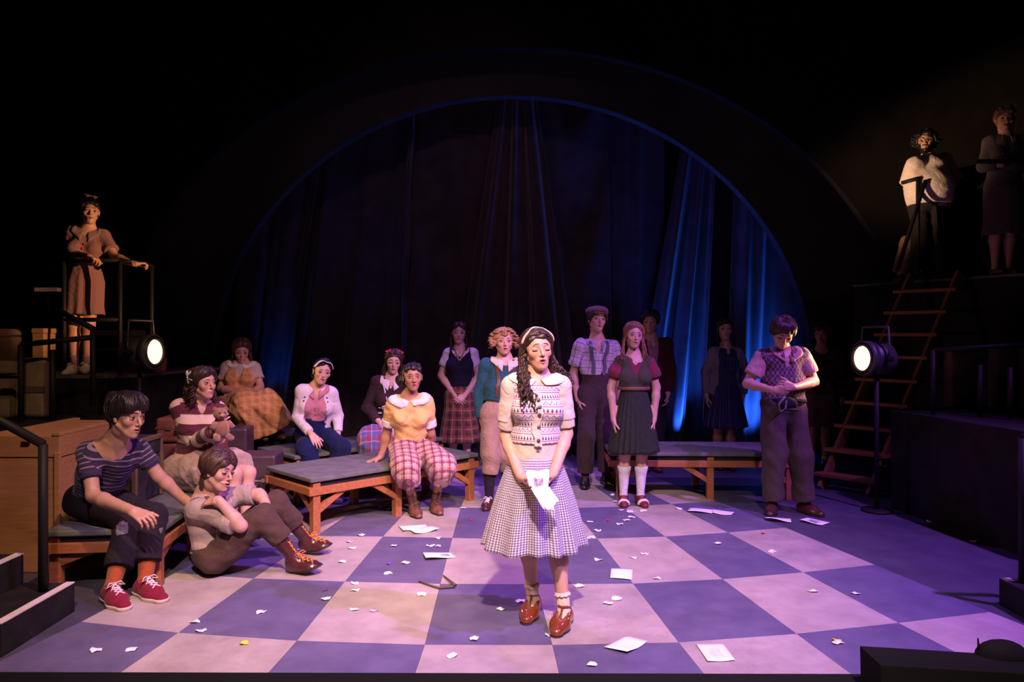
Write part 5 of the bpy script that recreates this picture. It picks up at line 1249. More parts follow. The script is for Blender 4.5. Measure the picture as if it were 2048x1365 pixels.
def cuffs(s, m, f0, f1, r0, r1=None, arms='LR', name='cuff', parent=None):
    j = s.joint; H = s.H * (0.5 + 0.5 * s.bulk)
    for q in arms:
        a, b = (j['s' + q], j['e' + q]) if f1 <= 1 else (j['e' + q], j['w' + q]); k = 0 if f1 <= 1 else 1; A, B = a + (b - a) * (f0 - k), a + (b - a) * (f1 - k)
        s.cloth(name, [rcp(A - (B - A) * 0.3, B + (B - A) * 0.3, r0 * H * 0.92, (r1 or r0) * H * 0.92)], m, cuts=[(B, b - a), (A, a - b)], h=s.h * 0.9, parent=parent)
def sleeves(s, m, f1, r0, r1, arms='LR', name='sleeve', fold=0.005, puff=None, label=None, f0=0.0):
    j = s.joint; H = s.H * (0.5 + 0.5 * s.bulk)
    for q in arms:
        pr = s.arm(q, f0, f1 + 0.12 if f1 < 1 else f1, r0 * H, r1 * H)
        if puff: pr.append(blob(j['s' + q] * 0.6 + j['e' + q] * 0.4, puff * H, k=0.03))
        a, b = (j['s' + q], j['e' + q]) if f1 <= 1 else (j['e' + q], j['w' + q]); P = a + (b - a) * (f1 if f1 <= 1 else f1 - 1)
        s.cloth(name, pr, m, cuts=[(P, b - a)], fold=std_folds(s, 11 + ord(q), fold), label=label)
def pants(s, m, r=(0.058, 0.048, 0.043), bottom=1.93, waist=0.40, grow=0.010, name='trousers', fold=(0.008, 18), label=None, wr=1.0, drop=0.0, uvb='legs'):
    r = tuple(x * 0.92 for x in r); H = s.H; B = 0.5 + 0.5 * s.bulk; j = s.joint
    pr = s.trunk(('pelvis', 'belly', 'paunch'), grow) + [rcp(s.sp(0.0), s.sp(waist), 0.058 * H * s.bulk * wr + grow, 0.054 * H * s.bulk * wr + grow, ax=[(s.R, 1.2)], k=0.03)]
    lm = []
    for q in 'LR': lm.append(s.flat_leg(q, bottom, r[0] * H * B, r[2] * H * B, r[1] * H * B, k=0.014 if lm else 0.05))
    c = [(s.sp(waist), s.U)]
    return s.cloth(name, pr, m, cuts=c, limbs=lm, fold=folds(int(abs(s.base[0]) * 557) + 9, fold[0], fold[1], [V3(0.2, 0.2, 1), s.R, s.R + V3(0, 0, 0.6)]), uvb=uvb, label=label)
def lap(s, m, hemf=1.55, r=(0.085, 0.078, 0.07), waist=0.16, fold=(0.010, 22), name='skirt', label=None, web=0.9, spread=1.0, uvb='lap', flare=0.0, grow=0.014):
    """a skirt settled over the lap of someone seated"""
    H = s.H; j = s.joint; pr = s.trunk(('pelvis', 'belly'), grow) + [rcp(s.sp(0.0), s.sp(waist), 0.066 * H * s.bulk, 0.060 * H * s.bulk, ax=[(s.R, 1.2)], k=0.03)]
    at = lambda q, f: j['h' + q] + (j['k' + q] - j['h' + q]) * f if f <= 1 else j['k' + q] + (j['a' + q] - j['k' + q]) * (f - 1)
    lm = []
    for q in 'LR': lm += s.leg(q, 0, hemf, r[0] * H, r[2] * H, k=0.06, rm=r[1] * H)
    for f in np.linspace(0.2, hemf, 7): lm.append(rcp(at('L', f), at('R', f), (r[0] * (1 - f / 2) + r[2] * f / 2) * H * web, k=0.05))
    dn = (j['aL'] + j['aR'] - j['kL'] - j['kR']) if hemf > 1 else (j['kL'] + j['kR'] - j['hL'] - j['hR'])
    hp_ = (at('L', hemf) + at('R', hemf)) / 2
    c = [(s.sp(waist), s.U)]
    return s.cloth(name, pr, m, cuts=c, limbs=[(lm, [(hp_, dn)], 0.05)], fold=folds(int(abs(s.base[0]) * 373) + 2, fold[0], fold[1], [s.R, s.R + V3(0, 0, 0.25), s.R * 0.9 + s.F * 0.4]), uvb=uvb, label=label)
def ring(s, name, t, r, w, m, ax_s=1.2, parent=None):                # belt or waistband
    return s.cloth(name, [rcp(s.sp(t - w), s.sp(t + w), r * s.H * s.bulk, ax=[(s.R, ax_s)])], m, cuts=[(s.sp(t + w), s.U), (s.sp(t - w), -s.U)], parent=parent)
def bow(s, m, p, ax, size, name='bow'):
    """ribbon bow at head-space p; ax: its long direction in head space"""
    c = s.hp(*p); x = nrm(s.HR * ax[0] + s.HF * ax[1] + s.HU * ax[2]); n = nrm(c - s.hp(0, -0.05, 0.1)); y = np.cross(n, x); b = MB(); A = np.stack([x, y, n], 1)
    for sg in (-1, 1):
        for k in range(2): b.sphere(c + x * sg * size * 0.55 + n * 0.012 + y * (k - 0.5) * size * 0.25, (size * 0.5, size * 0.22, size * 0.16), 12, 8, A)
        b.tube([c + n * 0.01, c + x * sg * size * 0.45 - y * size * 0.5 + n * 0.008, c + x * sg * size * 0.7 - y * size * 1.0], [size * 0.08, size * 0.16, size * 0.05], 6)
    b.sphere(c + n * 0.012, size * 0.2, 10, 8)
    return b.build(name, m, s.root, s.base, True)
def skin_fn(s): 
    pr = [s.pr[k] for k in s.pr]; return lambda P: sdf(P, pr)
# ---- the girl in the middle
g = Person('young woman in gingham skirt and patterned cardigan holding crumpled white pages at centre', 1.56,
    dict(feet=[(1066, 1226), (1128, 1250)], pelx=1070, neckx=1073, head=(1075, 701, -0.02), look=(14, 6, -4),
         eL=(1012, 872, 0.03), wL=(1040, 953, -0.15), eR=(1133, 868, 0.03), wR=(1108, 948, -0.15),
         handL=dict(tip=(1082, 992, -0.26), palm=(0.75, -0.2, 0.6), thumb=(0, -0.3, 1), curl=0.45), handR=dict(tip=(1075, 985, -0.25), palm=(-0.75, -0.2, 0.6), thumb=(0, -0.3, 1), curl=0.55)),
    yaw=6, female=True, skin='fair', res=0.0062, bulk=0.86)
g.body(face=dict(closed=0.93, open=0.22, worry=1.0, brow=(0.06, 0.03, 0.02), blush=1.0, lip=(0.50, 0.17, 0.15), nose=1.0, browk=0.9))
H = g.H
tr = g.trunk(('pelvis', 'belly', 'ribs', 'gird', 'bustL', 'bustR'), 0.013)
sl = lambda s, q, f1, r0, r1, f0=0.0: s.arm(q, f0, f1, r0 * s.H, r1 * s.H)
body_cut = [(g.sp(0.27), -g.U)]
neck_cut = [rcp(g.sp(1.02, 0.02), g.sp(1.12, 0.02), 0.058, 0.06, k=-0.008), rcp(g.sp(0.97, 0.06), g.sp(1.08, 0.03), 0.026, 0.055, k=-0.008)]
_, vest_fn = g.cloth('cardigan', tr + [rcp(g.sp(0.10), g.sp(0.3), 0.078 * H, 0.072 * H, ax=[(g.R, 1.2)], k=0.03)] + neck_cut, fair_isle('fair_isle_knit'), cuts=body_cut, fold=std_folds(g, 3, 0.004), label='pale cardigan knitted with rows of dark trees and zigzags')
M_KNIT = ribbed('cream_knit', (0.58, 0.48, 0.43), 0.005)
for q in 'LR':
    o, _ = g.cloth('sleeve', sl(g, q, 0.72, 0.033, 0.039) + [blob(g.joint['s' + q] - g.U * 0.01, 0.033 * H, k=0.03)], plain('cream_wool', (0.60, 0.51, 0.48)), fold=std_folds(g, 5, 0.004), cuts=[(g.joint['s' + q] * 0.30 + g.joint['e' + q] * 0.70, g.joint['e' + q] - g.joint['s' + q])])
    g.cloth('cuff', sl(g, q, 0.88, 0.034, 0.032, 0.66), M_KNIT, cuts=[(g.joint['s' + q] * 0.13 + g.joint['e' + q] * 0.87, g.joint['e' + q] - g.joint['s' + q]), (g.joint['s' + q] * 0.34 + g.joint['e' + q] * 0.66, g.joint['s' + q] - g.joint['e' + q])], parent=o)
hem, _ = g.cloth('hem_band', [rcp(g.sp(0.02), g.sp(0.34), 0.074 * H, 0.066 * H, ax=[(g.R, 1.2)], k=0.03)], M_KNIT, cuts=[(g.sp(0.29), g.U), (g.sp(0.09), -g.U)])
pl = g.ribbon('placket', [g.sp(0.06, 0.3, 0.0), g.sp(0.4, 0.3, 0.0), g.sp(0.7, 0.3, 0.0), g.sp(0.93, 0.2, 0.0)], 0.04, vest_fn, plain('cream_wool', (0.60, 0.51, 0.48)), off=0.007)
for k in range(7): g.button('button', g.sp(0.08 + 0.125 * k, 0.2, 0.0), lambda P: vest_fn(P) - 0.011, M_BUTTON, 0.0095, parent=pl)
g.collar(M_WHITE, lambda P: np.minimum(vest_fn(P), sdf(P, [g.pr['gird'], g.pr['trap']], 0.012)), 'round', 0.052, label='white scalloped collar')
gk = gingham('grey_lilac_gingham', (0.60, 0.56, 0.59), (0.27, 0.23, 0.33), (0.10, 0.075, 0.16), 0.0118)
g.skirt(gk, g.sp(0.12), V3(g.joint['pel'][0] - 0.005, g.joint['pel'][1] - 0.02, 0.405), 0.118, 0.268, 13, 0.065, rows=30, cols=240, flat=0.92, bell=0.72, label='knee length grey and white gingham skirt', wave=0.008)
for q, fw in (('L', -14), ('R', -18)):
    g.sock(q, M_CREAM, 1.74, grow=0.004, frill=True); g.shoe(q, 'strap', M_PATENT, M_SOLE, fwd=frame(math.radians(fw))[1], k=1.12)
def long_hair(s, n, side_w, fn, r=0.005, curl=(0.02, 0.05), turns=(5, 8), pts=34, seed=0):
    """n strands; fn(random, side) gives the head-space path"""
    rr = random.Random(seed); out = []
    for i in range(n):
        sd = -1 if rr.random() < side_w else 1; C = fn(rr, sd)
        out.append(s.strand(C[0], C[1:], curl=rr.uniform(*curl), turns=rr.uniform(*turns), n=pts, seed=seed + i, r=r))
    return out
def curls(rr, sd):
    u = rr.uniform; a = (sd * u(0.24, 0.35), u(-0.25, 0.06), u(0.0, 0.32))
    if sd < 0: return [a, (-u(0.33, 0.44), u(-0.18, 0.0), -0.2), (-u(0.30, 0.58), u(-0.1, 0.2), -0.6), (-u(0.22, 0.62), u(0.16, 0.34), -u(1.0, 1.5))]
    return [a, (u(0.36, 0.42), u(-0.22, -0.08), -0.2), (u(0.38, 0.62), u(-0.28, -0.1), -0.5), (u(0.42, 0.9), u(-0.35, -0.12), -u(0.65, 0.95))]
g.hair(HAIR['dark'], strands=long_hair(g, 120, 0.7, curls, 0.0055, (0.025, 0.055), (4, 7)), grow=0.03, line=-0.075, fold=(0.007, 80), flow=dict(n=90, style='part', part=0.0, r=0.005, front=0.50), label='long curly dark brown hair')
g.headband(mat('satin_pink_band', (0.72, 0.42, 0.40), 0.35, sheen=0.3), 0.03, 0.12, 0.18, 1.5, off=0.006)
# the pages in her hands
def held_pages(label, quads, m, base, prints):
    t = thing('held_pages', label, 'paper', base)
    for k, c in enumerate(quads):
        n = 12; u = np.linspace(0, 1, n)[None, :, None]; v = np.linspace(0, 1, n)[:, None, None]; c = [np.asarray(x) for x in c]
        P = (1 - v) * ((1 - u) * c[0] + u * c[1]) + v * ((1 - u) * c[3] + u * c[2])
        P[..., 1] += 0.012 * np.sin(u[..., 0] * 4 + k * 2 + v[..., 0] * 2) + 0.005 * np.sin(v[..., 0] * 11 + u[..., 0] * 5 + k); P[..., 2] += 0.006 * np.sin(u[..., 0] * 9 + k)
        o = MB().grid(P).build('page', m, t, base, True); o.modifiers.new('t', 'SOLIDIFY').thickness = 0.0012
        for (kk, u0, u1, v0, v1, pm) in prints:
            if kk != k: continue
            i = lambda a: int(round(a * (n - 1))); Q = P[i(v0):i(v1) + 1, i(u0):i(u1) + 1].copy() + V3(0, -0.003, 0.001)
            MB().grid(Q).build('printed_picture', pm, t, base, True)
dp = g.D - 0.30; q7 = lambda x, y, d=0.0: px(960 + x / 3.5, 900 + y / 3.5, dp + d)
held_pages('crumpled white pages held in both hands against the gingham skirt', [
    [q7(318, 158), q7(486, 140, 0.03), q7(478, 262, -0.02), q7(345, 262, -0.03)],
    [q7(345, 250, -0.03), q7(485, 255, -0.02), q7(558, 362, -0.06), q7(470, 432, -0.09)],
    [q7(355, 275, -0.04), q7(465, 250, -0.03), q7(525, 420, -0.09), q7(445, 425, -0.10)]], M_PAPER, q7(430, 280), [(0, 0.27, 0.73, 0.42, 1.0, mat('violet_print', fn=mottled((0.06, 0.03, 0.08), (0.42, 0.36, 0.45), 45, 3), rough=0.8))])
# ---- left group -----------------------------------------------------------------------------------
# young man in the striped shirt, seated on the near bench
p = Person('young man in dark striped shirt and torn black trousers sitting on the left bench', 1.76,
    dict(pel=(190, 1001, 0.06), neck=(229, 889, -0.16), head=(255, 833, -0.06), look=(70, -6, 4), feet=[(224, 1206), (290, 1193)],
         kL=(258, 1050, '-'), kR=(306, 1031, '-'), sL=(176, 908, -0.20), sR=(281, 900, -0.02), eL=(186, 992, -0.28), wL=(264, 1022, -0.42), eR=(317, 953, 0.02), wR=(374, 1006, 0.12),
         handL=dict(tip=(305, 1044, -0.48), palm=(-0.1, 0.5, -1), thumb=(0.4, 0, 1), curl=0.5), handR=dict(tip=(408, 1008, 0.16), palm=(0, 0.2, -1), thumb=(0, -1, 0.2), curl=0.25)),
    D=4.5, yaw=35, syaw=28, skin='olive', res=0.0072, bulk=0.86)
p.body(face=dict(closed=0.22, open=0.10, brow=(0.02, 0.012, 0.01), gaze=(0.2, 0)))
M_STRIPE = stripes_v('navy_striped_jersey', (0.030, 0.022, 0.055), [(0.3, 0.26, (0.22, 0.16, 0.21))], 0.030)
_, fn = top(p, M_STRIPE, sleeve=0.50, grow=0.015, hem=0.05, sr=(0.040, 0.040), neck='crew', nw=1.15, label='navy jersey with thin pale stripes', fold=(0.009, 24))
cuffs(p, plain('navy_jersey', (0.035, 0.028, 0.075)), 0.42, 0.60, 0.0385)
M_BLKTR = plain('black_cotton_trousers', (0.020, 0.015, 0.018))
_, fnt = pants(p, M_BLKTR, (0.060, 0.050, 0.052), 1.70, label='loose black cropped trousers')
p.ribbon('torn_patch', [p.joint['kL'] + V3(0.0, -0.1, 0.05), p.joint['kL'] + V3(0.02, -0.12, 0.0), p.joint['kL'] + V3(0.02, -0.1, -0.05)], [0.03] * 2 + [0.07] * 11 + [0.05] * 3, fnt, mat('grey_frayed_patch', fn=mottled((0.08, 0.07, 0.10), (0.24, 0.22, 0.26), 60, 3), rough=0.9), off=0.004)
M_REDCAN = plain('red_canvas', (0.22, 0.012, 0.035)); M_ORSOCK = ribbed('rust_knit_sock', (0.36, 0.085, 0.025))
for q, a in (('L', 48), ('R', 55)): p.sock(q, M_ORSOCK, 1.45, grow=0.008); p.shoe(q, 'sneaker', M_REDCAN, M_WSOLE, M_LACE_W, fwd=frame(math.radians(a))[1], k=1.1)
p.hair(HAIR['black'], grow=0.075, line=-0.08, tilt=0.72, fold=(0.014, 55), flow=dict(n=170, style='down', r=0.0055, wob=0.07, low=-0.12), label='tousled black hair')
# young man sitting on the floor
f = Person('young man in rolled up shirt, brown trousers and laced boots sitting on the floor', 1.74,
    dict(pel=(425, 1112, -0.02), neck=(414, 990, 0.02), head=(437, 943, -0.07), look=(70, -6, 8), hL=(428, 1118, -0.12), hR=(424, 1106, 0.10),
         kL=(523, 1036, -0.10), kR=(550, 1010, 0.16), aL=(592, 1119, -0.06), aR=(617, 1080, 0.34), sL=(392, 1020, -0.14), sR=(452, 996, 0.12),
         eL=(482, 1053, -0.22), wL=(438, 1001, -0.24), eR=(517, 989, 0.12), wR=(533, 1008, 0.06),
         handL=dict(tip=(396, 1005, -0.16), palm=(-0.1, 0.5, -1), thumb=(0, -0.4, 1), curl=0.25), handR=dict(tip=(528, 1036, -0.02), palm=(-0.3, 0.5, -0.6), thumb=(-1, 0, 0), curl=0.35, spread=0.12)),
    D=4.66, yaw=70, syaw=50, skin='fair', res=0.0072, bulk=0.88)
f.body(face=dict(closed=0.45, open=0.12, smile=0.7, brow=(0.05, 0.03, 0.02), gaze=(0, -0.3)))
M_SHIRT_B = stripes_u('mushroom_pinstripe_shirt', (0.40, 0.31, 0.27), [(0.5, 0.2, (0.30, 0.22, 0.20))], 0.012)
_, fn = top(f, M_SHIRT_B, sleeve=0.70, grow=0.014, hem=0.10, sr=(0.043, 0.045), neck='v', label='mushroom coloured work shirt with rolled sleeves', fold=(0.013, 22))
cuffs(f, M_SHIRT_B, 0.66, 0.86, 0.046, name='rolled_cuff')
f.collar(M_SHIRT_B, fn, 'point', 0.045, rise=0.012)
for sg in (-1, 1): f.ribbon('suspender', [f.sp(0.14, 0.2, sg * 0.07), f.sp(0.55, 0.2, sg * 0.065), f.sp(0.95, 0.1, sg * 0.06)], 0.028, fn, mat('brown_suspender', (0.10, 0.05, 0.025), 0.7))
M_BRTR = plain('dark_brown_wool', (0.085, 0.048, 0.038))
pants(f, M_BRTR, (0.064, 0.054, 0.044), 1.56, waist=0.18, label='dark brown wool trousers', fold=(0.011, 20))
ring(f, 'belt', 0.17, 0.073, 0.03, M_BELT)
f.shoe('L', 'boot', M_LEATHER_O, M_SOLE, M_LACE_O, fwd=V3(0.95, -0.22, -0.06), up=V3(-0.35, -0.1, 1), k=1.08); f.shoe('R', 'boot', M_LEATHER_O, M_SOLE, M_LACE_O, fwd=V3(0.98, -0.10, -0.1), up=V3(-0.35, -0.1, 1), k=1.08)
f.hair(HAIR['brown'], grow=0.07, line=-0.08, tilt=0.72, fold=(0.012, 50), flow=dict(n=130, style='part', part=-0.1, r=0.007, wob=0.12, low=-0.1, front=0.48), label='wavy brown hair')
# woman in the striped sweater hugging a plush toy
w = Person('woman in maroon and cream striped sweater hugging a brown plush bear', 1.62,
    dict(pel=(388, 937, 0.0), neck=(399, 806, -0.02), head=(407, 768, -0.05), look=(62, 4, 0), kL=(470, 948, -0.24), kR=(497, 946, -0.10), aL=(462, 1060, -0.34), aR=(490, 1050, -0.2),
         eL=(388, 886, -0.10), wL=(430, 862, -0.30), eR=(436, 872, 0.0), wR=(437, 880, -0.22),
         handL=dict(tip=(446, 842, -0.30), palm=(0.2, 0.6, 0.3), thumb=(0, -0.2, 1), curl=0.5), handR=dict(tip=(444, 874, -0.34), palm=(-0.4, 0.6, 0), thumb=(0, -0.2, 1), curl=0.7)),
    D=5.45, yaw=45, syaw=38, female=True, skin='fair', bulk=0.95)
w.body(face=dict(closed=0.2, brow=(0.04, 0.022, 0.015), blush=0.9, lip=(0.42, 0.13, 0.12), gaze=(0.25, 0.1)))
M_WIDE = stripes_v('maroon_cream_knit', (0.105, 0.024, 0.035), [(0.62, 0.44, (0.62, 0.46, 0.36))], 0.150)
top(w, M_WIDE, 'sweater', sleeve=1.9, grow=0.016, hem=-0.02, sr=(0.045, 0.034), neck='v', label='knitted sweater with broad maroon and cream stripes', waist=1.12, fold=(0.007, 20))
lap(w, floral('rose_tan_print', (0.42, 0.30, 0.24), [(0.30, 0.19, 0.15), (0.52, 0.37, 0.33)], 70), 0.86, (0.088, 0.080, 0.075), waist=0.10, label='short rose and tan printed skirt', fold=(0.016, 26))
def bob(rr, sd):
    u = rr.uniform; return [(sd * u(0.2, 0.34), u(-0.3, 0.05), u(0.0, 0.3)), (sd * u(0.34, 0.46), u(-0.3, 0.02), -0.15), (sd * u(0.30, 0.52), u(-0.35, 0.08), -u(0.45, 0.7))]
def bob_back(rr, sd):
    u = rr.uniform; x = u(-0.35, 0.35); return [(x * 0.7, -0.35, u(0.0, 0.3)), (x * 1.1, -0.46, -0.15), (x * 1.2, -0.44, -u(0.45, 0.7))]
w.hair(HAIR['dark'], strands=long_hair(w, 70, 0.55, bob, 0.0065, (0.03, 0.06), (3, 5), 24, 50) + long_hair(w, 50, 0.5, bob_back, 0.0065, (0.03, 0.06), (3, 5), 24, 150), grow=0.05, line=-0.085, flow=dict(n=80, style='part', part=0.1, r=0.007, wob=0.1, front=0.5), label='shoulder length curly dark hair')
bow(w, M_WHITE, (-0.36, -0.20, 0.22), (0.1, -0.3, 1), 0.05)
for q, a in (('L', 50), ('R', 55)): w.shoe(q, 'oxford', M_BLKSHOE, M_SOLE, fwd=frame(math.radians(a))[1])
M_PLUSH = mat('brown_plush', fn=mottled((0.20, 0.085, 0.05), (0.33, 0.16, 0.10), 40, 4), rough=1.0, bump=(150, 0.5, 0.008), sheen=0.5)
bp = px(443, 853, 5.10); BS = 0.72
tb = thing('plush_bear', 'brown plush bear hugged by the woman in the striped sweater', 'plush toy', bp - V3(0, 0, 0.10))
R_, F_, U_ = frame(math.radians(40)); bc = bp - V3(0, 0, 0.10)
MB().sphere(bp + V3(0, 0, -0.015), (0.075 * BS, 0.065 * BS, 0.095 * BS), 18, 12).build('torso', M_PLUSH, tb, bc, True)
hd = bp + V3(0.0, -0.02, 0.09); ho = MB().sphere(hd, (0.068 * BS, 0.062 * BS, 0.060 * BS), 18, 12).build('head', M_PLUSH, tb, bc, True)
for sg in (-1, 1):
    MB().sphere(hd + R_ * sg * 0.052 * BS + U_ * 0.045 * BS, (0.024 * BS, 0.016 * BS, 0.024 * BS), 10, 8).build('ear', M_PLUSH, ho, bc, True)
    MB().sphere(hd + R_ * sg * 0.024 * BS + F_ * 0.058 * BS + U_ * 0.012 * BS, 0.006, 8, 6).build('eye', M_BLKSHOE, ho, bc, True)
    MB().tube([bp + R_ * sg * 0.06 * BS + U_ * 0.04 * BS, bp + R_ * sg * 0.10 * BS - U_ * 0.02 * BS + F_ * 0.03 * BS], [0.020, 0.019], 10).build('arm', M_PLUSH, tb, bc, True)
    MB().tube([bp + R_ * sg * 0.045 * BS - U_ * 0.09 * BS, bp + R_ * sg * 0.07 * BS - U_ * 0.12 * BS + F_ * 0.08 * BS], [0.025, 0.023], 10).build('leg', M_PLUSH, tb, bc, True)
MB().sphere(hd + F_ * 0.055 * BS - U_ * 0.012 * BS, (0.026 * BS, 0.026 * BS, 0.020 * BS), 12, 8).build('muzzle', mat('tan_plush', (0.42, 0.25, 0.16), 1.0), ho, bc, True)
# woman in orange pinafore on the steps
o5 = Person('woman in orange pinafore dress and cream blouse sitting on the back steps', 1.60,
    dict(pel=(480, 806, 0.0), neck=(483, 727, -0.02), head=(483, 703, -0.04), look=(22, -14, 0), kL=(497, 812, '-'), kR=(532, 810, '-'), aL=(520, 864, -0.10), aR=(556, 862, 0.0),
         eL=(441, 778, -0.06), wL=(476, 787, -0.24), eR=(521, 774, -0.04), wR=(501, 791, -0.26), handL=dict(tip=(493, 793, -0.32), palm=(0.2, 0.2, -1), thumb=(0, -1, 0.3), curl=0.5), handR=dict(tip=(487, 796, -0.34), palm=(-0.2, 0.2, -1), thumb=(0, -1, 0.3), curl=0.5)),
    D=7.42, yaw=28, syaw=10, female=True, skin='fair')
o5.body(face=dict(closed=0.35, brow=(0.05, 0.025, 0.015), gaze=(0.2, -0.2), smile=0.3))
M_CRB = plain('cream_blouse', (0.56, 0.47, 0.40)); _, fn = top(o5, M_CRB, 'blouse', sleeve=0.55, hem=0.3, sr=(0.042, 0.042), neck='crew', label='cream short sleeved blouse')
M_ORPL = plaid('orange_brown_plaid', (0.58, 0.30, 0.10), [(0.25, 0.3, (0.42, 0.19, 0.07), 0.5), (0.7, 0.12, (0.66, 0.42, 0.20), 0.6)], 0.07)
_, fn2 = top(o5, M_ORPL, 'pinafore', sleeve=0, grow=0.017, hem=0.06, neck='deepv', label='orange plaid pinafore bodice')
cuffs(o5, M_CRB, 0.46, 0.60, 0.043)
lap(o5, M_ORPL, 1.72, (0.085, 0.090, 0.115), waist=0.2, fold=(0.018, 24), name='pinafore_skirt', label='full orange plaid skirt')
o5.collar(M_WHITE, fn, 'round', 0.05)
def loose(L=0.7, w_=0.5):
    def fnn(rr, sd):
        u = rr.uniform; return [(sd * u(0.2, 0.34), u(-0.3, 0.1), u(0.0, 0.3)), (sd * u(0.33, 0.42), u(-0.25, 0.02), -0.2), (sd * u(0.30, w_), u(-0.2, 0.1), -L * u(0.8, 1.1))]
    return fnn
o5.hair(HAIR['brown'], strands=long_hair(o5, 50, 0.5, loose(0.6), 0.008, (0.01, 0.03), (2, 4), 16, 7), grow=0.05, line=-0.085, flow=dict(n=60, style='part', part=0.1, r=0.009, front=0.5), label='loose brown hair')
for q in 'LR': o5.shoe(q, 'oxford', M_LEATHER_B, M_SOLE, fwd=frame(math.radians(40))[1])
# woman in the white cardigan
c6 = Person('woman in white cardigan, pink blouse and navy trousers sitting with a white headband', 1.64,
    dict(pel=(628, 871, 0.05), neck=(634, 776, -0.06), head=(644, 744, -0.05), look=(26, -4, 9), feet=[(622, 1006), (676, 1001)], kL=(614, 898, '-'), kR=(683, 898, '-'),
         eL=(594, 836, -0.10), wL=(622, 868, -0.34), eR=(676, 834, 0.06), wR=(676, 868, -0.02), handL=dict(tip=(641, 897, -0.42), palm=(0.2, 0.3, -1), thumb=(1, 0, 0.2), curl=0.3)),
    D=6.95, yaw=12, syaw=14, female=True, skin='pale', bulk=1.04)
c6.body(face=dict(closed=0.3, open=0.08, worry=0.8, brow=(0.04, 0.02, 0.015), lip=(0.45, 0.14, 0.15), width=1.04, gaze=(0.2, 0)))
M_PINK = plain('rose_pink_blouse', (0.52, 0.22, 0.28)); _, fb = top(c6, M_PINK, 'blouse', sleeve=0, grow=0.012, hem=0.38, neck='v', label='rose pink buttoned blouse')
for k in range(4): c6.button('button', c6.sp(0.42 + 0.1 * k, 0.2), fb, M_PINK, 0.007)
M_WCARD = plain('white_knit', (0.76, 0.70, 0.72))
front = [rcp(c6.sp(t, 0.14), c6.sp(t + 0.12, 0.14), r_, k=-0.01) for t, r_ in ((0.0, 0.115), (0.15, 0.11), (0.3, 0.105), (0.45, 0.10), (0.6, 0.095), (0.75, 0.085), (0.85, 0.075))]
_, fc_ = top(c6, M_WCARD, 'cardigan', sleeve=1.88, grow=0.020, hem=0.05, sr=(0.036, 0.029), neck='v', extra=front, label='open white cardigan with small embroidered flowers', fold=(0.005, 18))
for k in range(9):
    for sg in (-1, 1): c6.button('embroidered_flower', c6.sp(0.15 + 0.09 * k, 0.10, sg * 0.105), fc_, mat('violet_thread', (0.10, 0.06, 0.16), 0.8), 0.008)
c6.collar(M_PINK, fb, 'point', 0.04)
pants(c6, plain('navy_twill', (0.010, 0.016, 0.075)), (0.066, 0.060, 0.058), 1.90, waist=0.44, label='wide navy trousers', fold=(0.012, 18))
for q in 'LR': c6.shoe(q, 'sneaker', M_WHITE, M_WSOLE, M_LACE_W, fwd=frame(math.radians(15))[1])
c6.hair(HAIR['black'], extra=[rcp(c6.hp(-0.1, -0.42, -0.1), c6.hp(-0.12, -0.45, -0.25), 0.15 * c6.hh, k=0.03)], grow=0.025, line=-0.06, flow=dict(n=70, style='back', r=0.005), label='dark hair drawn back')
c6.headband(M_WHITE, 0.18, 0.27, 0.3, 1.5, off=0.015)
# woman with the rabbit on her sweater
r7 = Person('woman in dark sweater with a white rabbit and red hair bows sitting behind', 1.62,
    dict(pel=(776, 866, 0.05), neck=(783, 757, -0.04), head=(787, 724, -0.04), look=(12, -6, 4), feet=[(748, 984), (790, 984)], kL=(745, 878, '-'), kR=(795, 876, '-'),
         eL=(734, 818, -0.04), wL=(760, 846, -0.30), eR=(824, 818, 0.0), wR=(800, 846, -0.28), handL=dict(tip=(778, 856, -0.36), palm=(0.2, 0.2, -1), thumb=(0, -1, 0.2), curl=0.4), handR=dict(tip=(783, 856, -0.38), palm=(-0.2, 0.2, -1), thumb=(0, -1, 0.2), curl=0.4)),
    D=7.3, yaw=10, female=True, skin='pale', bulk=1.05)
r7.body(face=dict(closed=0.55, brow=(0.03, 0.015, 0.012), lip=(0.30, 0.03, 0.08), gaze=(0.1, -0.3)))
M_DKSW = plain('dark_brown_sweater', (0.045, 0.024, 0.026)); _, fn = top(r7, M_DKSW, 'sweater', sleeve=1.85, grow=0.016, hem=0.02, sr=(0.042, 0.032), neck='v', label='dark brown sweater with a white knitted rabbit')
r7.collar(M_WHITE, fn, 'point', 0.05, rise=0.015); r7.button('brooch', r7.sp(0.93, 0.2), fn, M_WHITE, 0.010)
rb = MB(); M_RAB = plain('off_white_applique', (0.60, 0.50, 0.50))
def appl(b, s, fn, t, rx, a, bb, rot=0.0):
    pq = drape_to(fn, np.array([s.sp(t, 0.15, rx)]), 0.004)[0]; n_ = grad(fn, np.array([pq]))[0]; x = nrm(s.SR - n_ * (s.SR @ n_)); y = np.cross(n_, x); x, y = x * math.cos(rot) + y * math.sin(rot), y * math.cos(rot) - x * math.sin(rot)
    b.sphere(pq, (a, bb, 0.006), 14, 6, np.stack([x, y, n_], 1))
for t_, rx, a_, b_, ro in ((0.50, -0.045, 0.040, 0.032, 0.2), (0.60, -0.018, 0.022, 0.018, 0), (0.70, -0.030, 0.007, 0.024, 0.25), (0.69, -0.002, 0.007, 0.024, -0.5), (0.48, -0.085, 0.012, 0.012, 0), (0.42, -0.02, 0.020, 0.008, 0), (0.42, -0.06, 0.022, 0.008, 0)): appl(rb, r7, fn, t_, rx, a_, b_, ro)
rb.build('rabbit_applique', M_RAB, r7.root, r7.base, True)
rb = MB()
for k in range(5): appl(rb, r7, fn, 0.29, -0.085 + 0.028 * k, 0.009, 0.012, 0.3 * (-1) ** k)
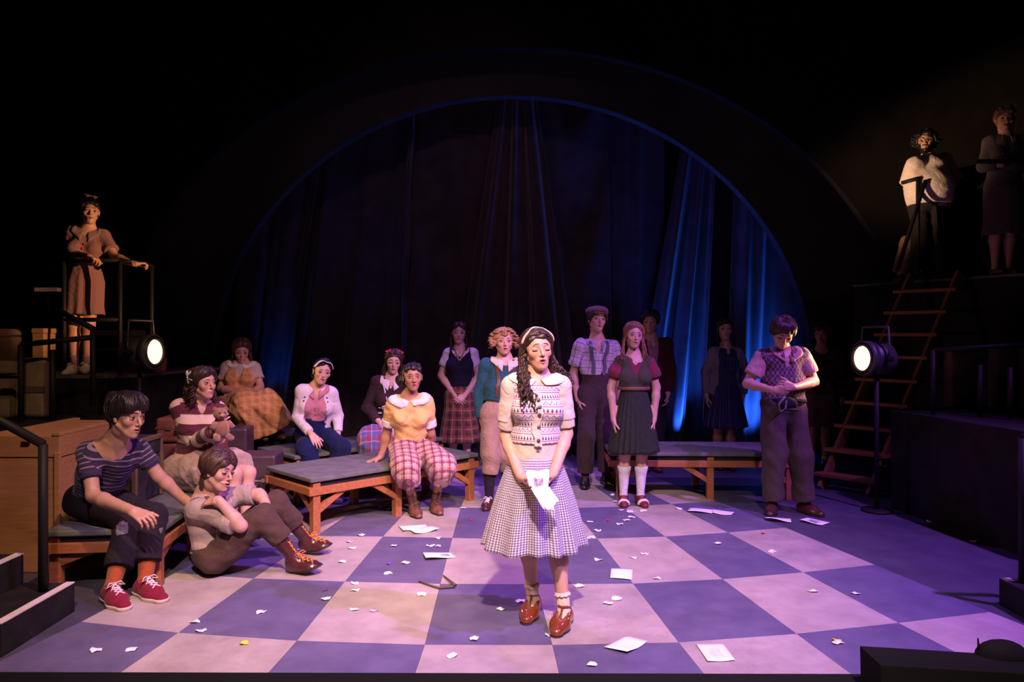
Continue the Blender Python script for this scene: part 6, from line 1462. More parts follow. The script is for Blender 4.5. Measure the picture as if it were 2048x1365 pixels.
rb.build('embroidered_border', M_RAB, r7.root, r7.base, True)
r7.ribbon('collar_piping', [r7.sp(1.0, 0.02, -0.085), r7.sp(0.9, 0.1, -0.075), r7.sp(0.8, 0.15, -0.055)], 0.012, fn, M_WHITE)
lap(r7, plaid('red_blue_plaid', (0.24, 0.20, 0.34), [(0.2, 0.35, (0.40, 0.04, 0.07), 0.6), (0.7, 0.2, (0.10, 0.14, 0.42), 0.6), (0.45, 0.06, (0.6, 0.5, 0.6), 0.7)], 0.10), 1.6, (0.080, 0.075, 0.080), waist=0.12, label='red and blue plaid skirt', fold=(0.012, 24))
r7.hair(HAIR['dark'], strands=long_hair(r7, 60, 0.55, loose(0.55), 0.008, (0.01, 0.03), (2, 4), 16, 9), grow=0.04, line=-0.075, flow=dict(n=60, style='part', r=0.008, front=0.5), label='dark parted hair')
M_RBOW = mat('red_ribbon', (0.55, 0.015, 0.06), 0.5)
bow(r7, M_RBOW, (-0.24, 0.16, 0.45), (1, 0, 0.4), 0.032); bow(r7, M_RBOW, (0.24, 0.16, 0.45), (1, 0, -0.4), 0.032)
for q in 'LR': r7.shoe(q, 'strap', M_BLKSHOE, M_SOLE, fwd=frame(math.radians(10))[1])
# woman in the yellow sweater
y8 = Person('woman in yellow sweater with white collar and plaid bloomers leaning on her arm', 1.62,
    dict(pel=(822, 898, 0.10), neck=(819, 795, -0.02), head=(825, 755, -0.05), look=(16, 2, -2), feet=[(828, 1030), (870, 1024)], kL=(812, 938, '-'), kR=(884, 932, '-'),
         eL=(774, 864, 0.06), wL=(763, 914, 0.04), eR=(862, 868, 0.10), wR=(866, 896, 0.24), handL=dict(tip=(728, 927, -0.02), palm=(0, 0, -1), thumb=(0.3, -1, 0), curl=0.05, spread=0.15), handR=dict(tip=(872, 912, 0.30), palm=(0, 0, -1), curl=0.1)),
    D=6.2, yaw=12, syaw=10, female=True, skin='brown', bulk=1.0)
y8.body(face=dict(closed=0.2, open=0.14, worry=1.0, brow=(0.02, 0.01, 0.01), lip=(0.40, 0.12, 0.12), nose=1.2, width=1.05))
M_YEL = plain('butter_yellow_knit', (0.76, 0.47, 0.17)); _, fn = top(y8, M_YEL, 'sweater', sleeve=0.62, grow=0.012, hem=0.22, sr=(0.042, 0.042), neck='crew', label='butter yellow short sleeved sweater', fold=(0.010, 20))
cuffs(y8, M_WHITE, 0.56, 0.78, 0.043, 0.041)
y8.collar(M_WHITE, fn, 'round', 0.066, gap=6, label='large white rounded collar')
M_PKPL = plaid('pink_maroon_plaid', (0.50, 0.29, 0.26), [(0.5, 0.26, (0.13, 0.015, 0.05), 0.8), (0.02, 0.05, (0.66, 0.5, 0.42), 0.6), (0.25, 0.07, (0.26, 0.04, 0.12), 0.6)], 0.062)
lapb = [y8.joint['k' + q] for q in 'LR']
_, fnb = pants(y8, M_PKPL, (0.078, 0.082, 0.058), 1.36, waist=0.26, grow=0.014, uvb='lap', name='bloomers', label='pink and maroon plaid bloomers', fold=(0.014, 24))
for q in 'LR': y8.sock(q, M_LEATHER_B, 1.70, grow=0.002); y8.shoe(q, 'boot', M_LEATHER_B, M_SOLE, M_LACE_B, fwd=frame(math.radians(22))[1], k=1.02)
y8.hair(HAIR['black'], extra=[blob(y8.hp(-0.38, -0.25, -0.12), 0.22 * y8.hh, k=0.03), blob(y8.hp(-0.2, -0.42, -0.15), 0.24 * y8.hh, k=0.03)], grow=0.03, line=-0.06, fold=(0.012, 90), flow=dict(n=60, style='back', r=0.0045, wob=0.01), label='black braided hair with a full ponytail')
# ---- standing, centre and right -------------------------------------------------------------------
d9 = Person('girl in dark knitted vest and brown plaid skirt standing with folded hands', 1.64,
    dict(feet=[(906, 945), (934, 945)], pelx=920, neckx=920, head=(918, 667, -0.03), look=(4, 2, 2), eL=(882, 752, 0.02), wL=(909, 790, -0.12), eR=(957, 752, 0.02), wR=(931, 790, -0.12),
         handL=dict(tip=(925, 806, -0.18), palm=(0.4, 0.6, -0.4), thumb=(0, -0.4, 1), curl=0.4), handR=dict(tip=(913, 804, -0.20), palm=(-0.4, 0.6, -0.4), thumb=(0, -0.4, 1), curl=0.4)), yaw=2, female=True, skin='pale')
d9.body(face=dict(closed=0.25, brow=(0.03, 0.015, 0.012), lip=(0.38, 0.1, 0.13)))
_, fb = top(d9, M_WHITE, 'blouse', sleeve=0.55, hem=0.2, sr=(0.038, 0.042), neck='v', label='white short sleeved blouse')
M_NVEST = plain('black_navy_knit', (0.012, 0.012, 0.028)); _, fn = top(d9, M_NVEST, 'vest', sleeve=0, grow=0.017, hem=0.17, neck='v', label='dark knitted vest with a striped neckline')
for sg in (-1, 1): d9.ribbon('neck_trim', [d9.sp(1.0, 0.06, sg * 0.055), d9.sp(0.9, 0.12, sg * 0.035), d9.sp(0.78, 0.15, sg * 0.004)], 0.016, fn, mat('tan_trim', (0.32, 0.18, 0.12), 0.8), n=10)
d9.collar(M_WHITE, fb, 'point', 0.04, rise=0.015)
M_BRPL = plaid('rust_plaid', (0.155, 0.060, 0.035), [(0.25, 0.32, (0.05, 0.025, 0.03), 0.6), (0.75, 0.10, (0.42, 0.27, 0.16), 0.55), (0.55, 0.14, (0.26, 0.06, 0.05), 0.7)], 0.10)
d9.skirt(M_BRPL, d9.sp(0.22), d9.joint['pel'] * V3(1, 1, 0) + V3(0, 0, 0.345), 0.115, 0.222, 15, 0.05, rows=22, cols=150, bell=0.75, label='rust and brown plaid pleated skirt')
def braids(s, m, L, x=0.30):
    b = []
    for sd in (-1, 1):
        for k in range(3): b.append(s.strand((sd * x, -0.1, -0.1), [(sd * (x + 0.06), 0.0, -0.4), (sd * (x - 0.02), 0.16, -L)], curl=0.035, turns=5 + 0.0 * k, n=30, seed=k * 7 + (sd > 0), r=0.012))
    return b
d9.hair(HAIR['dark'], strands=braids(d9, None, 0.95, 0.34), grow=0.025, line=-0.065, flow=dict(n=50, style='part', r=0.008, front=0.5), label='dark hair in two braids')
for q in 'LR': d9.sock(q, M_WHITE, 1.75); d9.shoe(q, 'strap', M_BLKSHOE, M_SOLE)
# curly haired man
b10 = Person('curly blond man in teal sweater, suspenders and tan knickerbockers behind the girl', 1.60,
    dict(feet=[(978, 1016), (1014, 1008)], pelx=1000, neck=(1009, 720, 0.05), head=(1008, 685, -0.03), look=(8, 6, 0), sL=(970, 731, 0.05), eL=(956, 792, 0.08), wL=(965, 846, 0.02), eR=(1058, 790, 0.08), wR=(1052, 842, 0.05), handL=dict(curl=0.85, bend=(0.1, -0.2, 0), tcurl=0.6), hk=1.02), yaw=8, skin='fair', bulk=1.02)
b10.body(face=dict(closed=0.25, open=0.28, brow=(0.20, 0.10, 0.04), width=1.05))
M_TEAL = plain('teal_cable_knit', (0.020, 0.085, 0.115)); _, fb = top(b10, M_CREAM, 'shirt', sleeve=0, hem=0.3, neck='v', label='cream shirt')
_, fn = top(b10, M_TEAL, 'sweater', sleeve=1.85, grow=0.016, hem=0.18, sr=(0.038, 0.032), neck='scoop', nw=1.1, label='teal cable knit sweater')
b10.collar(M_CREAM, fn, 'point', 0.062, rise=0.018, lift=0.012, label='wide cream shirt collar')
for sg in (-1, 1):
    b10.ribbon('suspender', [b10.sp(0.24, 0.2, sg * 0.08), b10.sp(0.6, 0.2, sg * 0.08), b10.sp(0.98, 0.05, sg * 0.075)], 0.030, fn, M_BELT)
    b10.button('clip', b10.sp(0.86, 0.15, sg * 0.08), lambda P: fn(P) - 0.008, mat('steel_clip', (0.5, 0.5, 0.5), 0.3, metal=0.8), 0.012)
pants(b10, plain('tan_wool', (0.34, 0.22, 0.15)), (0.062, 0.062, 0.042), 1.42, waist=0.30, name='knickerbockers', label='baggy tan knickerbockers', fold=(0.012, 18))
for q in 'LR': b10.sock(q, plain('black_wool_sock', (0.02, 0.014, 0.02)), 1.2, grow=0.007); b10.shoe(q, 'oxford', M_LEATHER_O, M_SOLE, M_LACE_W, fwd=frame(math.radians(-10))[1])
rr = random.Random(4); cs = []
for i in range(280):
    a = rr.uniform(0, 6.28); e = rr.uniform(-0.5, 1.4); 
    d_ = np.array([math.cos(e) * math.sin(a), math.cos(e) * math.cos(a), math.sin(e)])
    if d_[1] > 0.5 and d_[2] < 0.55: continue
    c0 = np.array([0, -0.06, 0.12]) + d_ * np.array([0.36, 0.40, 0.38]); c1 = np.array([0, -0.06, 0.08]) + d_ * np.array([0.58, 0.58, 0.54]) + np.array([0, 0, -0.06])
    cs.append(b10.strand(tuple(c0), [tuple((c0 + c1) / 2 + np.array([rr.uniform(-.06, .06), rr.uniform(-.06, .06), 0.03])), tuple(c1)], curl=0.06, turns=2.4, n=18, seed=i, r=0.008))
b10.hair(HAIR['blond'], strands=cs, grow=0.06, line=-0.09, tilt=0.7, fold=(0.018, 70), label='thick curly blond hair')
# tall boy in the flat cap
m12 = Person('tall boy in flat cap, checked shirt and suspenders standing behind the girl', 1.76,
    dict(feet=[(1170, 974), (1212, 970)], pelx=1190, neckx=1194, head=(1194, 641, -0.03), look=(14, 8, 5), eL=(1147, 747, 0.05), wL=(1155, 797, -0.02), eR=(1238, 747, 0.05), wR=(1236, 797, 0.0), handL=dict(curl=0.3, bend=(0.1, -0.1, 0))), yaw=6, skin='fair', bulk=0.95)
m12.body(face=dict(closed=0.35, open=0.10, brow=(0.05, 0.025, 0.02)))
M_CHK = plaid('lilac_windowpane_check', (0.50, 0.44, 0.50), [(0.5, 0.10, (0.10, 0.08, 0.13), 0.8), (0.0, 0.25, (0.34, 0.28, 0.34), 0.6)], 0.075)
_, fn = top(m12, M_CHK, 'shirt', sleeve=0.60, grow=0.013, hem=0.36, sr=(0.042, 0.046), neck='deepv', label='pale shirt with dark windowpane checks', fold=(0.010, 24)); cuffs(m12, M_CHK, 0.56, 0.70, 0.047)
m12.collar(M_CHK, fn, 'point', 0.05, rise=0.018)
for sg in (-1, 1): m12.ribbon('suspender', [m12.sp(0.40, 0.2, sg * 0.075), m12.sp(0.6, 0.2, sg * 0.08), m12.sp(0.98, 0.05, sg * 0.08)], 0.036, fn, mat('slate_suspender', (0.08, 0.075, 0.11), 0.6))
pants(m12, plain('dark_plum_brown_wool', (0.055, 0.034, 0.040)), (0.060, 0.054, 0.050), 1.86, waist=0.42, label='high waisted dark brown trousers', fold=(0.009, 14))
for q, a in (('L', -8), ('R', 25)): m12.sock(q, plain('black_wool_sock', (0.02, 0.014, 0.02)), 1.7); m12.shoe(q, 'oxford', M_BLKSHOE, M_SOLE, M_LACE_B, fwd=frame(math.radians(a))[1])
m12.hair(HAIR['dark'], grow=0.06, line=-0.10, tilt=0.72, flow=dict(n=140, style='down', r=0.006, wob=0.06, low=-0.22), label='dark brown hair under the cap')
def flat_cap(s, m, name='flat_cap'):
    hh, p = s.hh, s.hp; pr = [rcp(p(0, -0.16, 0.38), p(0, 0.16, 0.35), 0.40 * hh, 0.37 * hh, ax=[(s.HU, 0.55), (s.HR, 1.08)], k=0.04 * hh), rcp(p(-0.18, 0.30, 0.27), p(0.18, 0.30, 0.27), 0.14 * hh, ax=[(s.HU, 0.3)], k=0.03 * hh)]
    o, _ = s.cloth(name, pr, m, cuts=[(p(0, 0, 0.24), -s.HU + s.HF * 0.1)], h=s.h * 0.7, uvb='top')
    pk = [rcp(p(-0.16, 0.42, 0.235), p(0.16, 0.42, 0.235), 0.165 * hh, ax=[(s.HU, 0.18)], k=0.02)]
    s.cloth('peak', pk, m, h=s.h * 0.6, uvb='top', parent=o); return o
flat_cap(m12, plain('plum_tweed', (0.17, 0.095, 0.115)))
# girl in the green pinafore
g13 = Person('girl with long light brown hair in maroon blouse and dark green pinafore', 1.59,
    dict(feet=[(1247, 1009), (1281, 1009)], pelx=1267, neckx=1268, head=(1268, 672, -0.03), look=(4, 2, 3), eL=(1222, 775, 0.02), wL=(1227, 838, -0.04), eR=(1313, 775, 0.02), wR=(1308, 838, -0.04), handL=dict(curl=0.25), handR=dict(curl=0.25)), yaw=0, female=True, skin='fair', bulk=0.98)
g13.body(face=dict(closed=0.15, worry=0.7, brow=(0.10, 0.05, 0.03), lip=(0.45, 0.15, 0.14), open=0.06))
M_MAR = floral('maroon_dotted_cotton', (0.17, 0.022, 0.045), [(0.19, 0.03, 0.05), (0.24, 0.06, 0.09)], 90); _, fb = top(g13, M_MAR, 'blouse', sleeve=0, hem=0.5, neck='v', label='maroon blouse')
sleeves(g13, M_MAR, 0.60, 0.036, 0.040, puff=0.044, fold=0.007); cuffs(g13, M_MAR, 0.56, 0.68, 0.034)
M_GRN = plain('olive_green_wool', (0.060, 0.058, 0.040)); _, fn = top(g13, M_GRN, 'pinafore', sleeve=0, grow=0.015, hem=0.40, neck='deepv', nw=1.15, label='dark olive pinafore bodice')
g13.skirt(plain('dark_green_wool', (0.028, 0.032, 0.026)), g13.sp(0.46), g13.joint['pel'] * V3(1, 1, 0) + V3(0, 0, 0.475), 0.100, 0.225, 26, 0.055, rows=22, cols=208, bell=0.75, sharp=True, label='dark green pleated skirt')
ring(g13, 'belt', 0.43, 0.079, 0.035, mat('tan_belt', (0.17, 0.075, 0.04), 0.5))
def straight(rr, sd):
    u = rr.uniform; return [(sd * u(0.22, 0.34), u(-0.2, 0.08), u(0.05, 0.3)), (sd * u(0.35, 0.42), u(-0.12, 0.06), -0.25), (sd * u(0.36, 0.56), u(0.0, 0.2), -u(0.75, 1.05))]
g13.hair(HAIR['auburn'], strands=long_hair(g13, 90, 0.5, straight, 0.008, (0.006, 0.02), (1.5, 3), 16, 5), grow=0.03, line=-0.06, flow=dict(n=70, style='part', r=0.007, front=0.5), label='long straight light brown hair')
for q, a in (('L', -6), ('R', 6)): g13.sock(q, M_WHITE, 1.28, grow=0.004, label='white knee sock'); g13.shoe(q, 'saddle', mat('red_brown_shoe_leather', (0.17, 0.028, 0.022), 0.3), M_SOLE, fwd=frame(math.radians(a))[1], toe_m=M_WHITE, k=1.02)
# man in dark red jacket behind
m14 = Person('man in dark red jacket standing in shadow behind the long haired girl', 1.76,
    dict(feet=[(1290, 939), (1313, 941)], pelx=1303, neckx=1303, head=(1300, 645, -0.03), look=(-14, 0, 0), eR=(1341, 748, 0.02), wR=(1336, 788, -0.05), handR=dict(curl=0.4)), yaw=0, skin='olive')
m14.body(face=dict(closed=0.25, brow=(0.02, 0.01, 0.01)))
_, fb = top(m14, plain('dusty_pink_shirt', (0.34, 0.17, 0.18)), 'shirt', sleeve=0, hem=0.2, neck='v', label='dusty pink shirt')
fr14 = [rcp(m14.sp(0.3, 0.15), m14.sp(1.05, 0.10), 0.035, 0.07, k=-0.01)]
_, fn = top(m14, plain('dark_red_wool', (0.055, 0.010, 0.012)), 'jacket', sleeve=1.9, grow=0.022, hem=-0.16, sr=(0.044, 0.036), neck='v', extra=fr14, label='open dark red jacket'); m14.collar(plain('dusty_pink_shirt', (0.34, 0.17, 0.18)), fb, 'point', 0.045)
pants(m14, plain('charcoal_wool', (0.015, 0.012, 0.016)), label='charcoal trousers')
for q in 'LR': m14.shoe(q, 'oxford', M_LEATHER_O, M_SOLE, M_LACE_B)
m14.hair(HAIR['black'], grow=0.065, line=-0.08, tilt=0.72, flow=dict(n=60, style='part', part=0.2, r=0.010, front=0.5), label='short black hair')
# girl in the navy dress and long cardigan
n15 = Person('girl in navy striped dress and long grey cardigan standing in blue light', 1.65,
    dict(feet=[(1434, 937), (1458, 937)], pelx=1451, neckx=1452, head=(1450, 659, -0.03), look=(-6, 0, 0), eL=(1412, 745, 0.03), wL=(1413, 790, 0.0), eR=(1494, 745, 0.03), wR=(1486, 792, 0.0), handL=dict(curl=0.3), handR=dict(curl=0.3)), yaw=0, female=True, skin='olive')
n15.body(face=dict(closed=0.25, brow=(0.02, 0.01, 0.01)))
M_NAVS = stripes_u('navy_pinstripe', (0.022, 0.022, 0.075), [(0.5, 0.25, (0.06, 0.06, 0.16))], 0.03)
_, fn = top(n15, M_NAVS, 'dress_bodice', sleeve=0, hem=0.42, neck='v', label='navy pinstriped bodice'); n15.collar(M_NAVS, fn, 'point', 0.05)
n15.skirt(M_NAVS, n15.sp(0.46), n15.joint['pel'] * V3(1, 1, 0) + V3(0, 0, 0.475), 0.100, 0.235, 22, 0.06, rows=20, cols=176, bell=0.8, name='dress_skirt', label='navy pleated dress skirt')
fr15 = [rcp(n15.sp(t, 0.12), n15.sp(t + 0.15, 0.12), 0.11, k=-0.01) for t in (-0.3, -0.1, 0.1, 0.3, 0.5, 0.7)] + [rcp(n15.sp(0.8, 0.12), n15.sp(1.0, 0.10), 0.10, 0.08, k=-0.01)]
top(n15, plain('lilac_grey_knit', (0.20, 0.17, 0.24)), 'cardigan', sleeve=1.9, grow=0.018, hem=-0.12, sr=(0.037, 0.033), neck='v', extra=fr15, label='long lilac grey cardigan', waist=1.15)
n15.hair(HAIR['black'], strands=braids(n15, None, 0.8, 0.33), grow=0.025, line=-0.065, flow=dict(n=40, style='part', r=0.009, front=0.5), label='black hair in braids')
for q in 'LR': n15.sock(q, plain('black_wool_sock', (0.02, 0.014, 0.02)), 1.75); n15.shoe(q, 'strap', M_LEATHER_O, M_SOLE)
# man in the argyle vest
a16 = Person('man in argyle vest looking down at his clasped hands on the right', 1.72,
    dict(feet=[(1544, 1026), (1610, 1026)], pelx=1567, neck=(1565, 704, 0.06), head=(1566, 667, -0.11), look=(-8, -34, 4), sL=(1522, 716, 0.03), sR=(1607, 713, 0.03), eL=(1495, 768, 0.02), wL=(1545, 781, -0.26), eR=(1628, 764, 0.02), wR=(1588, 776, -0.26),
         handL=dict(tip=(1580, 783, -0.30), palm=(0.2, 0.8, 0.2), thumb=(0, -0.2, 1), curl=0.6), handR=dict(tip=(1560, 770, -0.31), palm=(-0.2, 0.8, -0.1), thumb=(0, -0.2, 1), curl=0.7)), yaw=0, skin='warm', bulk=1.08)
a16.body(face=dict(closed=0.6, smile=0.4, brow=(0.03, 0.015, 0.01), gaze=(0, -0.4)))
M_PBS = plain('pink_beige_shirt', (0.46, 0.28, 0.24)); _, fb = top(a16, M_PBS, 'shirt', sleeve=0.66, hem=0.2, sr=(0.040, 0.046), neck='v', label='pinkish beige short sleeved shirt', fold=(0.005, 20))
_, fn = top(a16, argyle('argyle_knit'), 'vest', sleeve=0, grow=0.034, hem=0.10, neck='deepv', label='dark argyle knitted vest', fold=(0.006, 18))
ring(a16, 'vest_hem', 0.11, 0.084, 0.035, plain('black_navy_knit', (0.012, 0.012, 0.028)))
for q in 'LR': pass
a16.collar(M_PBS, lambda P: np.minimum(fn(P), fb(P)), 'point', 0.055, rise=0.015, lift=0.006)
M_TWEED = mat('grey_brown_tweed', fn=mottled((0.085, 0.056, 0.047), (0.045, 0.030, 0.028), 160, 3, lo=0.4, hi=0.6), rough=0.95, bump=(200, 0.3, 0.005))
pants(a16, M_TWEED, (0.066, 0.060, 0.054), 1.92, waist=0.14, label='loose grey brown tweed trousers', fold=(0.012, 16)); ring(a16, 'belt', 0.055, 0.079, 0.02, M_BELT)
for q, a in (('L', -25), ('R', 25)): a16.shoe(q, 'oxford', M_LEATHER_O, M_SOLE, fwd=frame(math.radians(a))[1], k=1.04)
a16.hair(HAIR['dark'], grow=0.065, line=-0.085, tilt=0.72, flow=dict(n=140, style='down', r=0.006, wob=0.05, low=-0.1), label='short dark brown hair')
hc = px(1574, 808, a16.D - 0.33); th = thing('soft_hat', 'dark cloth cap hanging from the argyle man\'s clasped hands', 'hat', hc)
MB().sphere(hc, (0.085, 0.05, 0.055), 20, 12).build('crown', plain('charcoal_wool', (0.015, 0.012, 0.016)), th, hc, True); MB().sphere(hc + V3(0.02, -0.045, -0.045), (0.07, 0.045, 0.012), 16, 8).build('peak', plain('charcoal_wool', (0.015, 0.012, 0.016)), th, hc, True)
MB().tube([hc + V3(-0.035, -0.04, 0.06), hc + V3(-0.085, -0.05, 0.0), hc + V3(-0.075, -0.05, -0.06), hc + V3(-0.03, -0.045, -0.04), hc + V3(-0.02, -0.04, 0.03)], 0.008, 6).build('strap', plain('grey_cotton_band', (0.13, 0.11, 0.12)), th, hc, True)
# boy in the shadow
s17 = Person('boy in dark striped sweater and shorts standing in the shadow by the ladder', 1.60,
    dict(feet=[(1624, 934), (1650, 936)], pelx=1640, neckx=1642, head=(1643, 669, -0.03), look=(-30, 0, 0)), yaw=-20, skin='olive')
s17.body(face=dict(closed=0.3, brow=(0.02, 0.01, 0.01)))
top(s17, stripes_v('dark_red_green_knit', (0.022, 0.024, 0.016), [(0.5, 0.25, (0.10, 0.018, 0.015))], 0.12), 'sweater', sleeve=1.8, grow=0.018, hem=-0.02, sr=(0.043, 0.036), label='dark sweater with dull red stripes')
pants(s17, plain('beige_shorts', (0.20, 0.12, 0.09)), (0.066, 0.068, 0.066), 0.98, name='shorts', label='beige knee length shorts')
for q in 'LR': s17.sock(q, M_WHITE, 1.85); s17.shoe(q, 'oxford', M_BLKSHOE, M_SOLE, M_LACE_B, fwd=s17.F)
s17.hair(HAIR['dark'], grow=0.07, line=-0.08, tilt=0.72, flow=dict(n=60, style='down', r=0.010, wob=0.14), label='dark untidy hair')
# ---- upper right platform
w18 = Person('large bearded man in white shirt standing on the right platform', 1.70,
    dict(feet=[(1840, 560.5), (1878, 560.5)], pelx=1858, neck=(1857, 320, 0.0), head=(1852, 286, -0.04), look=(-34, 8, 0), sL=(1829, 330, -0.06), sR=(1889, 322, 0.08), eL=(1816, 376, 0.06), wL=(1838, 402, 0.24), eR=(1909, 368, 0.12), wR=(1888, 392, 0.26)), yaw=-25, z0=RZ, skin='olive', bulk=1.38)
w18.body(face=dict(closed=0.25, brow=(0.01, 0.008, 0.008), beard=(0.012, 0.009, 0.009), lip=(0.38, 0.10, 0.09)))
_, fn = top(w18, plain('white_tee_cotton', (0.66, 0.56, 0.50)), 'shirt', sleeve=0.85, grow=0.030, hem=-0.15, sr=(0.047, 0.054), neck='crew', label='loose white short sleeved shirt', fold=(0.008, 16), waist=1.1)
pants(w18, plain('black_cotton_trousers', (0.02, 0.015, 0.018)), (0.056, 0.05, 0.05), waist=0.02, grow=0.004, label='black trousers')
for q in 'LR': w18.shoe(q, 'oxford', M_BLKSHOE, M_SOLE)
rr = random.Random(9); cs = []
for i in range(90):
    a = rr.uniform(0, 6.28); e = rr.uniform(-0.3, 1.4); d_ = np.array([math.cos(e) * math.sin(a), math.cos(e) * math.cos(a), math.sin(e)])
    if d_[1] > 0.35 and d_[2] < 0.75: continue
    c0 = np.array([0, -0.06, 0.12]) + d_ * 0.37; c1 = np.array([0, -0.06, 0.10]) + d_ * np.array([0.62, 0.62, 0.55]); cs.append(w18.strand(tuple(c0), [tuple((c0 + c1) / 2), tuple(c1)], curl=0.05, turns=2, n=14, seed=i, r=0.011))
w18.hair(HAIR['black'], strands=cs, grow=0.10, line=-0.08, fold=(0.018, 60), label='big curly black hair')
b = MB()
for sd in (-1, 1): b.tube([w18.hp(sd * 0.15 + 0.105 * math.cos(t), 0.40, 0.0 + 0.095 * math.sin(t)) for t in np.linspace(0, 6.283, 17)], 0.0028, 5, False)
b.tube([w18.hp(-0.045, 0.41, 0.01), w18.hp(0.045, 0.41, 0.01)], 0.0028, 5)
for sd in (-1, 1): b.tube([w18.hp(sd * 0.255, 0.40, 0.01), w18.hp(sd * 0.36, 0.0, 0.03)], 0.0026, 5)
b.build('glasses', M_BRASS, w18.root, w18.base, True)
s19 = Person('woman in grey suit with a small hat standing at the far upper right', 1.68,
    dict(feet=[(1990, 551), (2016, 551)], pelx=2006, neckx=2011, head=(2010, 241, -0.03), look=(-24, 0, 3), eL=(1966, 334, 0.0), wL=(2001, 330, -0.18), eR=(2054, 334, 0.0), wR=(2016, 322, -0.16), handL=dict(tip=(2028, 326, -0.14), palm=(0, 1, 0), curl=0.3), handR=dict(tip=(1996, 316, -0.2), palm=(0, 1, 0), curl=0.3)), yaw=-14, z0=RZ, female=True, skin='fair')
s19.body(face=dict(closed=0.25, open=0.08, brow=(0.06, 0.03, 0.02), lip=(0.40, 0.04, 0.04)))
_, fb = top(s19, M_WHITE, 'blouse', sleeve=0, hem=0.3, neck='v', label='white blouse'); s19.collar(M_WHITE, fb, 'point', 0.045)
M_SUIT = plain('grey_suit_wool', (0.10, 0.085, 0.085)); fr19 = [rcp(s19.sp(0.55, 0.14), s19.sp(1.05, 0.08), 0.02, 0.07, k=-0.01)]
_, fn = top(s19, M_SUIT, 'jacket', sleeve=1.88, grow=0.022, hem=-0.12, sr=(0.040, 0.034), neck='v', extra=fr19, label='fitted grey suit jacket')
for sg in (-1, 1): s19.ribbon('lapel', [s19.sp(1.0, 0.05, sg * 0.06), s19.sp(0.82, 0.12, sg * 0.055), s19.sp(0.58, 0.15, sg * 0.006)], [0.035] * 8 + [0.05] * 3 + [0.03, 0.02, 0.015, 0.01, 0.005], fn, M_SUIT)
s19.skirt(M_SUIT, s19.sp(0.12), s19.joint['pel'] * V3(1, 1, 0) + V3(0, 0, RZ + 0.40), 0.12, 0.19, 9, 0.03, rows=16, cols=100, label='straight grey skirt')
s19.hair(HAIR['auburn'], grow=0.06, line=-0.08, flow=dict(n=50, style='back', r=0.010), label='pinned auburn hair', extra=[blob(s19.hp(0.1, -0.42, -0.1), 0.2 * s19.hh, k=0.03)])
ht, _ = s19.cloth('hat', [rcp(s19.hp(-0.05, -0.10, 0.50), s19.hp(0.05, 0.06, 0.50), 0.26 * s19.hh, ax=[(s19.HU, 0.5)])], plain('grey_felt', (0.16, 0.14, 0.14)), cuts=[(s19.hp(0, 0, 0.45), -s19.HU)])
for q in 'LR': s19.shoe(q, 'pump', M_LEATHER_B, M_SOLE)
# person seated in the dark behind the bearded man; only one leg catches the light
x20 = Person('seated person in tan trousers mostly hidden behind the bearded man', 1.70,
    dict(pel=(1850, 486, 0.35), neck=(1858, 400, 0.38), head=(1862, 372, -0.02), look=(-20, -8, 0), kL=(1817, 488, -0.02), kR=(1846, 490, 0.0), aL=(1799, 553, 0.02), aR=(1834, 556, 0.04), eL=(1835, 450, 0.3), wL=(1830, 480, 0.12), eR=(1885, 450, 0.32), wR=(1860, 482, 0.15)), D=8.25, yaw=-30, z0=RZ, skin='olive', res=0.016)
x20.body(face={})
top(x20, M_BLKTR, 'jacket', sleeve=1.9, grow=0.018, hem=0.0, sr=(0.044, 0.036), label='black jacket')
pants(x20, plain('tan_cotton', (0.26, 0.16, 0.07)), (0.064, 0.058, 0.056), 1.9, label='wide tan trousers', fold=(0.014, 18))
for q in 'LR': x20.shoe(q, 'oxford', mat('tan_shoe', (0.22, 0.13, 0.06), 0.5), M_SOLE, fwd=x20.F)
x20.hair(HAIR['black'], grow=0.06, flow=None)
bx = px(1858, 520, 8.66); tb = thing('stage_box', 'black box seat on the right platform behind the bearded man', 'box', V3(bx[0], 8.52, RZ))
MB().box((bx[0], 8.52, RZ + 0.17), (0.40, 0.32, 0.34)).build('carcass', M_BLACK, tb, V3(bx[0], 8.52, RZ), bevel=0.01)
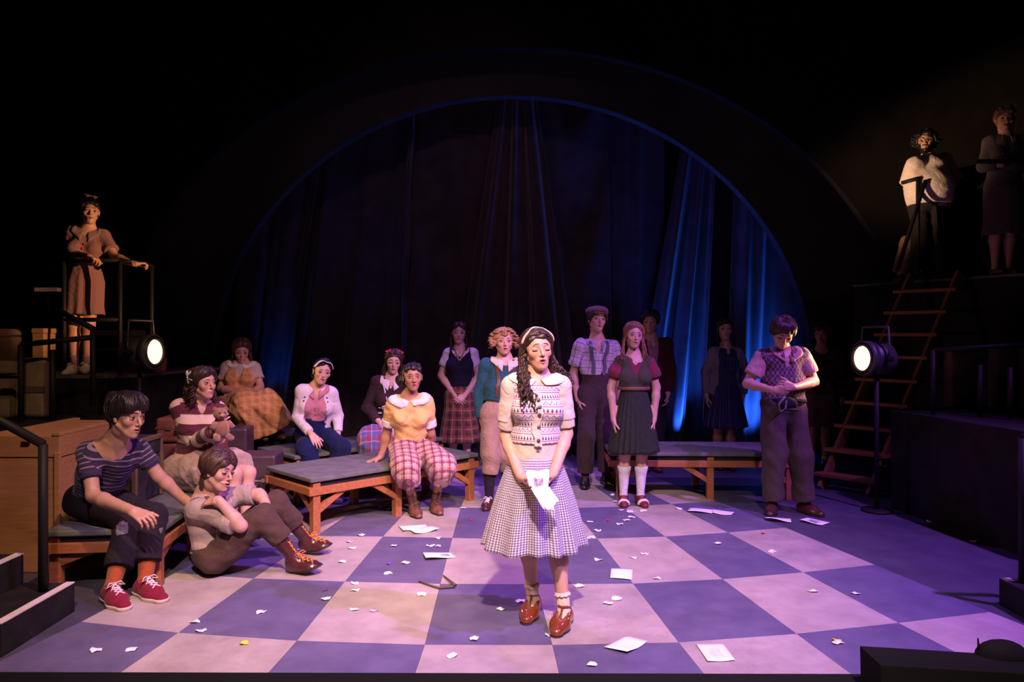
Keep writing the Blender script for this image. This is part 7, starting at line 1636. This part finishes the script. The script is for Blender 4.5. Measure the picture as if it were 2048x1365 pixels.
# ---- left platform
l1 = Person('smiling woman in mauve striped dress leaning on the left platform railing', 1.66,
    dict(feet=[(148, 749), (172, 747)], pelx=168, neckx=176, head=(180, 425, -0.05), look=(34, 2, 2), eL=(142, 506, -0.02), wL=(176, 513, -0.25), eR=(230, 514, -0.02), wR=(268, 529, -0.16),
         handL=dict(tip=(197, 520, -0.27), palm=(0, 0, -1), thumb=(1, 0, 0), curl=0.7), handR=dict(tip=(287, 527, -0.10), palm=(0, 0, -1), thumb=(0, 0, 1), curl=0.8)), yaw=18, z0=LZ, female=True, skin='warm')
l1.body(face=dict(closed=0.3, smile=1.0, brow=(0.03, 0.015, 0.01), open=0.10))
M_MAUV = stripes_u('mauve_grey_stripe', (0.22, 0.155, 0.15), [(0.3, 0.30, (0.30, 0.09, 0.09)), (0.75, 0.12, (0.16, 0.13, 0.14))], 0.036)
_, fn = top(l1, M_MAUV, 'dress_bodice', sleeve=0.62, grow=0.014, hem=0.40, sr=(0.040, 0.044), neck='v', label='mauve striped shirt dress bodice')
l1.collar(M_MAUV, fn, 'point', 0.055, rise=0.012); cuffs(l1, M_MAUV, 0.58, 0.70, 0.046)
sk = l1.skirt(M_MAUV, l1.sp(0.44), l1.joint['pel'] * V3(1, 1, 0) + V3(-0.01, 0, LZ + 0.565), 0.098, 0.185, 12, 0.04, rows=18, cols=110, label='mauve striped dress skirt', name='dress_skirt')
ring(l1, 'waistband', 0.44, 0.070, 0.03, M_MAUV)
for k, t_ in enumerate((0.50, 0.62, 0.74)): l1.button('button', l1.sp(t_, 0.2), fn, mat('red_button', (0.35, 0.03, 0.03), 0.4), 0.011)
l1.hair(HAIR['black'], extra=[blob(l1.hp(-0.05, -0.1, 0.5), 0.2 * l1.hh, k=0.03)], grow=0.035, line=-0.06, flow=dict(n=50, style='back', r=0.009), label='black hair pinned up')
bow(l1, plain('salmon_ribbon', (0.62, 0.34, 0.26)), (0.0, 0.12, 0.60), (1, 0, -0.15), 0.055)
for q, a in (('L', 5), ('R', 25)): l1.sock(q, plain('lilac_sock', (0.30, 0.20, 0.30)), 1.75); l1.shoe(q, 'sneaker', M_WHITE, M_WSOLE, M_LACE_W, fwd=frame(math.radians(a))[1])
